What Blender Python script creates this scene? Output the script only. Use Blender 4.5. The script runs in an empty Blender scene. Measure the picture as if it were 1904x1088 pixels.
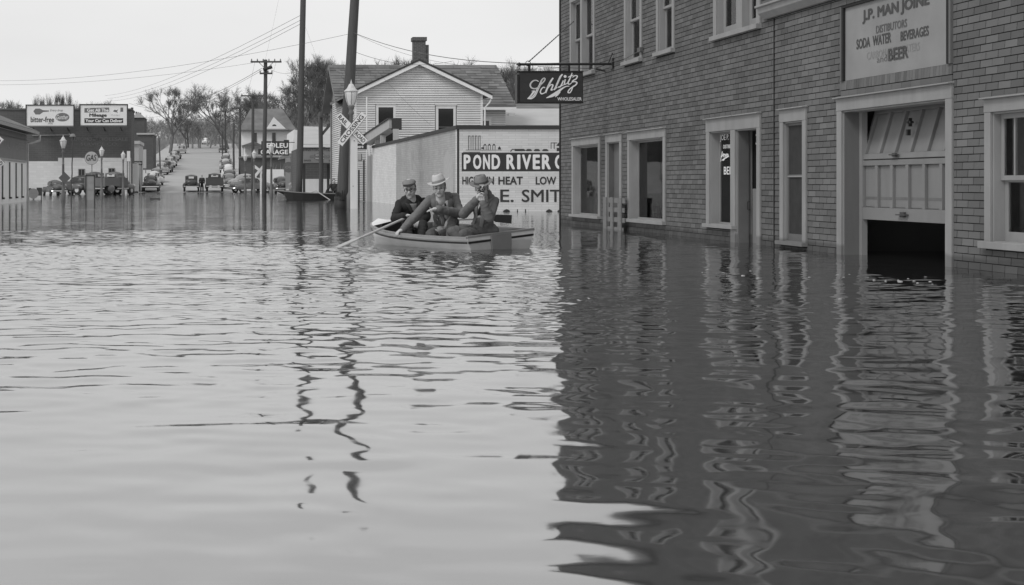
import bpy, math, random
import numpy as np
from mathutils import Vector, Matrix, Euler
random.seed(7); rng = np.random.default_rng(7)
sc = bpy.context.scene
C = sc.collection
R = math.radians

# ---------------------------------------------------------------- camera, sky, sun, exposure
F, VX, VY, H = 2800.0, 400.0, 341.0, 0.9
cam = bpy.data.cameras.new('camera'); co = bpy.data.objects.new('camera', cam); C.objects.link(co)
co.location = (0, 0, H); co.rotation_euler = (R(90), 0, 0)
cam.sensor_width = 36; cam.lens = F / 1904 * 36
cam.shift_x = (952 - VX) / 1904; cam.shift_y = (VY - 544) / 1904
cam.clip_start = 0.1; cam.clip_end = 3000
sc.camera = co
W = bpy.data.worlds.new('World'); sc.world = W; W.use_nodes = True
wn, wl = W.node_tree.nodes, W.node_tree.links
sky = wn.new('ShaderNodeTexSky'); sky.sky_type = 'NISHITA'; sky.sun_disc = False
SUN_EL, SUN_AZ = 46, 234           # compass-like: behind the camera and to the left
sky.sun_elevation = R(SUN_EL); sky.sun_rotation = R(SUN_AZ)
bw = wn.new('ShaderNodeRGBToBW'); wl.new(sky.outputs[0], bw.inputs[0])
mx = wn.new('ShaderNodeMix'); mx.data_type = 'FLOAT'; mx.inputs[0].default_value = 0.90
wl.new(bw.outputs[0], mx.inputs[2])
tcw = wn.new('ShaderNodeTexCoord'); mpw = wn.new('ShaderNodeMapping'); mpw.inputs['Scale'].default_value = (1, 1, 3); wl.new(tcw.outputs['Generated'], mpw.inputs[0])
nw = wn.new('ShaderNodeTexNoise'); nw.inputs['Scale'].default_value = 3.2; nw.inputs['Detail'].default_value = 4; wl.new(mpw.outputs[0], nw.inputs['Vector'])
ma = wn.new('ShaderNodeMath'); ma.operation = 'MULTIPLY_ADD'; wl.new(nw.outputs[0], ma.inputs[0]); ma.inputs[1].default_value = 2.4; ma.inputs[2].default_value = 7.5
wl.new(ma.outputs[0], mx.inputs[3])      # a high, nearly even layer of cloud
wl.new(mx.outputs[0], wn['Background'].inputs[0]); wn['Background'].inputs[1].default_value = 0.10
sl = bpy.data.lights.new('sun', 'SUN'); sl.energy = 1.3; sl.angle = R(14); sl.color = (1, 1, 1)
so = bpy.data.objects.new('sun', sl); C.objects.link(so)
az = R(SUN_AZ); el = R(SUN_EL)
sdir = Vector((math.sin(az) * math.cos(el), math.cos(az) * math.cos(el), math.sin(el)))
so.rotation_euler = sdir.to_track_quat('Z', 'Y').to_euler(); so.location = (0, -20, 40)
vs = sc.view_settings
vs.view_transform = 'Standard'; vs.look = 'None'; vs.exposure = 0.0; vs.gamma = 1; vs.use_curve_mapping = False

# ---------------------------------------------------------------- helpers
def P(px, py, Y):
    return Vector(((px - VX) * Y / F, Y, H + (VY - py) * Y / F))

ORG = {}
def setp(o, label=None, cat=None, group=None, kind=None):
    if label: o['label'] = label
    if cat: o['category'] = cat
    if group: o['group'] = group
    if kind: o['kind'] = kind
    return o
def thing(name, label, cat, loc=(0, 0, 0), group=None):
    o = bpy.data.objects.new(name, None); C.objects.link(o); o.empty_display_size = .2
    o.location = loc; ORG[o.name] = Vector(loc)
    return setp(o, label, cat, group)
def link_mesh(name, me, mat, parent=None, loc=None):
    o = bpy.data.objects.new(name, me); C.objects.link(o)
    if mat is not None and not me.materials: me.materials.append(mat)
    if parent is not None:
        o.parent = parent; ORG[o.name] = ORG[parent.name]
    return o
class MB:
    def __init__(s): s.v = []; s.f = []
    def poly(s, pts):
        n = len(s.v); s.v += [tuple(p) for p in pts]; s.f.append(tuple(range(n, n + len(pts)))); return s
    def box(s, x0, x1, y0, y1, z0, z1):
        n = len(s.v)
        x0, x1 = min(x0, x1), max(x0, x1); y0, y1 = min(y0, y1), max(y0, y1); z0, z1 = min(z0, z1), max(z0, z1)
        s.v += [(x0, y0, z0), (x1, y0, z0), (x1, y1, z0), (x0, y1, z0), (x0, y0, z1), (x1, y0, z1), (x1, y1, z1), (x0, y1, z1)]
        for q in ((0, 3, 2, 1), (4, 5, 6, 7), (0, 1, 5, 4), (1, 2, 6, 5), (2, 3, 7, 6), (3, 0, 4, 7)):
            s.f.append(tuple(n + i for i in q))
        return s
    def obox(s, c, ax, ay, az):
        c, ax, ay, az = Vector(c), Vector(ax), Vector(ay), Vector(az); n = len(s.v)
        if ax.cross(ay).dot(az) < 0: ax = -ax
        for k in (-1, 1):
            for i, j in ((-1, -1), (1, -1), (1, 1), (-1, 1)):
                s.v.append(tuple(c + ax * i + ay * j + az * k))
        for q in ((0, 3, 2, 1), (4, 5, 6, 7), (0, 1, 5, 4), (1, 2, 6, 5), (2, 3, 7, 6), (3, 0, 4, 7)):
            s.f.append(tuple(n + i for i in q))
        return s
    def beam(s, p, q, w, h, up=(0, 0, 1)):
        p, q = Vector(p), Vector(q); d = (q - p); L = d.length; d.normalize()
        u = Vector(up)
        if abs(d.dot(u)) > .99: u = Vector((0, 1, 0))
        r = d.cross(u).normalized(); u = r.cross(d)
        return s.obox((p + q) / 2, d * (L / 2), r * (w / 2), u * (h / 2))
    def tube(s, pts, rad, n=6, caps=True):
        pts = [Vector(p) for p in pts]
        if not hasattr(rad, '__len__'): rad = [rad] * len(pts)
        base = len(s.v); pr = None
        for i, p in enumerate(pts):
            d = (pts[min(i + 1, len(pts) - 1)] - pts[max(i - 1, 0)])
            d = d.normalized() if d.length > 1e-9 else Vector((0, 0, 1))
            if pr is None:
                a = Vector((0, 0, 1)) if abs(d.z) < .9 else Vector((1, 0, 0)); r = d.cross(a).normalized()
            else:
                r = (pr - d * pr.dot(d)).normalized()
            pr = r; u = d.cross(r)
            for k in range(n):
                t = 2 * math.pi * k / n
                s.v.append(tuple(p + (r * math.cos(t) + u * math.sin(t)) * rad[i]))
        for i in range(len(pts) - 1):
            for k in range(n):
                a = base + i * n + k; b = base + i * n + (k + 1) % n
                s.f.append((a, b, b + n, a + n))
        if caps:
            s.f.append(tuple(base + k for k in reversed(range(n))))
            s.f.append(tuple(base + (len(pts) - 1) * n + k for k in range(n)))
        return s
    def lathe(s, prof, c, n=16, sx=1, sy=1):
        c = Vector(c); base = len(s.v)
        for r, z in prof:
            for k in range(n):
                t = 2 * math.pi * k / n
                s.v.append((c.x + r * math.cos(t) * sx, c.y + r * math.sin(t) * sy, c.z + z))
        for i in range(len(prof) - 1):
            for k in range(n):
                a = base + i * n + k; b = base + i * n + (k + 1) % n
                s.f.append((a, b, b + n, a + n))
        s.f.append(tuple(base + k for k in reversed(range(n))))
        s.f.append(tuple(base + (len(prof) - 1) * n + k for k in range(n)))
        return s
    def prism(s, pts, dv):
        pts = [Vector(p) for p in pts]; dv = Vector(dv); n = len(pts); b = len(s.v)
        s.v += [tuple(p) for p in pts] + [tuple(p + dv) for p in pts]
        nm = sum(((pts[i] - pts[0]).cross(pts[i + 1] - pts[0]) for i in range(1, n - 1)), Vector())
        fl = nm.dot(dv) > 0
        f1 = tuple(range(b, b + n)); f2 = tuple(range(b + n, b + 2 * n))
        s.f.append(f1[::-1] if fl else f1); s.f.append(f2 if fl else f2[::-1])
        for i in range(n):
            j = (i + 1) % n; q = (b + i, b + j, b + n + j, b + n + i)
            s.f.append(q if fl else q[::-1])
        return s
    def build(s, name, mat, parent=None, smooth=False, loc=None, bevel=0, kind=None, label=None):
        off = Vector(loc) if (loc is not None and parent is None) else (ORG[parent.name] if parent is not None else Vector((0, 0, 0)))
        me = bpy.data.meshes.new(name)
        v = np.array(s.v, dtype=float) - np.array(off)
        me.from_pydata(v.tolist(), [], s.f); me.update()
        if smooth: me.polygons.foreach_set('use_smooth', [True] * len(me.polygons))
        o = link_mesh(name, me, mat, parent)
        if parent is None: o.location = off; ORG[o.name] = off
        if bevel:
            m = o.modifiers.new('bevel', 'BEVEL'); m.width = bevel; m.segments = 1; m.limit_method = 'ANGLE'
        if kind: o['kind'] = kind
        if label: o['label'] = label
        return o
def copy_tree(o, parent=None):
    c = o.copy(); C.objects.link(c)
    if parent is not None: c.parent = parent
    ORG[c.name] = ORG.get(o.name, Vector())
    for ch in list(o.children): copy_tree(ch, c)
    return c

# ---------------------------------------------------------------- materials (the film is black and white: every colour is a grey)
def mat(name, g, rough=.8, var=.12, scale=3.0, bump=0.0, bscale=40.0, spec=.3, rnd=0.0, ornd=0.0, objcol=False, metal=0.0,
        streak=None, brick=None, world=False, wet=False):
    m = bpy.data.materials.new(name); m.use_nodes = True
    N, L = m.node_tree.nodes, m.node_tree.links
    b = N['Principled BSDF']; b.inputs['Roughness'].default_value = rough
    b.inputs['Specular IOR Level'].default_value = spec; b.inputs['Metallic'].default_value = metal
    tc = N.new('ShaderNodeTexCoord'); geo = N.new('ShaderNodeNewGeometry')
    co_ = geo.outputs['Position'] if world else tc.outputs['Object']
    def math_(op, a, c=None):
        n = N.new('ShaderNodeMath'); n.operation = op
        for i, x in enumerate((a, c)):
            if x is None: continue
            if isinstance(x, (int, float)): n.inputs[i].default_value = x
            else: L.new(x, n.inputs[i])
        return n.outputs[0]
    nz = N.new('ShaderNodeTexNoise'); nz.inputs['Scale'].default_value = scale; nz.inputs['Detail'].default_value = 5
    mp = N.new('ShaderNodeMapping'); L.new(co_, mp.inputs[0])
    if streak: mp.inputs['Scale'].default_value = streak
    L.new(mp.outputs[0], nz.inputs['Vector'])
    f = math_('MULTIPLY_ADD', nz.outputs[0], var * 3); N[f.node.name].inputs[2].default_value = 1 - var * 1.5
    if rnd:
        r = math_('MULTIPLY_ADD', geo.outputs['Random Per Island'], 2 * rnd); N[r.node.name].inputs[2].default_value = 1 - rnd
        f = math_('MULTIPLY', f, r)
    oi = None
    if ornd or objcol: oi = N.new('ShaderNodeObjectInfo')
    if ornd:
        r = math_('MULTIPLY_ADD', oi.outputs['Random'], 2 * ornd); N[r.node.name].inputs[2].default_value = 1 - ornd
        f = math_('MULTIPLY', f, r)
    if brick:   # (width, row height, mortar, mortar factor, axis swap)
        bw_, bh_, mo, mf = brick
        bt = N.new('ShaderNodeTexBrick'); bt.inputs['Scale'].default_value = 1
        bt.inputs['Brick Width'].default_value = bw_; bt.inputs['Row Height'].default_value = bh_
        bt.inputs['Mortar Size'].default_value = mo; bt.inputs['Mortar Smooth'].default_value = .2
        bt.inputs['Color1'].default_value = (1, 1, 1, 1); bt.inputs['Color2'].default_value = (.88, .88, .88, 1)
        bt.inputs['Mortar'].default_value = (mf, mf, mf, 1)
        sx = N.new('ShaderNodeSeparateXYZ'); L.new(co_, sx.inputs[0]); cx = N.new('ShaderNodeCombineXYZ')
        L.new(math_('ADD', sx.outputs[0], sx.outputs[1]), cx.inputs[0]); L.new(sx.outputs[2], cx.inputs[1])
        L.new(cx.outputs[0], bt.inputs['Vector'])
        rb = N.new('ShaderNodeRGBToBW'); L.new(bt.outputs[0], rb.inputs[0])
        f = math_('MULTIPLY', f, rb.outputs[0])
    if wet:     # soaked strip just above the water
        sz = N.new('ShaderNodeSeparateXYZ'); L.new(geo.outputs['Position'], sz.inputs[0])
        mr = N.new('ShaderNodeMapRange'); L.new(math_('ADD', sz.outputs[2], math_('MULTIPLY', nz.outputs[0], -.06)), mr.inputs[0])
        mr.inputs[1].default_value = .075; mr.inputs[2].default_value = .115; mr.inputs[3].default_value = .62; mr.inputs[4].default_value = 1.0
        f = math_('MULTIPLY', f, mr.outputs[0])
    if objcol:
        rb = N.new('ShaderNodeRGBToBW'); L.new(oi.outputs['Color'], rb.inputs[0]); f = math_('MULTIPLY', f, rb.outputs[0])
        g = 1.0
    f = math_('MULTIPLY', f, g)
    cc = N.new('ShaderNodeCombineColor')
    for i in range(3): L.new(f, cc.inputs[i])
    L.new(cc.outputs[0], b.inputs['Base Color'])
    if bump:
        n2 = N.new('ShaderNodeTexNoise'); n2.inputs['Scale'].default_value = bscale; n2.inputs['Detail'].default_value = 4
        L.new(mp.outputs[0], n2.inputs['Vector'])
        bp = N.new('ShaderNodeBump'); bp.inputs['Strength'].default_value = .6; bp.inputs['Distance'].default_value = bump
        L.new(n2.outputs[0], bp.inputs['Height']); L.new(bp.outputs[0], b.inputs['Normal'])
    return m
def glassmat(name, tint=.5, rough=.02):
    m = bpy.data.materials.new(name); m.use_nodes = True
    N, L = m.node_tree.nodes, m.node_tree.links; N.remove(N['Principled BSDF'])
    g = N.new('ShaderNodeBsdfGlossy'); g.inputs['Roughness'].default_value = rough; g.inputs['Color'].default_value = (.9, .9, .9, 1)
    t = N.new('ShaderNodeBsdfTransparent'); t.inputs['Color'].default_value = (tint, tint, tint, 1)
    fr = N.new('ShaderNodeFresnel'); fr.inputs['IOR'].default_value = 1.3
    nz = N.new('ShaderNodeTexNoise'); nz.inputs['Scale'].default_value = 1.3; tc = N.new('ShaderNodeTexCoord'); L.new(tc.outputs['Object'], nz.inputs['Vector'])
    bp = N.new('ShaderNodeBump'); bp.inputs['Distance'].default_value = .0015; L.new(nz.outputs[0], bp.inputs['Height']); L.new(bp.outputs[0], g.inputs['Normal'])
    x = N.new('ShaderNodeMixShader'); L.new(fr.outputs[0], x.inputs[0]); L.new(t.outputs[0], x.inputs[1]); L.new(g.outputs[0], x.inputs[2])
    L.new(x.outputs[0], N['Material Output'].inputs[0]); return m

M = {}
M['brick'] = mat('asphalt_brick_siding', .122, .85, .17, 1.3, .003, 60, .25, rnd=.21, ornd=.20, world=True, wet=True)
M['mortar'] = mat('wall_backing', .022, .9, .1, 5)  # near-black: dark siding joints, with the shadow lines under courses put in
M['trim'] = mat('grey_painted_trim', .25, .6, .17, 5, .002, 50, .3, streak=(1, 1, .3), wet=True)
M['jamb'] = mat('shaded_jamb_paint', .13, .7, .15, 5, .002, 40, .3, streak=(1, 1, .2))  # darker than the trim: shade of the doorway recess is put into the colour
M['trimd'] = mat('weathered_trim', .23, .7, .15, 5, .002, 40, .3, streak=(1, 1, .2))
M['gdoor'] = mat('garage_door_paint', .19, .6, .15, 3, .001, 60, .3, streak=(1, 1, .4))
M['doordark'] = mat('brown_door_paint', .12, .55, .12, 5, 0, 40, .35)
M['dark'] = mat('dark_void_paint', .025, .9, .2, 3)
M['room'] = mat('room_plaster', .16, .9, .1, 2)
M['curtain'] = mat('curtain_cloth', .55, .9, .12, 9, streak=(6, 6, .4))
M['screen'] = mat('insect_screen', .05, .9, .2, 8, 0, 30, .05)
M['glass'] = glassmat('window_glass', .96)
M['dglass'] = mat('dark_window_glass', .03, .06, .1, 2, 0, 3, .6)
M['black'] = mat('black_enamel', .022, .45, .15, 6, 0, 30, .4)
M['signblack'] = mat('sign_enamel', .04, .5, .15, 4, 0, 30, .35)
M['white'] = mat('white_paint', .74, .6, .06, 3, 0, 30, .3)
M['whited'] = mat('weathered_white_paint', .66, .7, .12, 2.5, .002, 30, .25, streak=(1, 1, .3))
M['letter'] = mat('letter_white', .78, .6, .04, 5)
M['inkd'] = mat('letter_dark', .045, .7, .12, 9)
M['inkf'] = mat('letter_faded', .26, .8, .10, 9)
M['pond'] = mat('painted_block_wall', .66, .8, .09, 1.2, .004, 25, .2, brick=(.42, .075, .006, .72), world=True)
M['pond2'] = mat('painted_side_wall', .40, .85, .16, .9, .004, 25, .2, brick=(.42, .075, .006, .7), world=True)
M['ghost'] = mat('ghost_sign_paint', .34, .85, .2, 5)
M['clap'] = mat('white_clapboard', .60, .7, .10, 1.5, .002, 40, .25, rnd=.05, streak=(1, 1, .5), world=True)
M['roof'] = mat('old_wood_shingle', .16, .9, .42, .7, .01, 18, .15, rnd=.25, world=True)
M['roofl'] = mat('pale_roofing', .42, .9, .12, .8)
M['chim'] = mat('chimney_brick', .10, .9, .2, 5, .01, 20, .15, brick=(.22, .075, .01, 1.7), world=True)
M['dbrick'] = mat('dark_brick_wall', .105, .9, .16, .6, .01, 10, .15, brick=(.5, .16, .012, 1.25), world=True)
M['wbrick'] = mat('whitewashed_wall', .62, .85, .10, .5, .01, 10, .15, brick=(.6, .2, .012, .86), world=True)
M['wood'] = mat('weathered_pole_wood', .085, .9, .25, 3, .01, 25, .15, streak=(4, 4, .25))
M['woodwet'] = mat('wet_pole_wood', .03, .6, .2, 6, .01, 25, .3)
M['plank'] = mat('grey_plank', .40, .85, .15, 4, .003, 40, .2, streak=(5, 5, .3))
M['pallet'] = mat('pallet_wood', .16, .85, .18, 5, .003, 40, .2, rnd=.1)
M['metal'] = mat('painted_metal', .20, .5, .1, 6, 0, 30, .4)
M['galv'] = mat('galvanised_metal', .38, .45, .15, 6, 0, 30, .4)
M['lampglass'] = mat('frosted_lamp_glass', .62, .35, .06, 4, 0, 30, .4)
M['lampmetal'] = mat('lamp_post_paint', .13, .5, .12, 6, 0, 30, .35)
M['lampcap'] = mat('lamp_cap_paint', .55, .4, .15, 8, 0, 30, .4)
M['asphalt'] = mat('road_surface', .36, .9, .10, .25, .004, 10, .15, world=True)
M['earth'] = mat('ground_soil', .20, .95, .25, .15, .02, 2, .1, world=True)
M['walk'] = mat('pavement_concrete', .42, .9, .10, .5, .003, 10, .15, world=True)
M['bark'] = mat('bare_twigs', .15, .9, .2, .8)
M['barkf'] = mat('hazed_far_twigs', .30, .9, .2, .5)  # paler than the near twigs: distance haze is mixed into the colour
M['carp'] = mat('car_paint', .1, .3, .05, 2, 0, 30, .5, objcol=True)
M['tyre'] = mat('tyre_rubber', .03, .85, .1, 8)
M['chrome'] = mat('dull_chrome', .55, .3, .05, 5, 0, 30, .5, metal=.7)
M['skin'] = mat('skin', .46, .55, .08, 30, .002, 90, .35)
M['cloth'] = mat('suit_cloth', .2, .9, .10, 14, .004, 60, .12, objcol=True)
M['hair'] = mat('hair', .06, .7, .2, 60)
M['hull'] = mat('boat_white_paint', .70, .45, .13, 4, .001, 30, .35, streak=(1, 1, .5), wet=True)
M['hulld'] = mat('boat_inside_wood', .12, .8, .2, 7, .002, 40, .2)
M['oar'] = mat('oar_wood', .42, .6, .12, 8, 0, 30, .3)
M['wire'] = mat('wire', .10, .7, .1, 5)
M['paper'] = mat('poster_paper', .70, .8, .05, 3)

# ---------------------------------------------------------------- lettering and painted marks
FRONT = Matrix(((1, 0, 0), (0, 0, -1), (0, 1, 0)))        # text facing -Y
RIGHTW = Matrix(((0, 0, -1), (-1, 0, 0), (0, 1, 0)))      # on the right hand wall, facing -X
LEFTW = Matrix(((0, 0, 1), (1, 0, 0), (0, 1, 0)))         # on the left hand wall, facing +X
def text(s, c, w, h, m, parent, rot=FRONT, bold=.02, roll=0.0, ext=.003, name='lettering', shear=0.0):
    cu = bpy.data.curves.new('t', 'FONT'); cu.body = s; cu.size = 1; cu.extrude = 0.0; cu.shear = shear
    cu.resolution_u = 3
    o = bpy.data.objects.new('t', cu); C.objects.link(o)
    dg = bpy.context.evaluated_depsgraph_get(); me = bpy.data.meshes.new_from_object(o.evaluated_get(dg))
    bpy.data.objects.remove(o)
    n = len(me.vertices); a = np.empty(n * 3); me.vertices.foreach_get('co', a); a = a.reshape(-1, 3)
    if bold > .004:        # heavier strokes: the same glyphs laid again a hair to each side
        fs = [tuple(p.vertices) for p in me.polygons]; A, Fc = [], []
        for i, (u, v) in enumerate(((0, 0), (bold, 0), (-bold, 0), (0, bold * .8), (0, -bold * .8), (bold * .7, bold * .6), (-bold * .7, bold * .6), (bold * .7, -bold * .6), (-bold * .7, -bold * .6))):
            q = a.copy(); q[:, 0] += u; q[:, 1] += v; q[:, 2] = i * .00025; A.append(q); Fc += [tuple(j + i * n for j in f) for f in fs]
        a = np.concatenate(A); me = bpy.data.meshes.new(name); me.from_pydata(a.tolist(), [], Fc); n = len(a)
    else: a[:, 2] = 0
    lo, hi = a.min(0), a.max(0)
    a[:, 0] = (a[:, 0] - (lo[0] + hi[0]) / 2) * (w / (hi[0] - lo[0]))
    a[:, 1] = (a[:, 1] - (lo[1] + hi[1]) / 2) * (h / (hi[1] - lo[1])); a[:, 2] += ext
    if roll:
        ca, sa = math.cos(roll), math.sin(roll); a[:, :2] = a[:, :2] @ np.array([[ca, sa], [-sa, ca]])
    a = a @ np.array(rot).T + np.array(Vector(c)) - np.array(ORG[parent.name])
    me.vertices.foreach_set('co', a.ravel()); me.update(); me.name = name
    return link_mesh(name, me, m, parent)
def flat(polys, c, rot, m, parent, name, ext=.003):
    """flat painted shapes, each a list of (u, v) metres about c"""
    b = MB(); c = Vector(c)
    for i, p in enumerate(polys): b.poly([c + rot @ Vector((u, v, ext + i * 3e-5)) for u, v in p])
    return b.build(name, m, parent)
def ribbon(pts, wid, closed=False):
    """polygons of a brush stroke through pts (u, v) with widths"""
    pts = [Vector(p) for p in pts]
    if not hasattr(wid, '__len__'): wid = [wid] * len(pts)
    # catmull-rom
    P2, W2 = [], []
    n = len(pts)
    for i in range(n - 1):
        p0, p1, p2, p3 = pts[max(i - 1, 0)], pts[i], pts[i + 1], pts[min(i + 2, n - 1)]
        for k in range(5):
            t = k / 5
            P2.append(.5 * ((2 * p1) + (p2 - p0) * t + (2 * p0 - 5 * p1 + 4 * p2 - p3) * t * t + (3 * p1 - p0 - 3 * p2 + p3) * t ** 3))
            W2.append(wid[i] * (1 - t) + wid[i + 1] * t)
    P2.append(pts[-1]); W2.append(wid[-1])
    L_, R_ = [], []
    for i, p in enumerate(P2):
        d = P2[min(i + 1, len(P2) - 1)] - P2[max(i - 1, 0)]
        d = d.normalized() if d.length > 1e-9 else Vector((1, 0)); nn = Vector((-d.y, d.x))
        L_.append(p + nn * W2[i] / 2); R_.append(p - nn * W2[i] / 2)
    return [[tuple(R_[i]), tuple(R_[i + 1]), tuple(L_[i + 1]), tuple(L_[i])] for i in range(len(P2) - 1)]
def disc(cx, cy, rx, ry=None, n=20):
    ry = ry or rx
    return [(cx + rx * math.cos(2 * math.pi * k / n), cy + ry * math.sin(2 * math.pi * k / n)) for k in range(n)]
def rect(x0, y0, x1, y1): return [(x0, y0), (x1, y0), (x1, y1), (x0, y1)]

# ---------------------------------------------------------------- ground, road and water
def gz(x, y):
    z = np.where(y < 150, np.maximum((y - 150) * .03, -.9), np.minimum((y - 150) * .047, 10.8 + (y - 380) * .002))
    hill = np.clip((y - 190) / 160, 0, 1) ** 1.5 * np.clip((np.abs(x + 2.5) - 12) / 60, 0, 1) * np.where(x > 0, 11, 4)
    return z + hill
def gz1(x, y): return float(gz(np.array(float(x)), np.array(float(y))))
ys = np.concatenate([np.linspace(-60, 120, 10), np.linspace(126, 400, 60), np.linspace(420, 1500, 14)])
xs = np.concatenate([np.linspace(-700, -80, 8), np.linspace(-70, 90, 60), np.linspace(110, 800, 8)])
g = MB(); nx = len(xs)
for y in ys:
    for x in xs: g.v.append((x, y, gz1(x, y) - .02))
for j in range(len(ys) - 1):
    for i in range(nx - 1):
        a = j * nx + i; g.f.append((a, a + 1, a + nx + 1, a + nx))
g.build('ground', M['earth'], smooth=True, kind='structure')
def strip(name, x0, x1, y0, y1, dz, m, step=6):
    b = MB(); n = int((y1 - y0) / step) + 1
    for k in range(n + 1):
        y = y0 + (y1 - y0) * k / n
        b.v += [(x0, y, gz1(-2.5, y) + dz), (x1, y, gz1(-2.5, y) + dz)]
    for k in range(n): b.f.append((2 * k, 2 * k + 1, 2 * k + 3, 2 * k + 2))
    return b.build(name, m, kind='structure')
strip('road', -7.6, 2.6, 120, 520, .03, M['asphalt'])
def walk(name, x0, x1):
    b = MB()
    for k in range(60):
        y0 = 150 + k * 4; y1 = y0 + 3.97
        z0, z1 = gz1(-2.5, y0), gz1(-2.5, y1)
        b.v += [(x0, y0, z0 + .16), (x1, y0, z0 + .16), (x1, y1, z1 + .16), (x0, y1, z1 + .16), (x0, y0, z0 - .1), (x1, y0, z0 - .1), (x1, y1, z1 - .1), (x0, y1, z1 - .1)]
        n = k * 8
        for q in ((0, 1, 2, 3), (4, 0, 3, 7), (5, 6, 2, 1), (4, 5, 1, 0), (7, 3, 2, 6)): b.f.append(tuple(n + i for i in q))
    b.build(name, M['walk'], kind='structure')
walk('pavement_left', -11.0, -7.65); walk('pavement_right', 2.65, 5.0)

def water_mat():
    m = bpy.data.materials.new('flood_water'); m.use_nodes = True
    N, L = m.node_tree.nodes, m.node_tree.links
    b = N['Principled BSDF']
    geo = N.new('ShaderNodeNewGeometry')
    def mth(op, *a):
        n = N.new('ShaderNodeMath'); n.operation = op
        for i, x in enumerate(a):
            if isinstance(x, (int, float)): n.inputs[i].default_value = x
            else: L.new(x, n.inputs[i])
        return n.outputs[0]
    def noise(scale, sx=1, sy=1, det=2, dist=0, rot=0):
        mp = N.new('ShaderNodeMapping'); mp.inputs['Scale'].default_value = (sx, sy, 1); mp.inputs['Rotation'].default_value = (0, 0, R(rot))
        L.new(geo.outputs['Position'], mp.inputs[0])
        t = N.new('ShaderNodeTexNoise'); t.inputs['Scale'].default_value = scale; t.inputs['Detail'].default_value = det
        t.inputs['Distortion'].default_value = dist; t.inputs['Roughness'].default_value = .45
        L.new(mp.outputs[0], t.inputs['Vector']); return t.outputs[0]
    sp = N.new('ShaderNodeSeparateXYZ'); L.new(geo.outputs['Position'], sp.inputs[0]); Yc = sp.outputs[1]
    def ramp(v, a, c):
        n = N.new('ShaderNodeMapRange'); n.interpolation_type = 'SMOOTHSTEP'
        n.inputs[1].default_value = a; n.inputs[2].default_value = c; L.new(v, n.inputs[0]); return n.outputs[0]
    wind = ramp(Yc, 25, 34)
    patch = ramp(noise(.09, 1, .6, 2), .42, .60)
    swell = mth('MULTIPLY', noise(.75, .75, 1.2, 1, .3, 12), WAVE[0])
    rip = mth('MULTIPLY', mth('MULTIPLY', noise(1.8, .40, 1.1, 2, .4, -4), wind), WAVE[1])
    rip2 = mth('MULTIPLY', mth('MULTIPLY', noise(6, .6, 1.1, 2, .2, 9), mth('MULTIPLY', wind, mth('ADD', .35, patch))), WAVE[2])
    slick = mth('MULTIPLY', ramp(noise(.10, .22, 1.3, 2, 0, 2), .60, .66), wind)
    rip2 = mth('ADD', rip2, mth('MULTIPLY', mth('MULTIPLY', noise(5, .8, 1.2, 2), slick), .012))
    h = mth('ADD', mth('ADD', swell, rip), rip2)
    bp = N.new('ShaderNodeBump'); bp.inputs['Strength'].default_value = 1; bp.inputs['Distance'].default_value = 1
    L.new(h, bp.inputs['Height'])
    b.inputs['Base Color'].default_value = (.028, .028, .028, 1); b.inputs['Roughness'].default_value = .9
    b.inputs['Specular IOR Level'].default_value = 0
    gl = N.new('ShaderNodeBsdfGlossy'); gl.inputs['Color'].default_value = (.92, .92, .92, 1); gl.inputs['Roughness'].default_value = .055
    L.new(bp.outputs[0], gl.inputs['Normal'])
    fr = N.new('ShaderNodeFresnel'); fr.inputs['IOR'].default_value = 1.34
    L.new(bp.outputs[0], fr.inputs['Normal'])
    k = mth('MINIMUM', mth('MULTIPLY_ADD', fr.outputs[0], .58, .42), 1.0)     # silt-laden flood water with a film on it
    x = N.new('ShaderNodeMixShader'); L.new(k, x.inputs[0]); L.new(b.outputs[0], x.inputs[1]); L.new(gl.outputs[0], x.inputs[2])
    L.new(x.outputs[0], N['Material Output'].inputs[0]); return m
WAVE = (.0, .020, .0022)
M['water'] = water_mat()
w = MB(); GX0, GX1, GY0, GY1 = -5.4, 7.86, 2.0, 30.0
for q in ((-300, 300, -60, GY0), (-300, 300, GY1, 156), (-300, GX0, GY0, GY1), (GX1, 300, GY0, GY1)):
    w.poly([(q[0], q[2], 0), (q[1], q[2], 0), (q[1], q[3], 0), (q[0], q[3], 0)])
# the ripples near the camera are real relief: a sum of many small wave trains, livelier where the breeze reaches
nxw, nyw = 250, 900
xw = np.linspace(GX0, GX1, nxw); yw_ = np.linspace(GY0, GY1, nyw); XX, YY = np.meshgrid(xw, yw_)
def trains(n, l0, l1, spread, slope, seed, base=90):
    r = np.random.default_rng(seed); h = np.zeros_like(XX)
    for _ in range(n):
        lam = np.exp(r.uniform(np.log(l0), np.log(l1))); th = R(base + r.normal(0, spread)); k = 2 * np.pi / lam
        h += np.sin(k * (XX * np.cos(th) + YY * np.sin(th)) + r.uniform(0, 6.28)) / k
    return h * slope * math.sqrt(2.0 / n)
def ss(v, a, b): t = np.clip((v - a) / (b - a), 0, 1); return t * t * (3 - 2 * t)
pat = trains(14, 2.5, 9, 60, 1, 5); pat = pat / pat.std()
yp = YY + .9 * pat
breeze = ss(yp, 7.6, 12.5) * (1 - ss(YY + .35 * pat, 20.6, 22.4)); mid_ = ss(yp, 4.6, 8.5) * (1 - ss(yp, 20, 23))
lee = 1 - .45 * ss(XX, 2.2, 5.5)
h = trains(30, .40, 1.4, 65, .018, 1) * (1 - .5 * ss(YY, 20, 24))
h += trains(44, .14, .44, 58, 1, 2, 84) * (.022 + .018 * mid_ * np.clip(1 + .35 * pat, .25, 2) + .012 * ss(YY, 22, 26)) * lee
h += trains(44, .09, .24, 50, 1, 3, 96) * (.004 + .062 * breeze * np.clip(1 + .3 * pat, .2, 2)) * lee
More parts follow.
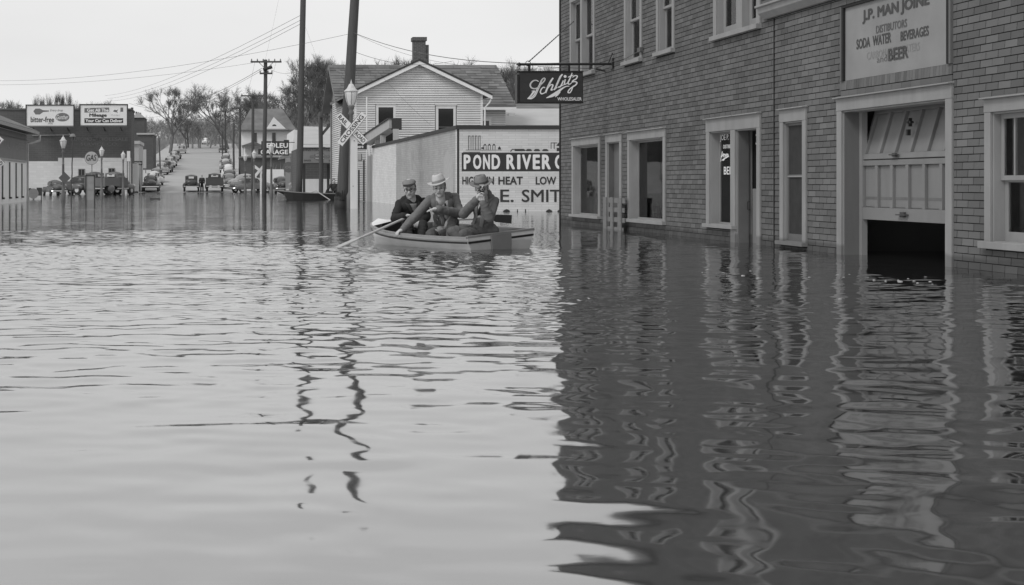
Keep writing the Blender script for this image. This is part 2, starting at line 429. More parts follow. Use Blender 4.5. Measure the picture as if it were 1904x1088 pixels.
h *= ss(XX, GX0, GX0 + .4) * ss(XX, GX1, GX1 - .25) * ss(YY, GY0, GY0 + .3) * ss(YY, GY1, GY1 - 2)
v = np.stack([XX.ravel(), YY.ravel(), h.ravel()], 1); n0 = len(w.v)
idx = np.arange(nxw * nyw).reshape(nyw, nxw); fq = np.stack([idx[:-1, :-1], idx[:-1, 1:], idx[1:, 1:], idx[1:, :-1]], -1).reshape(-1, 4)
me = bpy.data.meshes.new('flood_water'); allv = np.concatenate([np.array(w.v), v]); allf = np.concatenate([np.arange(16).reshape(4, 4), fq + n0])
me.vertices.add(len(allv)); me.vertices.foreach_set('co', allv.ravel()); me.loops.add(allf.size); me.loops.foreach_set('vertex_index', allf.ravel().astype(np.int32))
me.polygons.add(len(allf)); me.polygons.foreach_set('loop_start', (np.arange(len(allf)) * 4).astype(np.int32)); me.polygons.foreach_set('loop_total', np.full(len(allf), 4, np.int32))
me.polygons.foreach_set('use_smooth', [True] * len(allf)); me.update(calc_edges=True); me.validate()
o = link_mesh('flood_water', me, M['water']); o['kind'] = 'structure'

# ---------------------------------------------------------------- the brick-sided building on the right
X0 = 7.93
def yw(px): return F * X0 / (px - VX)
B = thing('warehouse_building', 'two-storey beer distributor building clad in dark brick-patterned siding, on the right', 'building', (X0, 25, 0))
WT = .3
ZTOP = 6.55
# name, far px, near px, outer z0, outer z1, side trim, header, sill, recess
OPEN = []
def opening(pf, pn, z0, z1, tw, hh, sh, mid=None):
    o = dict(yf=yw(pf), yn=yw(pn), z0=z0, z1=z1, tw=tw, hh=hh, sh=sh); OPEN.append(o); return o
oA = opening(1061.5, 1107, 3.19, 5.05, .11, .14, .07)
oB = opening(1162.5, 1195, 3.165, 5.05, .11, .14, .07)
oC = opening(1222.5, 1255.5, 3.165, 5.05, .11, .14, .07)
oD = opening(1329, 1416, 3.15, 5.05, .14, .14, .07)
oE = opening(1065, 1117.6, .165, 1.87, .15, .15, .055)
oG = opening(1128, 1157, -1, 1.875, .12, .155, 0)
oF = opening(1169, 1239, .165, 1.87, .13, .15, .06)
oI = opening(1315.8, 1369.8, .20, 1.92, .15, .20, .055)
oI2 = opening(1361.3, 1416, -1, 1.92, .15, .20, 0)
oJ = opening(1453, 1501.5, .05, 1.92, .12, .17, .05)
oK = opening(1559.5, 1774, -1, 1.97, .14, .155, 0)
oM = opening(1835, 1995, .235, 1.76, .12, .135, .07)
oI['yn'] = yw(1369.8); oI2['yf'] = yw(1369.8) + .17
for o in OPEN:
    o['hole'] = (o['yn'] + o['tw'], o['yf'] - o['tw'], o['z0'] + o['sh'], o['z1'] - o['hh'])
oI['hole'] = (yw(1361.3), oI['yf'] - .15, .255, 1.72)
oI2['hole'] = (yw(1410), yw(1369.8), -1, 1.715)
SG = (yw(1765), yw(1572.5), 2.19, 3.10)          # recess of the painted sign
holes = [o['hole'] for o in OPEN]
Y0, Y1 = 6.0, yw(1042.5)
def wall_grid(holes, y0, y1, z0, z1, x, t, m, parent, name):
    ysn = sorted({y0, y1} | {v for h in holes for v in h[:2] if y0 < v < y1}); zsn = sorted({z0, z1} | {v for h in holes for v in h[2:] if z0 < v < z1})
    b = MB(); inside = lambda y, z: any(h[0] < y < h[1] and h[2] < z < h[3] for h in holes)
    for i in range(len(ysn) - 1):
        for j in range(len(zsn) - 1):
            a, c, d, e = ysn[i], ysn[i + 1], zsn[j], zsn[j + 1]
            if inside((a + c) / 2, (d + e) / 2): continue
            b.poly([(x, c, d), (x, a, d), (x, a, e), (x, c, e)]); b.poly([(x + t, a, d), (x + t, c, d), (x + t, c, e), (x + t, a, e)])
    for h in holes:
        a, c, d, e = h; d = max(d, z0)
        b.poly([(x, a, d), (x + t, a, d), (x + t, a, e), (x, a, e)]); b.poly([(x, c, d), (x, c, e), (x + t, c, e), (x + t, c, d)])
        b.poly([(x, a, e), (x + t, a, e), (x + t, c, e), (x, c, e)])
        if d > z0: b.poly([(x, a, d), (x, c, d), (x + t, c, d), (x + t, a, d)])
    return b.build(name, m, parent)
wall_grid(holes, Y0, Y1, -1, ZTOP, X0, WT, M['mortar'], B, 'wall')
b = MB()     # other three walls, roof, inner floor and partition
b.box(X0 + WT, X0 + 14, Y1 - .3, Y1, -1, ZTOP); b.box(X0 + WT, X0 + 14, Y0, Y0 + .3, -1, ZTOP); b.box(X0 + 13.7, X0 + 14, Y0 + .3, Y1 - .3, -1, ZTOP)
b.box(X0 - .02, X0 + 14, Y0 - .02, Y1, ZTOP, ZTOP + .12); b.box(X0 + WT, X0 + 13.7, Y0 + .3, Y1 - .3, 2.55, 2.75)
b.build('shell_wall', M['mortar'], B)
b = MB()
for yy in (20.0, 25.2): b.box(X0 + WT, X0 + 6, yy, yy + .1, -1, 2.54)
b.box(X0 + 6, X0 + 6.1, Y0 + .3, Y1 - .3, -1, 2.54); b.box(X0 + 4, X0 + 4.1, Y0 + .3, Y1 - .3, 2.76, ZTOP - .01)
b.build('inner_partition', M['room'], B)
# roof cornice
b = MB(); b.box(X0 - .32, X0, Y0, Y1 + .05, ZTOP - .02, ZTOP + .10); b.box(X0 - .24, X0, Y0, Y1 + .04, ZTOP - .16, ZTOP - .02); b.build('roof_cornice', M['trimd'], B)
# far end corner board and small projecting return of the far face (bricks seen edge-on)
# ---- siding pieces: wedges, thick at the lower edge
BW, BH = .2435, .0806
def brick_mesh(w, h, z0thick=.010, z1thick=.006):
    v = [(-z0thick, w, 0), (-z0thick, 0, 0), (-z1thick, 0, h), (-z1thick, w, h), (.002, w, 0), (.002, 0, 0), (.002, 0, h), (.002, w, h)]
    f = [(0, 1, 2, 3), (4, 5, 1, 0), (0, 3, 7, 4), (1, 5, 6, 2), (3, 2, 6, 7)]
    return v, f
outer = [(o['yn'] - .004, o['yf'] + .004, o['z0'] - .02, o['z1'] + .006) for o in OPEN]
SFR = (SG[0] - .10, SG[1] + .10, SG[2] - .20, SG[3] + .03)
outer.append(SFR)
cor = (Y0, yw(1427), 3.24, 3.47); outer.append(cor)
full, rest = [], MB()
nrow = int((ZTOP - .16 + .25) / BH)
for r in range(nrow):
    z0 = -.24 + r * BH; z1 = min(z0 + BH - .010, ZTOP - .16)
    if z1 - z0 < .02: continue
    y = Y0 - (r % 2) * BW / 2 - rng.uniform(0, .02)
    while y < Y1:
        a, c = y, y + BW - .012
        y += BW
        segs = [(max(a, Y0), min(c, Y1))]; cut = segs[0] != (a, c)
        for (h0, h1, k0, k1) in outer:
            if k0 < z1 - .012 and k1 > z0 + .012:
                ns = []
                for s0, s1 in segs:
                    if h1 <= s0 or h0 >= s1: ns.append((s0, s1)); continue
                    cut = True
                    if h0 > s0: ns.append((s0, h0))
                    if h1 < s1: ns.append((h1, s1))
                    for e0, e1 in ((z0, k0), (k1, z1)):      # trimmed piece above or below an opening
                        if e0 >= z0 - 1e-6 and e1 <= z1 + 1e-6 and e1 - e0 > .012:
                            v, f = brick_mesh(min(s1, h1) - max(s0, h0), e1 - e0); n = len(rest.v)
                            rest.v += [(X0 + p[0], max(s0, h0) + p[1], e0 + p[2]) for p in v]; rest.f += [tuple(n + i for i in q) for q in f]
                segs = ns
        for s0, s1 in segs:
            if s1 - s0 < .012: continue
            if not cut and z1 - z0 > BH - .02: full.append((s0, z0))
            else:
                jig = rng.uniform(-.002, .003)
                v, f = brick_mesh(s1 - s0, z1 - z0, .010 + jig * .5); n = len(rest.v)
                rest.v += [(X0 + p[0], s0 + p[1], z0 + p[2]) for p in v]; rest.f += [tuple(n + i for i in q) for q in f]
def vis(y, z):
    px = VX + F * X0 / y; py = VY - (z - H) * F / y
    return px < 1900 and 0 < py < 1088
full.sort(key=lambda t: (not (vis(t[0], t[1]) and t[1] > .0), t[0]))
v, f = brick_mesh(BW - .012, BH - .010); bm_ = bpy.data.meshes.new('brick'); bm_.from_pydata(v, [], f); bm_.update(); bm_.materials.append(M['brick'])
for i, (y, z) in enumerate(full):
    if i < 290:
        o = bpy.data.objects.new('brick', bm_); C.objects.link(o); o.parent = B
        o.location = (rng.uniform(-.002, .002), y - 25, z); o.rotation_euler = (rng.uniform(-.006, .006), 0, 0)
    else:
        jig = rng.uniform(-.002, .003); v2, f2 = brick_mesh(BW - .012, BH - .010, .010 + jig * .5); n = len(rest.v)
        rest.v += [(X0 + p[0], y + p[1], z + p[2]) for p in v2]; rest.f += [tuple(n + i for i in q) for q in f2]
# the end face seen as a thin edge at the far corner
for r in range(nrow):
    z0 = -.24 + r * BH; n = len(rest.v)
    rest.box(X0 + .0, X0 + .6, Y1, Y1 + .014, z0, z0 + BH - .008)
rest.build('brick_siding', M['brick'], B, kind='stuff')
b = MB(); b.box(X0 - .03, X0 + .005, Y1 - .05, Y1 + .03, -.5, ZTOP - .2); b.build('corner_bead', M['mortar'], B)
# pent cornice above the shop front
yA = yw(1427); b = MB()
prof = [(0, 3.25), (-.06, 3.25), (-.14, 3.33), (-.15, 3.40), (-.19, 3.41), (-.19, 3.44), (0, 3.465)]
b.prism([(X0 + p[0], yA, p[1]) for p in prof], (0, Y0 - yA, 0)); b.build('pent_cornice', M['trim'], B, bevel=.004)
# vertical joint strips left of the shop front and by the sign
b = MB(); b.box(X0 - .020, X0 - .004, yw(1441.5), yw(1441.5) + .018, -.2, 3.24); b.build('siding_joint', M['mortar'], B)

def frame(o, name, d=.14, lining=.02, midposts=(), cap=True, proud=.03, sill=True, sub=None, m=None, jm=None):
    m = m or M['trim']; y0, y1, z0, z1 = o['yn'], o['yf'], o['z0'], o['z1']; h0, h1, k0, k1 = o['hole']
    b = MB(); x = X0 - proud
    b.box(x, X0, y0, h0 + .001, max(k0, -1) if not sill else k0 - .001, k1); b.box(x, X0, h1 - .001, y1, max(k0, -1) if not sill else k0 - .001, k1)
    b.box(x - .004, X0, y0 - .004, y1 + .004, k1, z1)
    if cap: b.prism([(X0 + .002, y0 - .02, z1 + .03), (x - .05, y0 - .02, z1 + .012), (x - .05, y0 - .02, z1), (X0 + .002, y0 - .02, z1)], (0, y1 - y0 + .04, 0))
    b.box(X0 - .002, X0 + d + .03, h0, h0 + lining, k0, k1); b.box(X0 - .002, X0 + d + .03, h1 - lining, h1, k0, k1)
    b.box(X0 - .002, X0 + d + .03, h0 + lining, h1 - lining, k1 - lining, k1)
    for a, c in midposts: b.box(x, X0 + d + .03, a, c, k0, k1 - lining)
    fr = b.build(name, m, B, bevel=.003)
    if jm:
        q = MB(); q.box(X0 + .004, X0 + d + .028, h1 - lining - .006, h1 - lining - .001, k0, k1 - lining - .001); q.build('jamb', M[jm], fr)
    if sill:
        s = MB(); s.box(x - .06, X0 - .001, y0 - .02, y1 + .02, z0, k0 + .002); s.box(X0 - .001, X0 + d + .03, h0, h1, k0 - .02, k0 + .006)
        s.build('sill', m, fr, bevel=.004)
    return fr
def sash(fr, y0, y1, z0, z1, x, bar=.045, muntin=(), m=None, glass='glass', top=None, bot=None):
    m = m or M['trim']; b = MB(); t = .035; bt, tp = bot or bar, top or bar
    b.box(x, x + t, y0, y0 + bar, z0, z1); b.box(x, x + t, y1 - bar, y1, z0, z1)
    b.box(x + .001, x + t - .001, y0 + bar, y1 - bar, z0, z0 + bt); b.box(x + .001, x + t - .001, y0 + bar, y1 - bar, z1 - tp, z1)
    for yy in muntin: b.box(x + .004, x + t - .004, yy - .011, yy + .011, z0 + bt, z1 - tp)
    sb = b.build('sash', m, fr, bevel=.002)
    g = MB(); g.box(x + .014, x + .018, y0 + bar, y1 - bar, z0 + bt, z1 - tp); g.build('pane', M[glass], fr)
def dhung(fr, y0, y1, z0, z1, zm, d, glass='glass', muntin=(), bot=.07):
    sash(fr, y0, y1, zm - .02, z1, X0 + d, muntin=muntin, glass=glass)
    sash(fr, y0, y1, z0, zm + .02, X0 + d + .04, glass=glass, bot=bot)
def curtain(fr, y0, y1, z0, z1, x, folds=9, m='curtain'):
    b = MB(); n = folds * 4
    for k in range(n + 1):
        y = y0 + (y1 - y0) * k / n; xx = x + .018 * math.sin(k * math.pi / 2 + .3 * math.sin(k)); b.v += [(xx, y, z0), (xx, y, z1)]
    for k in range(n): b.f.append((2 * k, 2 * k + 1, 2 * k + 3, 2 * k + 2))
    b.build('curtain', M[m], fr, smooth=True)
L_ = .02
# upper windows
h = oA['hole']; pm = (yw(1084), yw(1081))
fr = frame(oA, 'window', .08, midposts=[pm])
dhung(fr, pm[1], h[1] - L_, h[2] + .005, h[3] - L_, 4.06, .06); dhung(fr, h[0] + L_, pm[0], h[2] + .005, h[3] - L_, 4.06, .06)
curtain(fr, pm[1] + .35, h[1] - .1, 3.3, 4.9, X0 + .25, 4); curtain(fr, h[0] + .30, pm[0] - .06, 3.3, 4.9, X0 + .25, 4)
for oo in (oB, oC):
    h = oo['hole']; fr = frame(oo, 'window', .08); dhung(fr, h[0] + L_, h[1] - L_, h[2] + .005, h[3] - L_, 4.02, .06)
    curtain(fr, h[0] + .35, h[1] - .08, 3.3, 4.9, X0 + .24, 4, 'curtain')
h = oD['hole']; pm = (yw(1383), yw(1372)); fr = frame(oD, 'window', .10, midposts=[pm])
for a, c in ((pm[1], h[1] - L_), (h[0] + L_, pm[0])):
    sash(fr, a, c, h[2] + .005, h[3] - L_, X0 + .08, bar=.10, bot=.13)
curtain(fr, h[0] + .1, h[1] - .1, 3.3, 4.9, X0 + .6, 8, 'room')
# lower show windows
h = oE['hole']; fr = frame(oE, 'shop_window', .13); sash(fr, h[0] + L_, h[1] - L_, h[2] + .004, h[3] - L_, X0 + .11, bar=.03)
b = MB(); b.box(X0 + .75, X0 + .78, h[0] + .05, h[0] + 1.1, .25, 1.70); b.build('back_board', M['curtain'], fr)
b = MB(); b.box(X0 + .26, X0 + .27, h[0] + .92, h[0] + 1.72, .36, 1.58); b.build('poster', M['letter'], fr)
b = MB(); b.box(X0 + .275, X0 + .285, h[0] + .82, h[0] + 1.82, .28, 1.64); b.build('poster_backing', M['white'], fr)
b = MB(); b.beam((X0 + .17, h[0] + 1.85, .24), (X0 + .24, h[0] + 1.83, .62), .30, .02, (1, 0, 0)); b.build('display_card', M['whited'], fr)
b = MB(); b.beam((X0 + .155, h[0] + 1.85, .30), (X0 + .22, h[0] + 1.83, .57), .20, .02, (1, 0, 0)); b.build('display_card_face', M['dark'], fr)
h = oF['hole']; fr = frame(oF, 'shop_window', .15); sash(fr, h[0] + L_, h[1] - L_, h[2] + .004, h[3] - L_, X0 + .13, bar=.03)
b = MB(); b.box(X0 + .30, X0 + .32, h[0] + .9, h[0] + 2.1, .25, 1.55); b.build('back_board', M['plank'], fr)
b = MB(); b.beam((X0 + .25, h[0] + 1.75, 1.5), (X0 + .25, h[0] + 1.35, .9), .06, .05); b.build('leaning_stick', M['wood'], fr)
# narrow doorway
h = oG['hole']; fr = frame(oG, 'side_door', .12, sill=False)
b = MB(); b.box(X0 + .10, X0 + .14, h[0] + .10, h[1] - L_, -1, h[3] - L_); b.build('door_leaf', M['doordark'], fr)
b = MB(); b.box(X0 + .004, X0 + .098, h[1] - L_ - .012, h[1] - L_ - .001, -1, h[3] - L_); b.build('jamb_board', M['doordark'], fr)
# office window and doorway
h = oI['hole']; fr = frame(oI, 'office_window', .15); b = MB()
sash(fr, h[0] + .0, h[1] - L_, h[2] + .004, h[3] - L_, X0 + .13, bar=.025)
yg = h[1] - .03
xg = X0 + .125
cyg = lambda px: F * xg / (px - VX)
zt = lambda px, py: H + (VY - py) * xg / (px - VX)
for s, p0, p1, t, bt in (('JOE P. MAN', 1339.5, 1372, (1350, 250), (1350, 263.5)), ('DISTRIBUTOR', 1345.5, 1371, (1352, 269), (1352, 276)), ('BEER', 1346.5, 1368, (1352, 310), (1352, 324.5))):
    ya, yb = cyg(p0), cyg(p1); z1_, z0_ = zt(*t), zt(*bt)
    yb = max(yb, h[0] + .02) if s != 'JOE P. MAN' else yb
    text(s, (xg + .004, (ya + yb) / 2, (z0_ + z1_) / 2), abs(ya - yb), z1_ - z0_, M['letter'], fr, RIGHTW, .012, ext=.008)
# brand script on the glass
k = .0105
sc_pts = [[(0, -6), (3, 4), (5, 9), (6.5, 7), (4, 0)], [(1.5, 2), (6, 3), (10, 6), (9, 1), (12, 5), (14, 4), (13.2, 0), (15.5, 4), (17, 5), (17, 1), (19, 5), (21, 5), (20, 1.4), (23, 5), (24, 2)], [(4, -4), (12, -1.6), (22, 1), (26, 2.2)], [(8, -4.2), (13, -2.6)]]
polys = []
for s in sc_pts: polys += ribbon([(p[0] * k * 1.5, p[1] * k) for p in s], .018)
flat(polys, (xg + .004, cyg(1340), zt(1340, 296) + .02), RIGHTW, M['letter'], fr, 'lettering', .008)
h = oI2['hole']; fr = frame(dict(yn=oI2['yn'], yf=h[1], z0=-1, z1=1.92, hole=h), 'entrance_door', .2, sill=False)
b = MB(); b.box(X0 - .028, X0 + .18, h[1] + .002, oI['hole'][0] - .002, -1, 1.719); b.build('door_post', M['trim'], fr)
b = MB(); b.box(X0 + .012, X0 + .165, h[1] - .055, h[1] - .022, -1, h[3] - .022); b.build('open_door_leaf', M['doordark'], fr)
b = MB(); b.box(X0 + .2, X0 + .23, 22.1, 22.78, -1, .82); b.build('lower_panel', M['gdoor'], fr)
text('3', (X0 + .20, 22.60, 1.56), .07, .16, M['letter'], fr, RIGHTW, .01)
b = MB(); b.tube([(X0 + .17, h[1] - .09, .62), (X0 + .13, h[1] - .10, .62), (X0 + .13, h[1] - .10, .50), (X0 + .17, h[1] - .09, .50)], .008); b.build('door_handle', M['black'], fr)
# tall screen window
h = oJ['hole']; fr = frame(oJ, 'screen_window', .06)
sash(fr, h[0] + L_, h[1] - L_, 1.0, h[3] - L_, X0 + .03, bar=.035, glass='screen', m=M['doordark'], bot=.02)
sash(fr, h[0] + L_, h[1] - L_, h[2] + .004, 1.0, X0 + .032, bar=.035, glass='screen', m=M['doordark'], bot=.10, top=.008)
b = MB(); b.box(X0 + .026, X0 + .03, h[0] + L_, h[1] - L_, .985, 1.005); b.build('meeting_rail', M['trim'], fr)
# right hand window
h = oM['hole']; fr = frame(oM, 'window', .16)
zm = .95
sash(fr, h[0] + L_, h[1] - L_, zm - .02, h[3] - L_, X0 + .07, bar=.05, muntin=[h[1] - .27 - .2 * k for k in range(5)])
sash(fr, h[0] + L_, h[1] - L_, h[2] + .004, zm + .02, X0 + .11, bar=.06, bot=.10)
b = MB(); b.box(X0 + .9, X0 + .92, h[0], h[1] - .1, .3, .95); b.build('inner_blind', M['doordark'], fr)
# garage doorway
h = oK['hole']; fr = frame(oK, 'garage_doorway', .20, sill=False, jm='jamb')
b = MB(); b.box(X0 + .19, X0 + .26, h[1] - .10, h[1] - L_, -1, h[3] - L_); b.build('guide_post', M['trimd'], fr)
XD = X0 + .20
gy0, gy1 = h[0] + L_ + .002, h[1] - .04
gd = MB(); gd.box(XD + .045, XD + .055, gy0, gy1, .45, 1.185)
gd.box(XD, XD + .045, gy0, gy1, .45, .60); gd.box(XD, XD + .045, gy0, gy1, 1.12, 1.185)
ns = 6
edges = [F * XD / (p - VX) for p in (1595.5, 1604, 1626, 1631, 1654, 1659, 1683, 1688, 1714, 1719, 1746, 1751, 1765)]
edges[0] = gy1; edges[-1] = gy0
gdo = gd.build('garage_door', M['gdoor'], B, bevel=.002, label='half-raised panelled garage door with a flood stain')
for k in range(0, len(edges) - 1, 2):
    st = MB(); st.box(XD + .001, XD + .045, edges[k + 1], edges[k], .60, 1.12); st.build('stile', M['gdoor'], gdo, bevel=.003)
for k in range(1, len(edges) - 1, 2):
    q = MB(); q.box(XD + .036, XD + .044, edges[k + 1] + .008, edges[k] - .012, .612, 1.108); q.build('panel', M['gdoor'], gdo)
M['stain'] = mat('flood_stain', .14, .7, .2, 6)
s_ = MB()
for k in range(1, len(edges) - 1, 2): s_.box(XD + .0335, XD + .0355, edges[k + 1] + .008, edges[k] - .012, .70, .735)
for k in range(0, len(edges) - 1, 2): s_.box(XD - .0012, XD + .0005, edges[k + 1] + .003, edges[k] - .003, .70, .735)
s_.build('flood_line', M['stain'], gdo)
# upper section leaning inwards
tilt = Matrix.Rotation(R(16), 3, 'Y')
def tl(p):
    q = tilt @ (Vector(p) - Vector((XD, 0, 1.20))); return q + Vector((XD + .005, 0, 1.20))
def tbox(mb, x0, x1, y0, y1, z0, z1):
    n = len(mb.v); mb.box(x0, x1, y0, y1, z0, z1)
    for i in range(n, len(mb.v)): mb.v[i] = tuple(tl(mb.v[i]))
u = MB(); tbox(u, XD + .045, XD + .055, gy0, gy1, 1.20, 1.86); tbox(u, XD, XD + .045, gy0, gy1, 1.20, 1.27); tbox(u, XD, XD + .045, gy0, gy1, 1.80, 1.86)
uo = u.build('garage_door', M['gdoor'], B, bevel=.002, label='upper section of the garage door leaning inwards')
for k in range(0, len(edges) - 1, 2):
    st = MB(); tbox(st, XD + .001, XD + .045, edges[k + 1], edges[k], 1.27, 1.80); st.build('stile', M['gdoor'], uo, bevel=.003)
for k in range(1, len(edges) - 1, 2):
    q = MB(); tbox(q, XD + .036, XD + .044, edges[k + 1] + .008, edges[k] - .012, 1.282, 1.788); q.build('panel', M['gdoor'], uo)
yh = F * XD / (1681 - VX)
b = MB(); b.box(XD - .05, XD - .002, yh - .12, yh + .12, .52, .535); b.box(XD - .03, XD - .002, yh - .05, yh + .05, .50, .56); b.build('handle', M['wood'], gdo)
b = MB(); b.box(XD - .05, XD - .002, yh + .13, yh + .30, 1.235, 1.25); b.box(XD - .03, XD - .002, yh + .17, yh + .26, 1.22, 1.262); b.build('handle', M['wood'], uo)
b = MB(); b.obox((XD + .06, yh - .02, 1.62), (.02, 0, 0), (0, .055, 0), (0, 0, .012)); b.obox((XD + .06, yh - .02, 1.62), (.02, 0, 0), (0, .014, 0), (0, 0, .05))
b.obox((XD + .04, yh - .02, 1.50), (.02, 0, 0), (0, .022, 0), (0, 0, .035)); b.build('latch', M['black'], uo)
# painted sign board recessed in the wall
S = thing('painted_sign', 'weathered pale sign board with dark distributor lettering over the half-open garage door', 'sign', (X0, (SG[0] + SG[1]) / 2, SG[2]))
b = MB(); b.box(X0 - .004, X0 + .02, SG[0], SG[1], SG[2], SG[3]); b.build('board', mat('sign_board_paint', .25, .7, .17, 1.8, 0, 30, .2), S)
b = MB()
b.box(X0 - .035, X0, SG[0] - .05, SG[0], SG[2], SG[3] + .02); b.box(X0 - .035, X0, SG[1], SG[1] + .05, SG[2], SG[3] + .02)
b.box(X0 - .036, X0, SG[0] - .05, SG[1] + .05, SG[3], SG[3] + .03); b.build('frame', M['mortar'], S)
b = MB(); b.box(X0 - .034, X0, SG[0] - .095, SG[0] - .052, SG[2], SG[3] + .02); b.build('side_moulding', M['brick'], S); b = MB()
b.box(X0 - .034, X0, SG[1] + .052, SG[1] + .095, SG[2], SG[3] + .02); b.build('side_moulding', M['brick'], S)
y = SG[0] - .09                                    # soldier course under the board
while y < SG[1] + .09:
    b = MB(); hgt = .115; lean = rng.uniform(-.006, .006)
    b.prism([(X0 - .012, y, SG[2] - .003), (X0 - .018, y + lean, SG[2] - hgt), (X0 - .018, y + .066 + lean, SG[2] - hgt), (X0 - .012, y + .066, SG[2] - .003)], (.018, 0, 0))
    b.build('soldier_brick', M['brick'], B); y += .071
y = SG[0] - .09
while y < SG[1] + .05:
    b = MB(); b.box(X0 - .014, X0 + .002, y, y + .235, SG[2] - .195, SG[2] - .125); b.build('brick', M['brick'], B); y += .24
def wt(s, p0, p1, q0, q1, m, bold=.02, name='lettering'):
    """words on the wall: left end column/row, right end; q = (top, bottom) row at the middle"""
    ya, yb = yw(p0), yw(p1); pm_ = VX + F * X0 / ((ya + yb) / 2)
    z1_, z0_ = H + (VY - q0) * X0 / (pm_ - VX), H + (VY - q1) * X0 / (pm_ - VX)
    return text(s, (X0 - .004, (ya + yb) / 2, (z0_ + z1_) / 2), ya - yb, z1_ - z0_, m, S, RIGHTW, bold)
inks = mat('faded_sign_ink', .075, .8, .15, 9)
wt('J.P. MAN JOINE', 1604.5, 1729.5, 3.5, 31, inks, .05)
wt('DISTIBUTORS', 1630, 1687.5, 41.5, 56.5, mat('thin_sign_ink', .12, .8, .15, 9), .016)
wt('SODA  WATER', 1593.5, 1658, 66.5, 86, inks, .03)
wt('BEVERAGES', 1675.5, 1728, 53, 71.5, inks, .03)
wt('CARBONATED WATERS', 1613, 1711, 88, 103, mat('ghost_sign_ink', .23, .8, .15, 9), .0)
wt('and', 1631.5, 1650.5, 103.5, 115.5, mat('thin_sign_ink', .12, .8, .15, 9), .0)
o = wt('BEER', 1653, 1690, 87.5, 110.5, inks, .03); o.location.x -= .003

# ---- bracket and hanging beer sign
YS = 30.0
HS = thing('hanging_sign', 'black box sign with white script brand name hanging from an iron bar', 'sign', P(1021, 134, YS))
sx0, sx1 = P(960, 0, YS).x, P(1082, 0, YS).x; sz0, sz1 = P(0, 191.5, YS).z, P(0, 134, YS).z
b = MB(); b.box(sx0 + .03, sx1, YS - .10, YS + .10, sz0, sz1); b.build('sign_box', M['signblack'], HS, bevel=.012)
b = MB()
for z in (sz0 - .012, sz1 - .004): b.box(sx0 - .005, sx1 + .004, YS - .115, YS + .115, z, z + .018)
b.box(sx0 - .006, sx0 + .028, YS - .115, YS + .115, sz0, sz1 - .06); b.build('rim', M['black'], HS)
b = MB()
for z in (.34, .66): b.box(sx0 + .035, sx1 - .004, YS - .1025, YS - .101, sz0 + (sz1 - sz0) * z, sz0 + (sz1 - sz0) * z + .004)
b.build('seam', M['black'], HS)
for pxx in (984, 1058): 
    b = MB(); b.box(P(pxx - 2.2, 0, YS).x, P(pxx + 2.2, 0, YS).x, YS - .02, YS + .02, sz1, P(0, 122, YS).z); b.build('hanger', M['black'], HS)
ks = YS / F
def sp(u, v): return ((950 + u / 9.52) - 1021) * ks, (163 - (100 + v / 9.52)) * ks
SCH = [  # the script word, traced as pen strokes
    ([(470, 500), (430, 478), (370, 490), (325, 545), (335, 600), (390, 625), (450, 610), (500, 560), (560, 500), (585, 455), (560, 440), (520, 480), (490, 560), (450, 640), (400, 740), (340, 790), (270, 800)], [14, 20, 26, 30, 28, 24, 26, 26, 26, 24, 22, 28, 40, 46, 54, 50, 12]),
    ([(275, 798), (330, 750), (375, 690), (395, 668), (345, 668)], [8, 30, 40, 30, 8]),
    ([(585, 612), (555, 600), (520, 630), (500, 680), (520, 715), (570, 700), (610, 670)], [20, 22, 26, 28, 26, 20, 14]),
    ([(725, 435), (680, 500), (630, 600), (590, 700)], [30, 38, 38, 36]),
    ([(630, 620), (680, 560), (720, 560), (705, 610), (690, 650), (730, 640)], [16, 22, 30, 30, 28, 14]),
    ([(890, 370), (850, 420), (800, 530), (760, 620), (740, 645), (800, 600)], [26, 40, 38, 34, 26, 12]),
    ([(905, 480), (880, 540), (850, 590), (815, 600), (850, 585), (925, 550)], [24, 28, 28, 26, 22, 14]),
    ([(940, 460), (925, 520), (930, 550), (985, 520)], [26, 28, 24, 14]),
    ([(1060, 345), (1040, 400), (1010, 470), (985, 530), (1020, 545), (1060, 510)], [14, 28, 30, 30, 22, 12]),
    ([(985, 425), (1040, 400), (1085, 385)], [14, 26, 10]),
    ([(1065, 425), (1110, 395), (1150, 405), (1130, 450), (1080, 480), (1060, 505), (1110, 500), (1145, 520), (1120, 560), (1060, 600), (1010, 640), (985, 690), (1020, 695), (1050, 650), (1080, 570)], [16, 22, 26, 26, 24, 22, 22, 26, 28, 26, 26, 24, 22, 24, 14]),
    ([(1010, 580), (940, 590), (860, 640), (790, 700), (700, 750), (600, 790)], [14, 22, 40, 72, 60, 6]),
    ([(760, 775), (800, 730), (850, 680)], [8, 40, 20])]
polys = []
for pts, wd in SCH: polys += ribbon([sp(*p) for p in pts], [x * .86 / 9.52 * ks for x in wd])
polys.append([(x + sp(935, 410)[0], y + sp(935, 410)[1]) for x, y in disc(0, 0, 26 / 9.52 * ks)])
flat(polys, (P(1021, 0, YS).x, YS - .101, P(0, 163, YS).z), FRONT, M['letter'], HS, 'lettering', .006)
polys = []                                        # dark inner line of the neon tube backing
for pts, wd in SCH[:1] + SCH[3:4] + SCH[5:6]: polys += ribbon([sp(*p) for p in pts[1:-1]], [4 / 9.52 * ks] * (len(pts) - 2))
flat(polys, (P(1021, 0, YS).x, YS - .101, P(0, 163, YS).z), FRONT, M['metal'], HS, 'neon_tube', .009)
text('WHOLESALER', (P(1056.5, 0, YS).x, YS - .105, P(0, 184.6, YS).z), P(1079, 0, YS).x - P(1034, 0, YS).x, 6.2 * ks, M['letter'], HS, FRONT, .02)
BR = thing('sign_bracket', 'iron bar with pointed finial sticking out from the brick-sided wall and carrying the box sign', 'bracket', (X0, YS, P(0, 120, YS).z))
zb = P(0, 120, YS).z
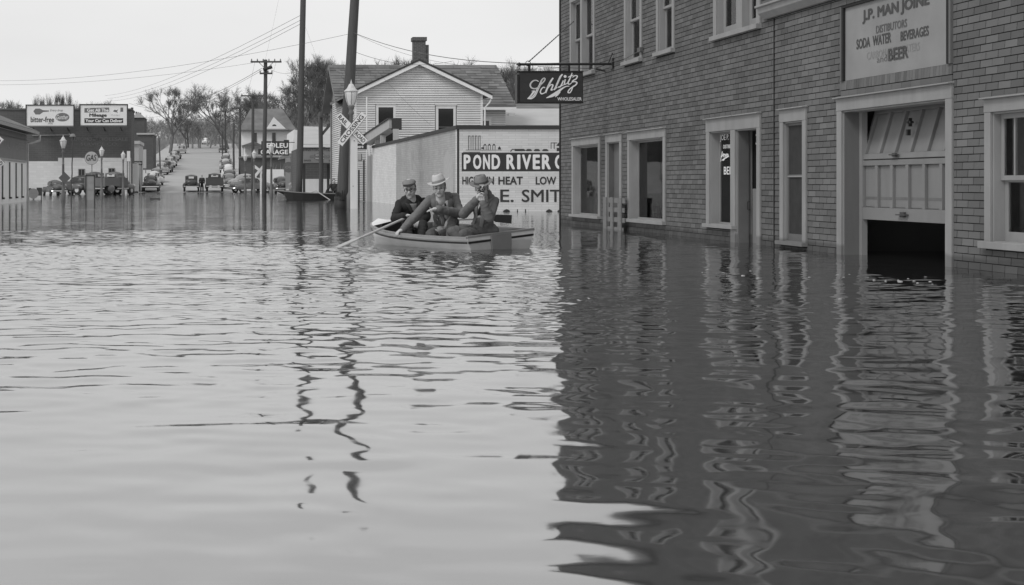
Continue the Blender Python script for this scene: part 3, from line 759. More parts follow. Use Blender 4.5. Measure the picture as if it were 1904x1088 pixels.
b = MB(); b.tube([(P(968, 0, YS).x, YS, zb), (X0 - .02, YS, zb + .01)], .024, 8); b.build('bar', M['black'], BR)
b = MB(); b.tube([(P(959, 0, YS).x, YS, zb), (P(963, 0, YS).x, YS, zb), (P(965, 0, YS).x, YS, zb), (P(966, 0, YS).x, YS, zb), (P(968, 0, YS).x, YS, zb)], [.004, .02, .045, .045, .02], 8); b.build('finial', M['black'], BR)
b = MB()
b.tube([P(982, 118, YS) + Vector((0, 0, .05 * math.sin(t) - .0)) + Vector((.05 * math.cos(t), 0, 0)) for t in np.linspace(0, 6.28, 12)], .007, 5); b.build('ring', M['black'], BR)
b = MB(); b.box(X0 - .045, X0 - .016, YS - .1, YS + .1, zb - .09, zb + .12); b.tube([(X0 - .1, YS, zb + .02), (X0 - .04, YS - .1, zb + .22)], .012, 5); b.build('wall_plate', M['black'], BR)
p0, p1 = P(983, 115, YS), Vector((X0 - .02, 33.2, P(0, 38, 33).z))
ch = thing('support_chain', 'chain running up from the sign bar to the building corner', 'chain', p0)
b = MB(); n = 44
for k in range(n):
    a = p0.lerp(p1, k / n); c = p0.lerp(p1, (k + .72) / n); b.tube([a, c], .016 if k % 2 else .011, 4)
b.build('links', M['wire'], ch)
b = MB(); b.tube([P(1000, 124, YS), P(1107, 128, YS)], .006, 4); b.tube([(P(1107, 0, YS).x, YS, P(0, 128, YS).z), (X0 - .02, 30.6, P(0, 128, YS).z)], .02, 5)
b.build('stay_wire', M['wire'], BR)
b = MB(); b.tube([(X0 - .05, YS, zb + .05), (X0 - .04, 28.9, zb + .03), (X0 - .04, 28.0, zb + .10)], .006, 4)
b.box(X0 - .07, X0 - .018, 27.85, 28.05, zb + .07, zb + .15); b.build('guy_rod', M['wire'], BR)

# ---- pallet in front of the narrow door
PX = X0 - .12
pl = thing('wooden_pallet', 'weathered slatted wooden pallet stood upright in the water before the narrow doorway', 'pallet', (PX, 30, 0))
yq = lambda px: F * PX / (px - VX)
for a, c in ((1124, 1129.6), (1136.8, 1141.6), (1150.8, 1157)):
    b = MB(); b.box(PX - .03, PX - .005, yq(c), yq(a), -.4, P(0, 367.5, yq(1135)).z + .01 * rng.random()); b.build('upright_slat', M['pallet'], pl, bevel=.003)
for t, bt, e in ((368, 377.5, 1161.5), (386, 394.5, 1160), (404, 412.8, 1161), (422, 430, 1158)):
    b = MB(); b.box(PX - .004, PX + .02, yq(e), yq(1128.5), P(0, bt, yq(1142)).z, P(0, t, yq(1142)).z); b.build('cross_slat', M['pallet'], pl, bevel=.003)

# ---------------------------------------------------------------- coal office with painted walls
YP = 47.8; XP = P(850, 0, YP).x; ZP = P(0, 234.5, YP).z
pb = thing('coal_office_building', 'low flat-roofed white painted coal dealer building with big lettering and drawing', 'building', (XP, YP, 0))
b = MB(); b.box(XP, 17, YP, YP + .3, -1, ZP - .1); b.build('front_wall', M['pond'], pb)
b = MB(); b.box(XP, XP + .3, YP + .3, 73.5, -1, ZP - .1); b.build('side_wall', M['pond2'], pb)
b = MB(); b.box(XP + .3, 17, YP + .3, 73.5, ZP - .35, ZP - .2); b.box(16.7, 17, YP + .3, 73.5, -1, ZP - .35); b.box(XP + .3, 17, 73.2, 73.5, -1, ZP - .35); b.build('flat_roof', M['roofl'], pb)
b = MB(); b.box(XP - .05, 17, YP - .05, YP + .35, ZP - .1, ZP + .02); b.box(XP - .05, XP + .35, YP + .35, 73.5, ZP - .1, ZP + .02); b.build('coping', M['inkd'], pb)
FW = lambda px, py: P(px, py, YP)
def fl(name, polys, m, ext=.004):
    c = FW(850, 341); return flat([[((p[0] - 850) * YP / F, (341 - p[1]) * YP / F) for p in q] for q in polys], (c.x, YP, c.z), FRONT, m, pb, name, ext)
def R_(a, b_, c, d): return [(a, b_), (c, b_), (c, d), (a, d)]
fl('painted_border', [R_(849.6, 400, 853.8, 236)], M['inkd'])
fl('painted_band', [R_(858.5, 318.5, 1200, 284)], M['inkd'])
def ft(s, x0, x1, y0, y1, m, bold=.03): 
    c = (FW(x0, y0) + FW(x1, y1)) / 2; return text(s, (c.x, YP, c.z), (x1 - x0) * YP / F, abs(y1 - y0) * YP / F, m, pb, FRONT, bold, ext=.008)
for s, a, c in (('P', 862, 875), ('O', 879.5, 895), ('N', 898, 911), ('D', 914, 930), ('R', 941.5, 957.5), ('I', 961.5, 967.5), ('V', 970.5, 987.5), ('E', 990.5, 1004), ('R', 1007.5, 1024), ('C', 1031.5, 1047), ('O', 1051, 1067), ('A', 1070, 1086), ('L', 1090, 1101)):
    ft(s, a, c, 287.5, 315, M['letter'], .045)
for s, a, c in (('HIGH', 859.5, 889), ('IN', 905, 918.5), ('HEAT', 926.5, 972), ('LOW', 996, 1034), ('IN', 1041, 1054), ('ASH', 1061, 1090)):
    ft(s, a, c, 328.5, 343.5, M['inkd'], .03)
for s, a, c in (('J.', 899, 913), ('E.', 930, 955), ('SMITH', 970, 1067)): ft(s, a, c, 352.5, 376, M['inkd'], .012)
for s, a, c in (('C', 932, 948), ('O', 1012, 1030), ('A', 958, 966), ('L', 976, 982), ('O', 1034, 1048)): ft(s, a, c, 389, 420, M['inkd'], .03)
# drawing of the works: stacks, tanks, ovens
k_ = []
for x in (870.5, 877, 883.3, 889.5): k_ += [R_(x, 279, x + 1.1, 252.5), R_(x, 253.6, x + 4.2, 252.3), R_(x + 3.3, 279, x + 4.0, 253)]
k_ += [R_(866, 279.6, 893, 278.6), R_(861, 283.5, 893, 282.6), R_(895, 277, 900, 274), R_(893, 279.5, 933, 278.8)]
for x in (899, 907, 915.6): k_ += [R_(x, 278.5, x + 1.1, 270), R_(x + 4.4, 278.5, x + 5.4, 270), R_(x + .6, 270.5, x + 5, 269), R_(x + 1.6, 269, x + 4, 267.7)]
k_ += [[(926, 278), (926, 275), (928.6, 272), (931, 275), (931, 278)]]
k_ += [[(948, 282), (952, 277), (974, 277), (974, 278.4), (953, 278.4), (950, 282)]]
for x in (956, 965, 977, 992, 1007.5): k_ += [[(x, 280), (x + 3, 277.2), (x + 9, 277.2), (x + 12.5, 279.2), (x + 11, 281), (x + 2, 281)]]
k_ += [R_(1024, 277, 1025.2, 265), R_(1029.6, 277, 1031, 265), R_(1024, 266.4, 1036, 265.2), [(1034, 271), (1040, 264), (1048, 264), (1048, 270), (1040, 272)], R_(1035, 281, 1046, 275)]
fl('painted_drawing', k_, M['inkd'])
fl('painted_ledge', [[(866, 282), (870, 279.8), (893, 279.8), (890, 282)]], M['whited'], .003)
# ghost lettering on the side wall
def sidep(px, py): 
    Y = F * XP / (px - VX); return Vector((XP - .006, Y, H + (VY - py) * XP / (px - VX)))
b = MB()
def sq(px0, px1, py0, py1): 
    a, c = F * XP / (px0 - VX), F * XP / (px1 - VX); m_ = (px0 + px1) / 2; z1, z0 = H + (VY - py0) * XP / (m_ - VX), H + (VY - py1) * XP / (m_ - VX)
    b.poly([(XP - .005, a, z0), (XP - .005, c, z0), (XP - .005, c, z1), (XP - .005, a, z1)])
for q in ((738, 746, 281, 286), (738, 747, 291, 300), (739, 746, 308, 316), (764, 769, 281, 300), (765, 768, 306, 316)): sq(*q)
for r_ in range(3):
    for c_ in range(3): sq(777 + c_ * 5.2, 780 + c_ * 5.2, 279 + r_ * 7, 283 + r_ * 7)
for r_ in range(3):
    for c_ in range(2): sq(779 + c_ * 5, 782 + c_ * 5, 318 + r_ * 7, 322.5 + r_ * 7)
b.build('ghost_lettering', M['ghost'], pb)
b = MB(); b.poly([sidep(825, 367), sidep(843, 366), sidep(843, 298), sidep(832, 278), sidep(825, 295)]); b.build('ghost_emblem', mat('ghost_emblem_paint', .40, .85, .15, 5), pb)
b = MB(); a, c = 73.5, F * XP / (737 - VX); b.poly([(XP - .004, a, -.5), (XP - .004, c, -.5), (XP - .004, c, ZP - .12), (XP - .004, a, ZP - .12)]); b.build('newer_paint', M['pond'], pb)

# ---------------------------------------------------------------- white clapboard house
PH = R(1.5); O = Vector((7.0, 75.6, 0)); dx = Vector((math.cos(PH), math.sin(PH), 0)); dn = Vector((math.sin(PH), -math.cos(PH), 0))
hs = thing('clapboard_house', 'white clapboard house with front gable, worn shingle roof and brick chimney', 'house', O)
def HP(t, o, z): return O + dx * t + dn * o + Vector((0, 0, z))    # along the front, out of the front, up
WF, ZE, ZA = 6.45, 5.45, 7.0
def clap(mb, org, d, nrm, L, z0, z1, wins, lim=None, ex=.115):
    z = z0
    while z < z1:
        h = min(ex, z1 - z) - .020; lo, hi = (0, L) if lim is None else lim(z)
        segs = [(lo, hi)]
        for a, c, e, g_ in wins:
            if e < z + h * .6 and g_ > z + h * .4:
                ns = []
                for s0, s1 in segs:
                    if c <= s0 or a >= s1: ns.append((s0, s1)); continue
                    if a > s0: ns.append((s0, a))
                    if c < s1: ns.append((c, s1))
                segs = ns
        for s0, s1 in segs:
            if s1 - s0 < .05: continue
            s = s0
            while s < s1:
                e_ = min(s + random.uniform(2.2, 4.5), s1)
                q = org + d * s; r_ = org + d * (e_ - .004); Z = Vector((0, 0, 1))
                b0, b1, t0, t1 = q + nrm * .048 + Z * z, r_ + nrm * .048 + Z * z, q + nrm * .006 + Z * (z + h), r_ + nrm * .006 + Z * (z + h)
                mb.poly([b0, b1, t1, t0]); mb.poly([q + Z * z, r_ + Z * z, b1, b0]); s = e_
        z += ex
# wall shells
b = MB(); T = .25
b.prism([HP(0, 0, -.6), HP(WF, 0, -.6), HP(WF, 0, ZE), HP(WF / 2, 0, ZA), HP(0, 0, ZE)], dn * -T)
b.prism([HP(0, -T, -.6), HP(0, -10.5, -.6), HP(0, -10.5, ZE), HP(0, -T, ZE)], dx * T); b.prism([HP(WF - T, -T, -.6), HP(WF - T, -5, -.6), HP(WF - T, -5, ZE), HP(WF - T, -T, ZE)], dx * T)
RZ, RE = 7.42, 5.25; D0, DR, D1 = -4.9, -8.4, -11.9; XL, XR = 0, 8.7    # main block
b.prism([HP(XL, D0, ZE - .02), HP(XL, D1, ZE - .02), HP(XL, DR, RZ - .15)], dx * T)
b.prism([HP(WF, D0, -.6), HP(XR, D0, -.6), HP(XR, D0, RE), HP(WF, D0, RE)], dn * -T)
b.prism([HP(XR, D0, -.6), HP(XR, D1, -.6), HP(XR, D1, RE), HP(XR, DR, RZ - .1), HP(XR, D0, RE)], dx * -T); b.prism([HP(XL, D1, -.6), HP(XR, D1, -.6), HP(XR, D1, RE), HP(XL, D1, RE)], dn * T)
b.build('wall', M['inkf'], hs)  # dark shell seen through the board gaps stands in for their shadow lines
zz = lambda py, Y: H + (VY - py) * Y / F
wins_f = [(1.05, 2.05, 2.75, 4.85), (4.05, 5.15, 2.75, 4.85)]
slope = (ZA - ZE) / (WF / 2)
cl = MB(); clap(cl, HP(0, 0, 0), dx, dn, WF, -.3, ZA - .1, wins_f, lambda z: (0, WF) if z < ZE else ((z - ZE) / slope, WF - (z - ZE) / slope))
clap(cl, HP(0, -10.5, 0), -dn * -1, -dx, 10.5, -.3, ZE, [(9.4, 9.75, .3, 1.9), (8.2, 8.5, 2.9, 4.7)])
clap(cl, HP(WF, D0, 0), dx, dn, XR - WF, -.3, RE, [(.55, 1.45, 2.9, 4.45)])
cl.build('clapboard', M['clap'], hs, kind='stuff')
def hwin(t0, t1, z0, z1, off, open_low=False):
    f = MB(); w_ = .12
    f.prism([HP(t0 - w_, off + .03, z0 - .08), HP(t0, off + .03, z0 - .08), HP(t0, off + .03, z1), HP(t0 - w_, off + .03, z1)], dn * -.1)
    f.prism([HP(t1, off + .03, z0 - .08), HP(t1 + w_, off + .03, z0 - .08), HP(t1 + w_, off + .03, z1), HP(t1, off + .03, z1)], dn * -.1)
    f.prism([HP(t0 - w_, off + .035, z1), HP(t1 + w_, off + .035, z1), HP(t1 + w_, off + .035, z1 + .16), HP(t0 - w_, off + .035, z1 + .16)], dn * -.1)
    f.prism([HP(t0 - w_ - .05, off + .08, z1 + .16), HP(t1 + w_ + .05, off + .08, z1 + .16), HP(t1 + w_ + .05, off + .08, z1 + .20), HP(t0 - w_ - .05, off + .08, z1 + .20)], dn * -.14)
    f.prism([HP(t0 - w_, off + .07, z0 - .12), HP(t1 + w_, off + .07, z0 - .12), HP(t1 + w_, off + .07, z0 - .07), HP(t0 - w_, off + .07, z0 - .07)], dn * -.14)
    fo = f.build('window', M['whited'], hs)
    g_ = MB(); g_.prism([HP(t0, off + .005, z0 - .07), HP(t1, off + .005, z0 - .07), HP(t1, off + .005, z1), HP(t0, off + .005, z1)], dn * -.004); g_.build('pane', M['dglass'], fo)
    s_ = MB(); zm = (z0 + z1) / 2; s_.prism([HP(t0, off + .018, zm - .02), HP(t1, off + .018, zm - .02), HP(t1, off + .018, zm + .02), HP(t0, off + .018, zm + .02)], dn * -.02); s_.build('meeting_rail', M['doordark'], fo)
hwin(1.20, 1.95, 2.8, 4.72, .0); hwin(4.22, 4.98, 2.8, 4.66, .0); hwin(WF + .62, WF + 1.36, 2.9, 4.25, D0)
# roofs
def roofslab(pts, name='roof'):
    b = MB(); b.prism(pts, (0, 0, .10)); return b.build(name, M['roof'], hs)
ov = .28; e = .42
roofslab([HP(-e, ov, ZE - e * slope), HP(WF / 2, ov, ZA), HP(WF / 2, -8, ZA), HP(-e, -8, ZE - e * slope)])
roofslab([HP(WF + e, ov, ZE - e * slope), HP(WF / 2, ov, ZA), HP(WF / 2, -8, ZA), HP(WF + e, -8, ZE - e * slope)])
ms = (RZ - RE) / (D0 - DR)
roofslab([HP(XL - .45, D0 + .45, RE - .45 * ms), HP(XR + .45, D0 + .45, RE - .45 * ms), HP(XR + .25, DR, RZ), HP(XL - .45, DR, RZ)])
roofslab([HP(XL - .45, D1 - .45, RE - .45 * ms), HP(XR + .45, D1 - .45, RE - .45 * ms), HP(XR + .25, DR, RZ), HP(XL - .45, DR, RZ)])
# rows of shingles standing proud of the roof planes
sh = MB()
def shing(o0, ax, L0, L1, up, n, ex=.30):
    nrm = ax.cross(up).normalized()
    if nrm.z < 0: nrm = -nrm
    for r_ in range(n):
        s = 0; w0, w1 = L0(r_ / n), L1(r_ / n); s = w0
        while s < w1:
            w_ = random.uniform(.25, .9); e_ = min(s + w_, w1)
            if random.random() > .06:
                p0 = o0 + ax * s + up * (r_ * ex); p1 = o0 + ax * (e_ - .015) + up * (r_ * ex); q = up * ex
                t = .018 + random.random() * .02
                sh.poly([p0 + nrm * t, p1 + nrm * t, p1 + q + nrm * .004, p0 + q + nrm * .004]); sh.poly([p0, p1, p1 + nrm * t, p0 + nrm * t])
            s = e_
upf = (HP(0, DR, RZ) - HP(0, D0 + .45, RE - .45 * ms)); nL = int(upf.length / .3); upf.normalize()
shing(HP(0, D0 + .45, RE - .45 * ms + .104), dx, lambda f: -.45, lambda f: XR + .45 - .2 * f, upf, nL)
for sgn in (0, 1):
    base = HP(-e if not sgn else WF + e, -8, ZE - e * slope + .104); top = HP(WF / 2, -8, ZA + .104); u_ = top - base; n_ = int(u_.length / .3); u_.normalize()
    shing(base, dn, lambda f: 0, lambda f: 8 + ov, u_, n_)
sh.build('roof_shingle', M['roof'], hs, kind='stuff')
for s0, s1 in (((-e - .02), WF / 2), ((WF + e + .02), WF / 2)):
    b = MB(); b.prism([HP(s0, ov + .03, ZE - e * slope - .13), HP(s1, ov + .03, ZA - .16), HP(s1, ov + .03, ZA + .03), HP(s0, ov + .03, ZE - e * slope + .05)], dn * -.04)
    b.build('rake_board', M['white'], hs)
    b = MB(); b.prism([HP(s0, ov + .06, ZE - e * slope + .06), HP(s1, ov + .06, ZA + .04), HP(s1, ov + .06, ZA + .13), HP(s0, ov + .06, ZE - e * slope + .15)], dn * -.10); b.build('roof_edge', M['inkd'], hs)
b = MB(); b.prism([HP(XL - .47, D0 + .47, RE - .50 * ms - .1), HP(XL - .47, DR, RZ - .14), HP(XL - .47, DR, RZ + .02), HP(XL - .47, D0 + .47, RE - .45 * ms + .02)], dx * .04); b.build('rake_board', M['trimd'], hs)
b = MB(); b.prism([HP(XR - 2.5, D0 + .5, RE - .47 * ms - .14), HP(XR + .47, D0 + .5, RE - .47 * ms - .14), HP(XR + .47, D0 + .5, RE - .47 * ms), HP(XR - 2.5, D0 + .5, RE - .47 * ms)], dn * -.05); b.build('eave_board', M['white'], hs)
for t in (-.015, WF - .10):
    b = MB(); b.prism([HP(t, .035, -.3), HP(t + .115, .035, -.3), HP(t + .115, .035, ZE - .05), HP(t, .035, ZE - .05)], dn * -.04); b.build('corner_board', M['white'], hs)
b = MB(); b.tube([HP(WF + .1, .12, -.3), HP(WF + .1, .12, 4.7), HP(WF + .32, .2, 4.95), HP(WF + .38, .25, 5.1)], .045, 6); b.build('downpipe', M['whited'], hs)
b = MB(); b.tube([HP(.55, .5, -.3), HP(.55, .5, 5.2)], .035, 6); b.build('downpipe', M['white'], hs)
# chimney
cc = P(779, 0, 80.5); b = MB(); cz = zz(118, 80.5) - .5
b.box(cc.x - .32, cc.x + .32, 80.2, 80.85, cz - 1, zz(74, 80.5)); b.box(cc.x - .38, cc.x + .38, 80.14, 80.91, zz(77, 80.5), zz(70, 80.5)); b.box(cc.x + .33, cc.x + .50, 80.3, 80.7, cz - 1, zz(84, 80.5))
b.box(cc.x - .38, cc.x + .40, 80.14, 80.91, cz - 1, zz(112, 80.5)); b.build('chimney', M['chim'], hs)

# pale roofed shed behind the coal office, right
rb = thing('metal_roof_shed', 'long low shed with pale roof showing above the coal office wall, right of the house', 'shed', (16, 84, 0))
b = MB(); b.box(16.2, 27, 84, 92, -.6, 3.2); b.build('wall', M['whited'], rb)
b = MB(); b.prism([P(938, 236, 83.5), P(938, 205, 88), Vector((27.5, 88, P(0, 205, 88).z)), Vector((27.5, 83.5, P(0, 236, 83.5).z))], (0, 0, .1)); b.build('roof', M['roofl'], rb)
b = MB(); b.box(P(959, 0, 84).x, P(971, 0, 84).x, 86, 86.6, P(0, 222, 86).z, P(0, 217.5, 86).z + .2); b.build('skylight', M['white'], rb)
db = thing('dark_roof_building', 'dark roofed building behind the pale shed roof', 'building', (18, 100, 0))
b = MB(); b.box(P(935, 0, 100).x, P(1060, 0, 100).x, 100, 108, -.6, P(0, 204, 100).z); b.build('wall', M['dbrick'], db)
b = MB(); b.prism([Vector((P(932, 0, 100).x, 99.6, P(0, 205, 100).z)), Vector((P(1070, 0, 100).x, 99.6, P(0, 205, 100).z)), Vector((P(1070, 0, 100).x, 104, P(0, 191, 104).z)), Vector((P(940, 0, 104).x, 104, P(0, 191, 104).z))], (0, 0, .15)); b.build('roof', M['roof'], db)

# coal chute, board fence and small fittings by the house
ct = thing('coal_chute', 'white plank coal chute sloping on posts over the coal office roof', 'chute', P(712, 272, 70))
a, c = P(683, 262, 73.5), P(733, 230, 69)
b = MB(); b.beam(a, c, .5, .42); b.build('trough', M['plank'], ct)
b = MB(); b.beam(a + Vector((0, 0, .23)), c + Vector((0, 0, .23)), .62, .05); b.build('top_board', M['wood'], ct)
b = MB(); b.obox(c + Vector((.1, 0, -.02)), (.22, 0, 0), (0, .2, 0), (0, 0, .26)); b.build('end_hood', M['inkd'], ct)
for px, Y in ((712, 70.5), (736, 68.5), (702, 72)):
    b = MB(); p = P(px, 0, Y); b.box(p.x - .12, p.x + .12, Y - .1, Y + .1, ZP - .1, P(0, 240 if px > 720 else 252, Y).z); b.build('post', M['plank'], ct)
bf = thing('board_panel', 'tall weathered grey boards standing between the house and the coal office', 'boards', P(693, 378, 74))
for px0, px1, t in ((683, 688.5, 290), (688.8, 694, 288), (694.3, 699.5, 288), (699.8, 704, 289)):
    b = MB(); b.box(P(px0, 0, 74.2).x, P(px1, 0, 74.2).x, 74.1, 74.2, -.5, P(0, t, 74).z); b.build('board', M['plank'], bf)
for px in (687, 693, 699.5):
    b = MB(); p = P(px, 289, 74.3); b.beam((p.x, 74.3, p.z), (p.x - .06, 74.3, P(0, 266, 74).z), .09, .05, (0, 1, 0)); b.build('slat', M['white'], bf)
el_ = thing('electric_meter_pipe', 'conduit pipe with small meter box on the coal office rear corner', 'conduit', P(706, 378, 72.5))
b = MB(); b.tube([P(706.5, 385, 72.6), P(706.5, 276, 72.6)], .035, 6); b.build('pipe', M['metal'], el_)
b = MB(); p = P(708, 348, 72.5); b.box(p.x - .1, p.x + .1, 72.4, 72.6, p.z - .22, p.z + .22); b.build('meter_box', M['galv'], el_)
cs = thing('shop_sign', 'small dark sign with white handwriting hung behind the railroad crossbuck', 'sign', P(671, 276, 73))
b = MB(); p = P(671, 0, 73.0); b.box(P(661, 0, 73).x, P(682, 0, 73).x, 72.95, 73.05, P(0, 278, 73).z, P(0, 252, 73).z); b.build('panel', M['signblack'], cs)
for s, py, w_ in (('Cold', 257, 11), ('Sold', 264.5, 11), ('here', 272.5, 13)): text(s, (P(669, 0, 73).x, 72.95, P(0, py, 73).z), w_ * 73 / F, 6 * 73 / F, M['letter'], cs, FRONT, .03, ext=.01)
nb = thing('notice_frame', 'small framed notice on the clapboards beside the crossing post', 'notice', P(670, 300, 75.2))
b = MB(); b.box(P(666, 0, 75.2).x, P(673, 0, 75.2).x, 75.15, 75.25, P(0, 299, 75.2).z, P(0, 286, 75.2).z); b.build('frame', M['inkd'], nb)
b = MB(); b.box(P(666, 0, 75.2).x, P(671.6, 0, 75.2).x, 75.12, 75.149, P(0, 297.6, 75.2).z, P(0, 286, 75.2).z); b.build('sheet', M['plank'], nb)
for k, (px, t, bt) in enumerate(((667.2, 316, 382), (676.5, 298, 374))):
    b = MB(); b.tube([P(px, bt, 74.9), P(px, t, 74.9)], .045, 6); b.build('wall_pipe', M['inkd'], None, loc=P(px, bt, 74.9)); 
for i_, o in enumerate([o for o in C.objects if o.name.startswith('wall_pipe')]):
    setp(o, ['dark vent pipe on the clapboards, nearer the crossing post', 'taller dark vent pipe beside the board panel'][i_], 'pipe', 'vent pipes on the house wall')

# ---------------------------------------------------------------- poles, lamps and the crossing
def pole(label, bx, by, tx, ty, Y, r0, r1, top=None, group='utility poles', wet=True, z0=None):
    p = P(bx, by, Y); q = P(tx, ty, Y); z0 = -.6 if z0 is None else z0
    p0 = Vector((p.x, Y, p.z)); d = (q - p0); p0 = p0 + d * ((z0 - p0.z) / d.z)
    if top: q = p0 + d * ((top - z0) / d.z)
    o = thing('utility_pole', label, 'pole', (p0.x, Y, max(z0, 0)), group)
    n = 9; pts = [p0.lerp(q, k / (n - 1)) + Vector((random.uniform(-.015, .015), 0, 0)) for k in range(n)]
    b = MB(); b.tube(pts, [r0 + (r1 - r0) * k / (n - 1) for k in range(n)], 12); b.build('shaft', M['wood'], o, smooth=True)
    return o, q, p0
big, bigtop, bp0 = pole('thick leaning dark pole right behind the crossing post', 635.5, 388, 659, 0, 54.5, .235, .14, 10.5)
b = MB(); b.tube([(bp0.x, 54.5, -.3), (bp0.x + .008, 54.5, .42)], [.243, .243], 14); b.build('wet_foot', M['woodwet'], big, smooth=True)
b = MB()
for k in range(9):
    a_ = 3.5 + k * .30; r_ = .226; b.tube([(bp0.x + .02 + r_ * math.cos(a_), 54.5 + r_ * math.sin(a_), .30), (bp0.x + .035 + (r_ - .004) * math.cos(a_), 54.5 + (r_ - .004) * math.sin(a_), .52 + .22 * rng.random())], [.04, .012], 5)
b.build('damp_streak', M['woodwet'], big)
mid, midtop, mp0 = pole('tall straight dark pole standing in front of the moored rowing boat', 556, 371, 563.5, 0, 84, .19, .15, 14)
b = MB(); b.tube([(mp0.x, 84, -.3), (mp0.x, 84, .12)], .2, 12); b.build('wet_foot', M['woodwet'], mid)
t3, t3top, _ = pole('telegraph pole with two crossarms nearest the flooded junction', 491, 365, 494, 111, 109, .17, .13, None, 'telegraph poles')
def arm(o, px, py, Y, half, ins=6, mt='wood', braces=True):
    c = P(px, py, Y); b = MB(); b.box(c.x - half, c.x + half, Y - .26, Y - .15, c.z - .06, c.z + .06); b.build('crossarm', M[mt], o)
    if ins:
        for k in range(ins):
            x = c.x - half * .93 + 2 * half * .93 * k / (ins - 1); q = MB(); q.lathe([(.03, 0), (.055, .04), (.035, .09), (.05, .12), (.01, .17)], (x, Y - .2, c.z + .06), 6); q.build('insulator', M['metal'], o)
    if braces:
        for s in (-1, 1):
            q = MB(); q.beam((c.x + s * half * .45, Y - .2, c.z - .05), (c.x, Y - .2, c.z - .55), .04, .04); q.build('brace', M[mt], o)
arm(t3, 494.5, 115.5, 109, 1.12, 6); arm(t3, 494.5, 137, 109, .46, 4, braces=False)
b = MB(); c = P(497, 127, 108.7); b.tube([c + Vector((-.3, 0, -.1)), c + Vector((.35, 0, .1))], .12, 8); b.build('splice_case', M['black'], t3)
t4, _, _ = pole('second telegraph pole with a single crossarm', 470, 355, 470.5, 175, 143, .17, .12, None, 'telegraph poles', z0=gz1(3.6, 143)); arm(t4, 470.5, 178.5, 143, 1.15, 4)
t5, _, _ = pole('third telegraph pole with a thin crossarm', 446, 339, 446.5, 198, 187, .17, .12, None, 'telegraph poles', z0=gz1(3.1, 187)); arm(t5, 446.5, 201.5, 187, 1.1, 0)
t6, _, _ = pole('fourth telegraph pole, thin and far up the hill', 419.5, 303, 419, 202, 240, .15, .11, None, 'telegraph poles', z0=gz1(1.7, 240)); arm(t6, 419, 207, 240, 1.05, 0)
t7, _, _ = pole('bare pole between the third and fourth telegraph poles', 434.5, 330, 434.5, 228, 205, .15, .11, None, 'telegraph poles', z0=gz1(2.5, 205))
t8, _, _ = pole('farthest short pole beside the street on the right', 414, 290, 413, 240, 275, .14, .1, None, 'telegraph poles', z0=gz1(1.3, 275))
tl_, _, _ = pole('dark pole at the right corner of the brick wholesale building', 247.3, 358, 245.5, 200, 148, .16, .13, None, 'utility poles', z0=-.1)
b = MB(); c = P(243.5, 244, 147.7); b.box(c.x - .5, c.x + .35, 147.5, 147.6, c.z - .04, c.z + .04); b.build('bracket', M['wood'], tl_)
tk, _, _ = pole('old dark pole with a slanting brace, left of the house', 597, 372, 596.5, 208, 92, .14, .13, None, 'utility poles')
b = MB(); b.beam(P(597, 252, 92), P(622, 222, 92), .12, .16); b.build('brace', M['wood'], tk); b = MB(); b.beam(P(594, 217, 91.8), P(625, 217, 91.8), .14, .12); b.build('crossarm', M['wood'], tk)
sl_, _, _ = pole('pale street pole on the left pavement', 298, 311, 295.5, 256, 190, .1, .08, None, 'street poles', z0=gz1(-7, 190))
sl_['category'] = 'pole'
sm, _, _ = pole('slim leaning floodlight mast left of the gas sign', 132, 374, 136, 252, 80, .035, .03, None, 'street poles')
b = MB(); c = P(135, 253, 79.9); b.lathe([(.04, .12), (.10, .10), (.16, -.02), (.15, -.05)], c, 10); b.tube([c, c + Vector((-.2, 0, .12))], .02, 5); b.build('floodlight', M['metal'], sm)

def lamp(label, px, Y, ztop, grp='street lamps'):
    x = P(px, 0, Y).x; o = thing('street_lamp', label, 'street lamp', (0, 0, 0), grp); o.location = (0, 0, 0)
    b = MB(); b.lathe([(.13, -.6), (.13, .35), (.085, .45), (.06, 1.9), (.075, 1.92), (.055, 1.95), (.05, 2.55), (.09, 2.6), (.055, 2.66), (.07, 2.74), (.11, 2.80)], (0, 0, 0), 12); b.build('post', M['lampmetal'], o, smooth=True)
    b = MB(); b.lathe([(.08, 2.80), (.10, 2.84), (.145, 2.96), (.175, 3.10), (.180, 3.19), (.172, 3.20)], (0, 0, 0), 14); g_ = b.build('globe', M['lampglass'], o, smooth=True)
    for k in range(6):
        a_ = math.pi * k / 3 + .5; q = MB(); ca, sa = math.cos(a_), math.sin(a_)
        q.tube([(.102 * ca, .102 * sa, 2.84), (.147 * ca, .147 * sa, 2.96), (.177 * ca, .177 * sa, 3.10), (.184 * ca, .184 * sa, 3.2)], .006, 4); q.build('rib', M['lampmetal'], g_)
    b = MB(); b.lathe([(.20, 3.19), (.205, 3.21), (.13, 3.27), (.095, 3.33), (.06, 3.40), (.02, 3.42), (.028, 3.45), (.012, 3.48), (.004, 3.53)], (0, 0, 0), 14); b.build('cap', M['lampcap'], o, smooth=True)
    s = ztop / 3.5; o.location = (x, Y, 0); o.scale = (s, s, s); return o
L0 = lamp('large ornamental street lamp above the crossbuck', 653, 53.95, 4.62)
L0.scale = (1.28, 1.28, 1.31)
lampspec = [('ornamental street lamp with a diamond sign, nearest on the left', 117.5, 79, 3.42), ('street lamp just right of the round gas sign', 189, 101, 3.4), ('third street lamp on the left, by the brick building corner', 229, 118, 3.45),
            ('street lamp in front of the garage sign', 504.5, 100, 3.65), ('street lamp left of the telegraph pole with two arms', 472.5, 120, 3.6), ('smallest street lamp on the right side of the street', 456, 134, 3.6)]
for lb, px, Y, zt_ in lampspec:
    c = copy_tree(L0); c['label'] = lb; c.location = (P(px, 0, Y).x, Y, 0); s = zt_ / 3.5; c.scale = (s, s, s)
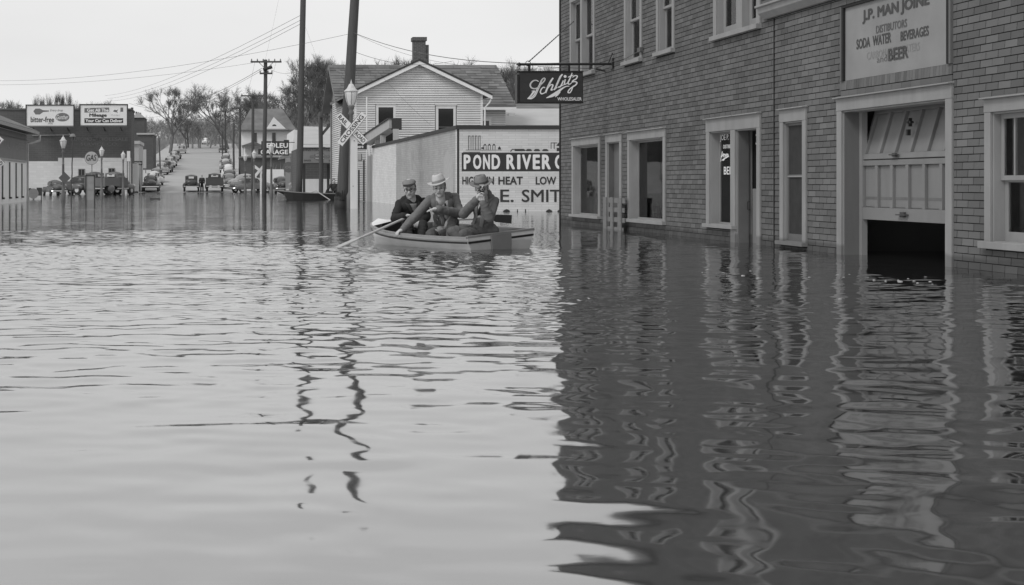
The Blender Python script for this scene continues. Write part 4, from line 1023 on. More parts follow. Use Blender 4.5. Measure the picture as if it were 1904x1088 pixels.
dsn = thing('diamond_sign', 'blank diamond-shaped warning sign fixed to the nearest left lamp post', 'sign', P(120, 332, 78.8))
c = P(120, 331, 78.8); b = MB(); q = .385 * .82; b.prism([c + Vector((0, 0, q)), c + Vector((q, 0, 0)), c + Vector((0, 0, -q)), c + Vector((-q, 0, 0))], (0, .02, 0)); b.build('plate', mat('yellow_sign_paint', .12, .6, .1, 4), dsn)

def crossbuck(label, cx, cy, Y, post=True):
    c = P(cx, cy, Y); o = thing('railroad_crossbuck', label, 'crossing sign', (c.x, Y, 0), 'railroad crossing signs')
    L, w_ = .685, .135
    for sg, words in ((1, 'CROSSING'), (-1, None)):
        a_ = R(51) if sg > 0 else R(-45); yy = Y - .10 - (.03 if sg > 0 else 0)
        d = Vector((math.cos(a_), 0, math.sin(a_))); n = Vector((-math.sin(a_), 0, math.cos(a_)))
        b = MB(); b.obox((c.x, yy, c.z), d * L, n * w_, (0, .012, 0)); bl = b.build('blade', M['white'], o)
        e_ = MB()
        for s in (-1, 1): e_.obox((c.x, yy - .0135, c.z) + n * (s * (w_ - .009)) if False else Vector((c.x, yy - .0135, c.z)) + n * (s * (w_ - .008)), d * (L - .01), n * .006, (0, .001, 0))
        e_.build('edge_line', M['inkd'], bl)
        ch = 'CROSSING' if sg > 0 else 'RAIL'
        if sg > 0: text(ch, Vector((c.x, yy - .012, c.z)), 1.20, .155, M['inkd'], bl, FRONT, .02, roll=a_, ext=.004)
        else:
            text('RAIL', Vector((c.x, yy - .012, c.z)) - d * .44, .40, .155, M['inkd'], bl, FRONT, .02, roll=a_, ext=.004)
            text('ROAD', Vector((c.x, yy - .012, c.z)) + d * .42, .44, .155, M['inkd'], bl, FRONT, .02, roll=a_, ext=.004)
    if post:
        b = MB(); b.box(c.x - .03, c.x + .21, Y - .08, Y + .12, -.6, c.z + .12); b.build('post', M['whited'], o, bevel=.01)
        b = MB(); b.tube([(c.x + .09, Y - .085, c.z - .42), (c.x + .09, Y - .10, c.z - .42)], .02, 6); b.tube([(c.x + .05, Y - .085, .8), (c.x + .05, Y - .1, .8)], .015, 6); b.build('bolt', M['inkd'], o)
    else:
        b = MB(); b.box(c.x - .1, c.x + .1, Y - .08, Y + .12, -.6, c.z + .1); b.build('post', M['white'], o)
    return o
crossbuck('white railroad crossbuck on a square post beside the thick leaning pole', 653.5, 240, 53.4)
crossbuck('railroad crossbuck cut off at the left edge of the picture', -19, 283, 55, False)
c = P(483, 317, 125)
o = thing('railroad_crossbuck', 'small faded crossbuck seen edge-on beside the two-armed telegraph pole', 'crossing sign', (c.x, 125, 0), 'railroad crossing signs')
for a_ in (50, -38):
    b = MB(); a_ = R(a_); b.obox((c.x, 125 - (.03 if a_ > 0 else 0), c.z), Vector((math.cos(a_), 0, math.sin(a_))) * .62, Vector((-math.sin(a_), 0, math.cos(a_))) * .11, (0, .01, 0)); b.build('blade', M['whited'], o)
b = MB(); b.box(c.x + .02, c.x + .16, 125, 125.1, -.5, c.z); b.build('post', M['whited'], o)

# ---------------------------------------------------------------- buildings on the left
XW = -9.35
dpt = thing('depot_building', 'low depot building with wide eaves and tall dark slots in its wall', 'building', (XW, 68, 0))
b = MB(); b.box(XW - 8, XW, 52, 74.4, -.9, 3.35); b.build('wall', M['whited'], dpt)
b = MB(); b.box(XW + .001, XW + .03, 52, 74.42, 2.02, 3.30); b.build('upper_boarding', mat('sooty_boards', .17, .9, .2, 3, .003, 20, streak=(2, 2, .3)), dpt)
b = MB(); b.box(XW + .001, XW + .06, 52, 74.43, 1.93, 2.02); b.build('sill_band', M['trim'], dpt)
for px in (4.5, 17.8, 29.8, 40.6, -10, -26):
    Y = -F * 9.35 / (px - VX) ; b = MB(); b.box(XW + .001, XW + .012, Y - .22, Y + .22, .22, 1.86); s_ = b.build('slot', M['inkd'], dpt)
    b = MB(); b.box(XW + .001, XW + .10, Y - .20, Y + .12, .20, .28); b.build('slot_foot', M['inkd'], s_)
b = MB(); b.prism([(XW + .55, 51, 3.36), (XW + .55, 51, 3.50), (XW - 4.5, 51, 5.6), (XW - 4.5, 51, 5.4)], (0, 24, 0)); b.prism([(XW - 9.5, 51, 3.36), (XW - 9.5, 51, 3.50), (XW - 4.5, 51, 5.6), (XW - 4.5, 51, 5.4)], (0, 24, 0)); b.build('roof', M['roof'], dpt)
b = MB(); b.box(XW + .55, XW + .60, 51, 75.02, 3.32, 3.46); b.build('fascia', M['trim'], dpt)
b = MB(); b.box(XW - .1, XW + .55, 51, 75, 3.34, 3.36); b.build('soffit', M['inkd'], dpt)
b = MB(); b.tube([(XW + .62, 75, 3.30), (XW + .62, 74.9, 3.02), (XW + .25, 74.7, 2.9), (XW + .07, 74.5, 2.85), (XW + .07, 74.5, -.3)], .06, 6); b.build('downpipe', M['galv'], dpt)
text('RAILWAY EXPRESS', (XW + .03, 70.2, 2.65), 7.0, .35, mat('faded_lettering', .22, .9, .2, 6), dpt, LEFTW, .01, ext=.004)

YB = 128.0
XR_ = P(244, 0, YB).x
wb = thing('wholesale_building', 'big dark brick wholesale building with whitewashed lower wall, behind the gas sign', 'building', (-13, YB, 0))
zB = P(0, 205, YB).z
b = MB(); b.box(-26, XR_, YB, YB + 5, -.6, zB); b.build('wall', M['dbrick'], wb)
b = MB(); b.box(-26.1, XR_ + .05, YB - .08, YB + 5.1, zB, zB + .15); b.build('coping', M['dbrick'], wb)
z1, z2 = P(0, 293.5, YB).z, P(0, 300, YB).z; xs_ = P(108, 0, YB).x
b = MB(); b.box(xs_, XR_ - .02, YB - .012, YB - .001, -.6, z1); b.box(-26, xs_, YB - .012, YB - .001, -.6, z2); b.build('whitewash', M['wbrick'], wb)
for px0, px1, t, bt in ((145.5, 158, 314, 336), (201.5, 214, 312.5, 338)):
    b = MB(); x0, x1 = P(px0, 0, YB).x, P(px1, 0, YB).x; f_ = MB()
    f_.box(x0, x1, YB - .05, YB - .013, P(0, bt, YB).z, P(0, t, YB).z); fo = f_.build('window', M['metal'], wb)
    b.box(x0 + .06, x1 - .06, YB - .06, YB - .051, P(0, bt, YB).z + .05, P(0, t, YB).z - .06); b.build('pane', M['dglass'], fo)
    q = MB(); q.box((x0 + x1) / 2 - .02, (x0 + x1) / 2 + .02, YB - .07, YB - .061, P(0, bt, YB).z, P(0, t, YB).z); q.build('mullion', M['metal'], fo)
ghosts = mat('ghost_wall_lettering', .145, .9, .2, 4)
text('WHOLESALE', (P(205, 0, YB).x, YB, P(0, 259, YB).z), 3.0, .28, ghosts, wb, FRONT, .02, ext=.01)
text('AUTOMOTIVE', (P(160, 0, YB).x, YB, P(0, 259, YB).z), 2.6, .28, ghosts, wb, FRONT, .02, ext=.01)
text('SERVICE CO.', (P(185, 0, YB).x, YB, P(0, 268, YB).z), 3.2, .26, ghosts, wb, FRONT, .02, ext=.01)
b = MB(); b.prism([(P(60, 0, YB).x, YB - .1, P(0, 253, YB).z), (P(134, 0, YB).x, YB - .1, P(0, 251.5, YB).z), (P(134, 0, YB).x, YB - .1, P(0, 249.8, YB).z), (P(60, 0, YB).x, YB - .1, P(0, 251, YB).z)], (0, .09, 0)); b.build('pipe_run', M['trimd'], wb)
b = MB(); b.box(XR_, XR_ + .5, YB + 2, YB + 2.4, .2, 2.6); b.build('side_pier', M['whited'], wb)
def board(label, x0, x1, t, bt, Y=126.5):
    o = thing('billboard', label, 'billboard', P((x0 + x1) / 2, bt, Y), 'billboards on the brick building')
    a, c = P(x0, bt, Y), P(x1, t, Y); b = MB(); b.box(a.x + .08, c.x - .08, Y, Y + .08, a.z + .08, c.z - .08); b.build('poster', M['paper'], o)
    for n_, q in (('top', (a.x, c.x, c.z - .09, c.z)), ('left', (a.x, a.x + .09, a.z, c.z - .09)), ('right', (c.x - .09, c.x, a.z, c.z - .09)), ('low', (a.x + .09, c.x - .09, a.z, a.z + .05))):
        b = MB(); b.box(q[0], q[1], Y - .05, Y + .1, q[2], q[3]); b.build('frame_rail', M['inkd'] if n_ != 'low' else M['metal'], o)
    for f in (.15, .5, .85):
        b = MB(); b.beam((a.x + (c.x - a.x) * f, Y + .1, a.z - .1), (a.x + (c.x - a.x) * f, YB, a.z - .3), .08, .08); b.build('strut', M['inkd'], o)
    return o
b1 = board('left billboard, beer poster reading bitter-free', 47.5, 138.5, 194.5, 235.5)
b2 = board('right billboard reading Get All The Mileage Your Car Can Deliver', 147.5, 238, 193.5, 234.5)
def bt_(s, x0, x1, y0, y1, m, o, bold=.03, shear=0): 
    a, c = P(x0, y1, 126.5), P(x1, y0, 126.5); text(s, ((a.x + c.x) / 2, 126.5, (a.z + c.z) / 2), c.x - a.x, c.z - a.z, m, o, FRONT, bold, ext=.012, shear=shear)
def bs(polys, m, o, name, ext=.006):
    c = P(100, 215, 126.5); k = 126.5 / F; flat([[((p[0] - 100) * k, (215 - p[1]) * k) for p in q] for q in polys], c, FRONT, m, o, name, ext)
greyp = mat('poster_grey_ink', .16, .8, .1, 5); greyl = mat('poster_pale_ink', .4, .8, .1, 5)
bt_('bitter-free', 57, 100.5, 217, 227.5, M['inkd'], b1, .02)
bs([disc(116, 218, 13, 8)], greyp, b1, 'oval_mark'); bt_('Gunther', 105, 127, 213.5, 222, M['letter'], b1, .0, .3); 
bs([[(62, 207), (66, 202), (74, 202), (80, 205), (91, 205.5), (91, 207.5), (80, 208.5), (74, 213), (66, 213)]], greyp, b1, 'bottle_picture')
bt_('Every drop', 93, 117, 203, 208.5, greyp, b1, .0, .3); bt_('Ale', 89, 98, 226, 231.5, greyl, b1, .02)
bs([[(157, 201), (203, 200), (203, 208.5), (157, 209.5)], [(224, 200), (229, 200), (229, 208), (224, 208)]], greyp, b2, 'band'); bt_('Get All The', 162, 202, 202, 208, M['letter'], b2, .03)
bt_('Mileage', 166, 198.5, 211, 219, M['inkd'], b2, .04)
bs([[(157, 220), (229, 220), (229, 229), (157, 229)]], M['inkd'], b2, 'band'); bt_('Your Car Can Deliver', 159, 227.5, 221.5, 227.5, M['letter'], b2, .03)
bs([[(205, 202), (224, 202), (222, 217), (207, 217)]], M['white'], b2, 'shield', .008)
bs([[(210, 207), (213, 204), (217, 205), (220, 203), (218, 207), (219, 211), (217, 209), (213, 208.5)]], greyp, b2, 'shield_mark', .011); bt_('Mobilgas', 207, 222, 213, 215.5, greyp, b2, .0)

# small buildings up the left side of the street
def hut(name, label, px0, px1, base, t, Y, m, depth=8, roof=None, rt=None):
    o = thing(name, label, 'building', P((px0 + px1) / 2, base, Y)); b = MB(); z0 = min(P(0, base, Y).z, gz1(P(px0, 0, Y).x, Y)) - .4
    b.box(P(px0, 0, Y).x, P(px1, 0, Y).x, Y, Y + depth, z0, P(0, t, Y).z); b.build('wall', M[m], o)
    if roof:
        xa, xb, xm = P(px0 - 2, 0, Y).x, P(px1 + 2, 0, Y).x, P((px0 + px1) / 2, 0, Y).x; zt0, zt1 = P(0, t, Y).z, P(0, rt, Y).z
        b = MB()
        if roof == 'gable': b.prism([(xa, Y - .3, zt0), (xb, Y - .3, zt0), (xm, Y - .3, zt1)], (0, depth + .6, 0))
        elif roof == 'side': b.prism([(xa, Y - .4, zt0), (xa, Y + depth + .4, zt0), (xa, Y + depth / 2, zt1)], (xb - xa, 0, 0))
        else: b.box(xa, xb, Y - .2, Y + depth + .2, zt0, zt1)
        b.build('roof', M[{'gable': 'roofl', 'side': 'roof'}.get(roof, 'roofl')], o)
    return o
h1 = hut('brick_shop', 'small square dark brick shop with pale coping on the left of the hill street', 256, 285, 308, 250.5, 205, 'dbrick', 10, 'flat', 247.5)
h2 = hut('pale_shed', 'narrow pale shed right beside the wholesale building', 246, 258, 348, 268, 150, 'plank', 9, 'flat', 262)
h3 = hut('old_house', 'dim old house with chimneys on the left skyline', 247, 268, 300, 219, 235, 'dbrick', 9, 'gable', 208)
b = MB(); b.box(P(250, 0, 235).x, P(253, 0, 235).x, 238, 238.6, P(0, 222, 235).z, P(0, 206, 235).z); b.box(P(258, 0, 235).x, P(260.5, 0, 235).x, 238, 238.6, P(0, 222, 235).z, P(0, 208, 235).z); b.build('chimney', M['chim'], h3)
h6 = hut('roadside_stand', 'grey box-shaped stand up the left pavement', 272, 285, 301, 278, 215, 'metal', 4, 'flat', 276)
# signs on the left pavement
def psign(label, px0, px1, t, bt, base, Y, mp_, txt=None, mt='inkd', name='street_sign'):
    o = thing(name, label, 'sign', P((px0 + px1) / 2, base, Y)); a, c = P(px0, bt, Y), P(px1, t, Y)
    b = MB(); b.box(a.x, c.x, Y, Y + .1, a.z, c.z); b.build('panel', mp_, o)
    for f in (.12, .88):
        b = MB(); xx = a.x + (c.x - a.x) * f; b.box(xx - .05, xx + .05, Y + .101, Y + .18, P(0, base, Y).z - .4, c.z - .05); b.build('leg', M['metal'], o)
    if txt: text(txt, ((a.x + c.x) / 2, Y, (a.z + c.z) / 2), (c.x - a.x) * .8, (c.z - a.z) * .5, M[mt], o, FRONT, .02, ext=.01)
    return o
psign('small dark shop sign with pale lettering beside the wholesale building', 248.5, 264.5, 299.5, 307, 345, 140, M['signblack'], 'COCA-COLA', 'letter')
psign('tall pale sign board up the left pavement', 262, 272, 278, 313, 316, 175, M['plank'])
psign('white pillar sign at the corner of the wholesale building', 236, 242, 281, 300, 352, 127.0, M['whited'])

# gas sign and price board
gs = thing('gas_sign', 'round sign reading GAS on a thin post', 'sign', P(170, 372, 83))
c = P(170, 294, 83); b = MB(); b.tube([(c.x, 82.96, c.z), (c.x, 83.04, c.z)], .36, 24); b.build('disc', mat('gas_sign_paint', .42, .5, .06, 3), gs)
b = MB(); b.tube([(c.x, 82.97, c.z), (c.x, 83.03, c.z)], .375, 24); b.build('rim', M['inkd'], gs)
text('GAS', (c.x, 82.96, c.z + .02), .56, .34, M['inkd'], gs, FRONT, .01, ext=.012, shear=.15)
b = MB(); b.tube([(c.x + .02, 83.06, -.4), (c.x + .02, 83.06, c.z - .3)], .03, 6); b.build('post', M['metal'], gs)
ps = thing('price_board', 'upright framed price board standing in the flood under the gas sign', 'sign board', P(167.5, 376, 82))
a, c = P(159.5, 384, 82), P(176, 326, 82); b = MB(); b.box(a.x, c.x, 82, 82.05, -.3, c.z); b.build('panel', mat('price_board_paint', .28, .7, .1, 4), ps)
for x_, w_ in ((a.x - .02, .05), (c.x - .03, .05)):
    b = MB(); b.box(x_, x_ + w_, 81.96, 82.1, -.3, c.z + .02); b.build('upright', M['inkd'], ps)
b = MB(); b.box(a.x, c.x, 81.97, 82.1, c.z - .03, c.z + .03); b.build('top_rail', M['inkd'], ps)
text('26.9', (a.x + .32, 82, P(0, 339, 82).z), .2, .12, M['inkf'], ps, FRONT, 0, ext=.01); text('GAS', (a.x + .25, 82, P(0, 353, 82).z), .26, .12, M['inkf'], ps, FRONT, 0, ext=.01)
rs = thing('round_sign', 'low round notice sign standing at the water edge by the depot', 'sign', P(62, 372, 84))
c = P(62, 360, 84); b = MB(); b.tube([(c.x, 83.97, c.z), (c.x, 84.03, c.z)], .29, 20); b.build('disc', M['metal'], rs)
text('DRIVE', (c.x, 83.97, c.z + .08), .34, .1, M['inkf'], rs, FRONT, .01, ext=.01); text('SLOW', (c.x, 83.97, c.z - .07), .34, .1, M['inkf'], rs, FRONT, .01, ext=.01)
b = MB(); b.box(c.x - .05, c.x + .05, 84.04, 84.1, -.4, c.z); b.build('foot', M['metal'], rs)
bd = thing('road_barrier', 'dark board barrier on legs behind the low round sign', 'barrier', P(66, 370, 88))
b = MB(); b.box(P(51, 0, 88).x, P(58, 0, 88).x, 88, 88.1, P(0, 364, 88).z, P(0, 350, 88).z); b.build('board', M['inkd'], bd); b = MB(); b.box(P(68, 0, 88).x, P(78, 0, 88).x, 88, 88.1, P(0, 364, 88).z, P(0, 349, 88).z); b.build('board', M['inkd'], bd)
b = MB(); b.box(P(52, 0, 88).x, P(53.5, 0, 88).x, 88.11, 88.2, -.4, .6); b.build('leg', M['inkd'], bd); b = MB(); b.box(P(75.5, 0, 88).x, P(77, 0, 88).x, 88.11, 88.2, -.4, .6); b.build('leg', M['inkd'], bd)

# ---------------------------------------------------------------- right hand side of the street
YG = 122.0
gsn = thing('garage_sign', 'dark projecting sign with white letters reading GARAGE', 'sign', P(511, 276, YG))
a, c = P(486, 289.5, YG), P(537.5, 262.5, YG); b = MB(); b.box(a.x, c.x, YG, YG + .25, a.z, c.z); b.build('sign_box', M['signblack'], gsn)
b = MB(); b.box(P(480, 0, YG).x, a.x, YG + .02, YG + .2, a.z + .1, P(0, 277, YG).z); b.box(P(528, 0, YG).x, c.x, YG + .02, YG + .2, c.z, c.z + .1); b.build('sign_wing', M['signblack'], gsn)
def gt(s, x0, x1, y0, y1, o, Y, m='letter', bold=.03): 
    p, q = P(x0, y1, Y), P(x1, y0, Y); text(s, ((p.x + q.x) / 2, Y, (p.z + q.z) / 2), q.x - p.x, q.z - p.z, M[m], o, FRONT, bold, ext=.015)
gt('BEDLEU', 488, 535.5, 266, 275, gsn, YG); gt('GARAGE', 484.5, 535.5, 278.5, 287, gsn, YG)
b = MB(); b.tube([(c.x, YG + .1, c.z - .1), (P(548, 0, YG).x, YG + .1, c.z - .1)], .03, 5); b.tube([(c.x, YG + .1, a.z + .15), (P(548, 0, YG).x, YG + .1, a.z + .15)], .03, 5); b.build('arm', M['black'], gsn)
gb = thing('garage_building', 'narrow white gabled garage front seen edge-on behind its projecting sign', 'building', P(548, 360, 124))
xa, xb = P(543, 0, 124).x, P(561, 0, 124).x
b = MB(); b.prism([(xa, 124, P(0, 285, 124).z), (xb + 4, 124, P(0, 285, 124).z), (xb + 4, 124, P(0, 262, 124).z), (P(547, 0, 124).x, 124, P(0, 241, 124).z), (xa, 124, P(0, 290, 124).z)], (0, 12, 0)); b.build('gable', M['whited'], gb)
b = MB(); b.box(xa, xb + 4, 126, 136, -.5, P(0, 285, 124).z); b.build('wall', M['metal'], gb)
b = MB(); b.prism([P(518, 297, 123.5), P(552, 290, 123.5), P(552, 284, 123.5), P(521, 291, 123.5)], (0, 1.5, 0)); b.build('canopy', M['trim'], gb)
for px in (541, 547):
    b = MB(); b.tube([P(px, 362, 123.6), P(px, 292, 123.6)], .09, 6); b.build('canopy_post', M['metal'], gb)
YC = 98.0
jb = thing('cycle_shop_building', 'cycle shop with pale sloping roof and dark open front', 'building', P(600, 372, YC))
a = P(559, 0, YC); c = P(645, 0, YC)
b = MB(); b.box(a.x, c.x, YC + 5, YC + 12, -.5, P(0, 310, YC + 5).z + 1.2); b.build('wall', M['dbrick'], jb)
b = MB(); b.prism([P(557, 271, YC), P(645, 273, YC), P(645, 240, YC + 9), P(561, 238, YC + 9)], (0, 0, .12)); b.build('roof', M['roofl'], jb)
b = MB(); b.box(a.x, c.x, YC - .06, YC + .1, P(0, 273.5, YC).z, P(0, 270, YC).z); b.build('eave_board', M['white'], jb)
for px in (566, 611):
    b = MB(); b.box(P(px, 0, YC).x - .08, P(px, 0, YC).x + .08, YC + .3, YC + .45, -.5, P(0, 305, YC).z); b.build('porch_post', M['inkd'], jb)
for k_i in range(4):
    b = MB(); x = P(615.5 + k_i * 3, 0, YC).x; b.box(x, x + .08, YC + .2, YC + .28, P(0, 335, YC).z, P(0, 307, YC).z); b.build('white_slat', M['white'], jb)
b = MB(); b.box(a.x, c.x, YC + 4.9, YC + 4.97, .2, 1.2); b.build('shop_front', M['whited'], jb)
js = thing('cycle_shop_sign', 'wide grey sign board reading Johnston Cycle Co with motorcycle shield', 'sign', P(600, 305, YC))
a, c = P(555, 304, YC - .3), P(640, 275, YC - .3); b = MB(); b.box(a.x, c.x, YC - .3, YC - .15, a.z, c.z); b.build('board', mat('cycle_sign_paint', .20, .7, .1, 4), js)
b = MB(); b.box(a.x, c.x, YC - .34, YC - .301, c.z - .05, c.z + .03); b.box(a.x, c.x, YC - .34, YC - .301, a.z - .03, a.z + .03); b.build('trim_strip', M['inkd'], js)
gt('JOHNSTON CYCLE CO', 556.5, 629, 276.8, 282.3, js, YC - .301, 'inkd', .02)
c = P(593.5, 291.5, YC - .3); kk = YC / F
flat([[(-9 * kk, 5 * kk), (0, 8 * kk), (9 * kk, 5 * kk), (9 * kk, -4 * kk), (0, -9 * kk), (-9 * kk, -4 * kk)], rect(-17 * kk, -2.2 * kk, 20 * kk, 2.2 * kk)], (c.x, YC - .3, c.z), FRONT, mat('shield_paint', .12, .7, .1, 4), js, 'shield', .006)
gt('HARLEY-DAVIDSON', 577.5, 612, 289.8, 293.5, js, YC - .31, 'inkf', .02); gt('MOTOR', 586.5, 601, 284, 287, js, YC - .31, 'inkf', .02); gt('CYCLES', 586.5, 601, 296, 299, js, YC - .31, 'inkf', .02)
gt('SALES', 565, 578, 297, 300, js, YC - .301, 'inkd', .01); gt('SERVICE', 611, 627, 297, 300, js, YC - .301, 'inkd', .01)
b = MB()
for y_ in (288.6, 294.6): b.box(P(586, 0, YC).x, P(601.5, 0, YC).x, YC - .325, YC - .312, P(0, y_ + .4, YC).z, P(0, y_ - .4, YC).z)
b.build('shield_bar', M['white'], js)
ors = thing('oil_sign', 'dark round oil company sign on a post before the garage', 'sign', P(536, 358, 118)); c = P(536.5, 311, 118)
b = MB(); b.tube([(c.x, 117.95, c.z), (c.x, 118.05, c.z)], .43, 20); b.build('disc', M['doordark'], ors); b = MB(); b.tube([(c.x + .3, 118.1, -.4), (c.x + .3, 118.1, c.z)], .05, 6); b.build('post', M['metal'], ors)
text('OIL', (c.x, 117.95, c.z), .5, .2, M['inkf'], ors, FRONT, .01, ext=.01)

# white two-storey house up the right side
YH = 200
wh = thing('pediment_house', 'white two-storey house with a small triangular pediment among the trees', 'house', P(495, 330, YH)); z0 = gz1(7, YH) - .5
b = MB(); b.box(P(450, 0, YH).x, P(545, 0, YH).x, YH, YH + 9, z0, P(0, 243, YH).z); b.build('wall', M['white'], wh)
b = MB(); b.prism([P(444, 244, YH - .6), P(551, 244, YH - .6), P(525, 205, YH + 4.5), P(466, 205, YH + 4.5)], (0, 0, .2)); b.prism([P(444, 244, YH - .6), P(466, 205, YH + 4.5), P(444, 244, YH + 9.5)], (.1, 0, .1)); b.build('roof', M['roof'], wh)
b = MB(); b.prism([P(495, 240, YH - .9), P(532, 240, YH - .9), P(509, 218, YH - .9)], (0, .8, 0)); pd = b.build('pediment', M['white'], wh)
b = MB(); b.prism([P(493, 242.5, YH - 1.1), P(535, 242.5, YH - 1.1), P(535, 239.5, YH - 1.1), P(493, 239.5, YH - 1.1)], (0, .9, 0)); b.build('pediment_base', M['trim'], wh)
b = MB(); b.poly([P(505 + 5 + 4 * math.cos(t), 234.5 - 3.2 * math.sin(t), YH - .92) for t in np.linspace(0, math.pi, 9)]); b.build('fan_window', M['dglass'], wh)
for px in (471, 506):
    b = MB(); b.box(P(px, 0, YH).x, P(px + 6.5, 0, YH).x, YH - .08, YH - .001, P(0, 265, YH).z, P(0, 247, YH).z); b.build('window', M['dglass'], wh)
b = MB(); b.prism([P(449, 271, YH - 2.5), P(491, 271, YH - 2.5), P(472, 263, YH - 2.5)], (0, 2.4, 0)); b.build('porch_roof', M['roof'], wh)
b = MB(); b.box(P(450, 0, YH).x, P(490, 0, YH).x, YH - 2.4, YH - .1, P(0, 275, YH).z, P(0, 271.2, YH).z); b.build('porch_beam', M['trim'], wh)
for px in (453, 487):
    b = MB(); b.box(P(px, 0, YH).x, P(px + 2, 0, YH).x, YH - 2.3, YH - 2.1, z0, P(0, 275, YH).z); b.build('porch_post', M['white'], wh)
b = MB(); b.box(P(480, 0, YH + 5).x, P(488, 0, YH + 5).x, YH + 5, YH + 5.7, P(0, 215, YH).z, P(0, 190, YH + 5).z); b.build('chimney', M['chim'], wh)
b = MB(); lw = thing('white_garage_wall', 'bright low white wall behind the parked dark car by the garage sign', 'wall', P(508, 340, 165)); b.box(P(493, 0, 165).x, P(528, 0, 165).x, 165, 165.4, -.2, P(0, 315, 165).z); b.build('wall_panel', M['white'], lw)
sw_ = thing('low_dark_building', 'low dark building below the pediment house', 'building', P(490, 340, 185)); b = MB(); b.box(P(447, 0, 185).x, P(560, 0, 185).x, 185, 192, 1.0, P(0, 294, 185).z); b.build('wall', M['dbrick'], sw_)
b = MB(); b.box(P(445, 0, 185).x, P(562, 0, 185).x, 184.7, 192.3, P(0, 294, 185).z, P(0, 291, 185).z); b.build('roof', M['roof'], sw_)

# ---------------------------------------------------------------- bare spring trees
def tree_mesh(seed, h, spread, lv, twigs, tw=.03, upright=.5, trunk_h=.28):
    r = random.Random(seed); T = MB(); K = MB()
    def grow(p, d, L, rad, lvl):
        n = 3; pts = [p.copy()]; q = p.copy(); dd = d.copy()
        for k in range(n):
            dd = (dd + Vector((r.gauss(0, .10), r.gauss(0, .10), r.gauss(0, .06) + .04))).normalized(); q = q + dd * (L / n); pts.append(q.copy())
        (T if lvl == 0 else K).tube(pts, [rad * (1 - .35 * k / n) for k in range(n + 1)], 6 if lvl < 2 else 3, caps=False)
        if lvl >= lv:
            for t in range(twigs):
                a = pts[0].lerp(q, r.random()); e = (dd + Vector((r.gauss(0, .55), r.gauss(0, .55), r.gauss(.1, .45)))).normalized()
                tl = L * r.uniform(.5, 1.1); s = e.cross(Vector((r.gauss(0, 1), r.gauss(0, 1), r.gauss(0, 1)))).normalized() * tw
                m_ = a + e * tl * .5 + Vector((r.gauss(0, .06), r.gauss(0, .06), r.gauss(0, .06))) * tl
                K.poly([a - s * .6, a + s * .6, m_ + s * .5, m_ - s * .5]); K.poly([m_ - s * .5, m_ + s * .5, a + e * tl])
                for _ in range(2):
                    e2 = (e + Vector((r.gauss(0, .6), r.gauss(0, .6), r.gauss(.1, .5)))).normalized()
                    K.poly([m_ - s * .4, m_ + s * .4, m_ + e2 * tl * .5])
            return
        nb = r.choice((3, 4)) if lvl == 0 else r.choice((2, 3, 3))
        for k in range(nb):
            az_ = 2 * math.pi * (k + r.random() * .7) / nb; t = spread * r.uniform(.6, 1.25)
            a = Vector((0, 0, 1)) if abs(dd.z) < .95 else Vector((1, 0, 0)); u = dd.cross(a).normalized(); v = dd.cross(u)
            e = (dd * math.cos(t) + (u * math.cos(az_) + v * math.sin(az_)) * math.sin(t) + Vector((0, 0, upright * .3))).normalized()
            grow(pts[-1 if r.random() < .75 else 2], e, L * r.uniform(.66, .86), rad * .58, lvl + 1)
        if lvl in (1, 2) and r.random() < .8: grow(pts[2], (dd + Vector((r.gauss(0, .7), r.gauss(0, .7), .2))).normalized(), L * .6, rad * .4, lvl + 2)
    grow(Vector((0, 0, -.5)), Vector((0, 0, 1)), trunk_h * h + .5, h * .026, 0)
    z = max(v[2] for v in K.v); s = h / z
    for mb in (T, K): mb.v = [(v[0] * s, v[1] * s, v[2] * s) for v in mb.v]
    return T, K
def tree_proto(name, label, group, *a, m='bark', **k):
    T, K = tree_mesh(*a, **k); o = thing(name, label, 'tree', (0, 0, 0), group)
    T.build('trunk', M[m], o); K.build('crown', M[m], o); return o
G1 = 'bare trees along the hill street'
protos = [tree_proto('bare_tree', 'x', G1, 11, 14, .55, 5, 22, tw=.022), tree_proto('bare_tree', 'x', G1, 23, 12, .62, 5, 22, tw=.022), tree_proto('bare_tree', 'x', G1, 35, 13, .50, 5, 22, tw=.022),
          tree_proto('bare_tree', 'x', G1, 47, 12, .70, 5, 22, tw=.022), tree_proto('poplar_tree', 'x', 'row of slim poplars', 59, 9, .16, 4, 12, tw=.02, upright=1.5, trunk_h=.2)]
hts = [14, 12, 13, 12, 9]
used = [False] * 5
def place(kind, px, toppy, Y, label, group=None, sx=1.0, rot=None):
    x = P(px, 0, Y).x; z = gz1(x, Y); hgt = P(0, toppy, Y).z - z
    if used[kind]: o = copy_tree(protos[kind])
    else: o = protos[kind]; used[kind] = True
    s = hgt / hts[kind]; o.location = (x, Y, z); o.scale = (s * sx, s * sx, s); o.rotation_euler = (0, 0, random.uniform(0, 6.28) if rot is None else rot)
    o['label'] = label
    if group: o['group'] = group
    return o
place(0, 316, 147, 290, 'tall round-crowned bare tree, largest on the left of the hill street', sx=1.15)
place(1, 347, 205, 330, 'spreading bare tree just left of the street crest', sx=.9)
place(2, 350, 186, 340, 'bare tree behind the large left street tree')
place(1, 425, 152, 320, 'wide arching bare tree right of the street crest', sx=1.25)
place(3, 452, 172, 345, 'bare tree behind the third telegraph pole')
place(0, 400, 205, 390, 'bare tree close beside the street crest, right'); place(2, 372, 235, 430, 'bare tree standing at the end of the street')
place(1, 394, 240, 440, 'smaller bare tree at the end of the street'); place(3, 355, 238, 420, 'bare tree beyond the crest, left')
place(3, 478, 165, 300, 'bare tree left of the two-armed telegraph pole top')
G2 = 'bare trees on the wooded slope'
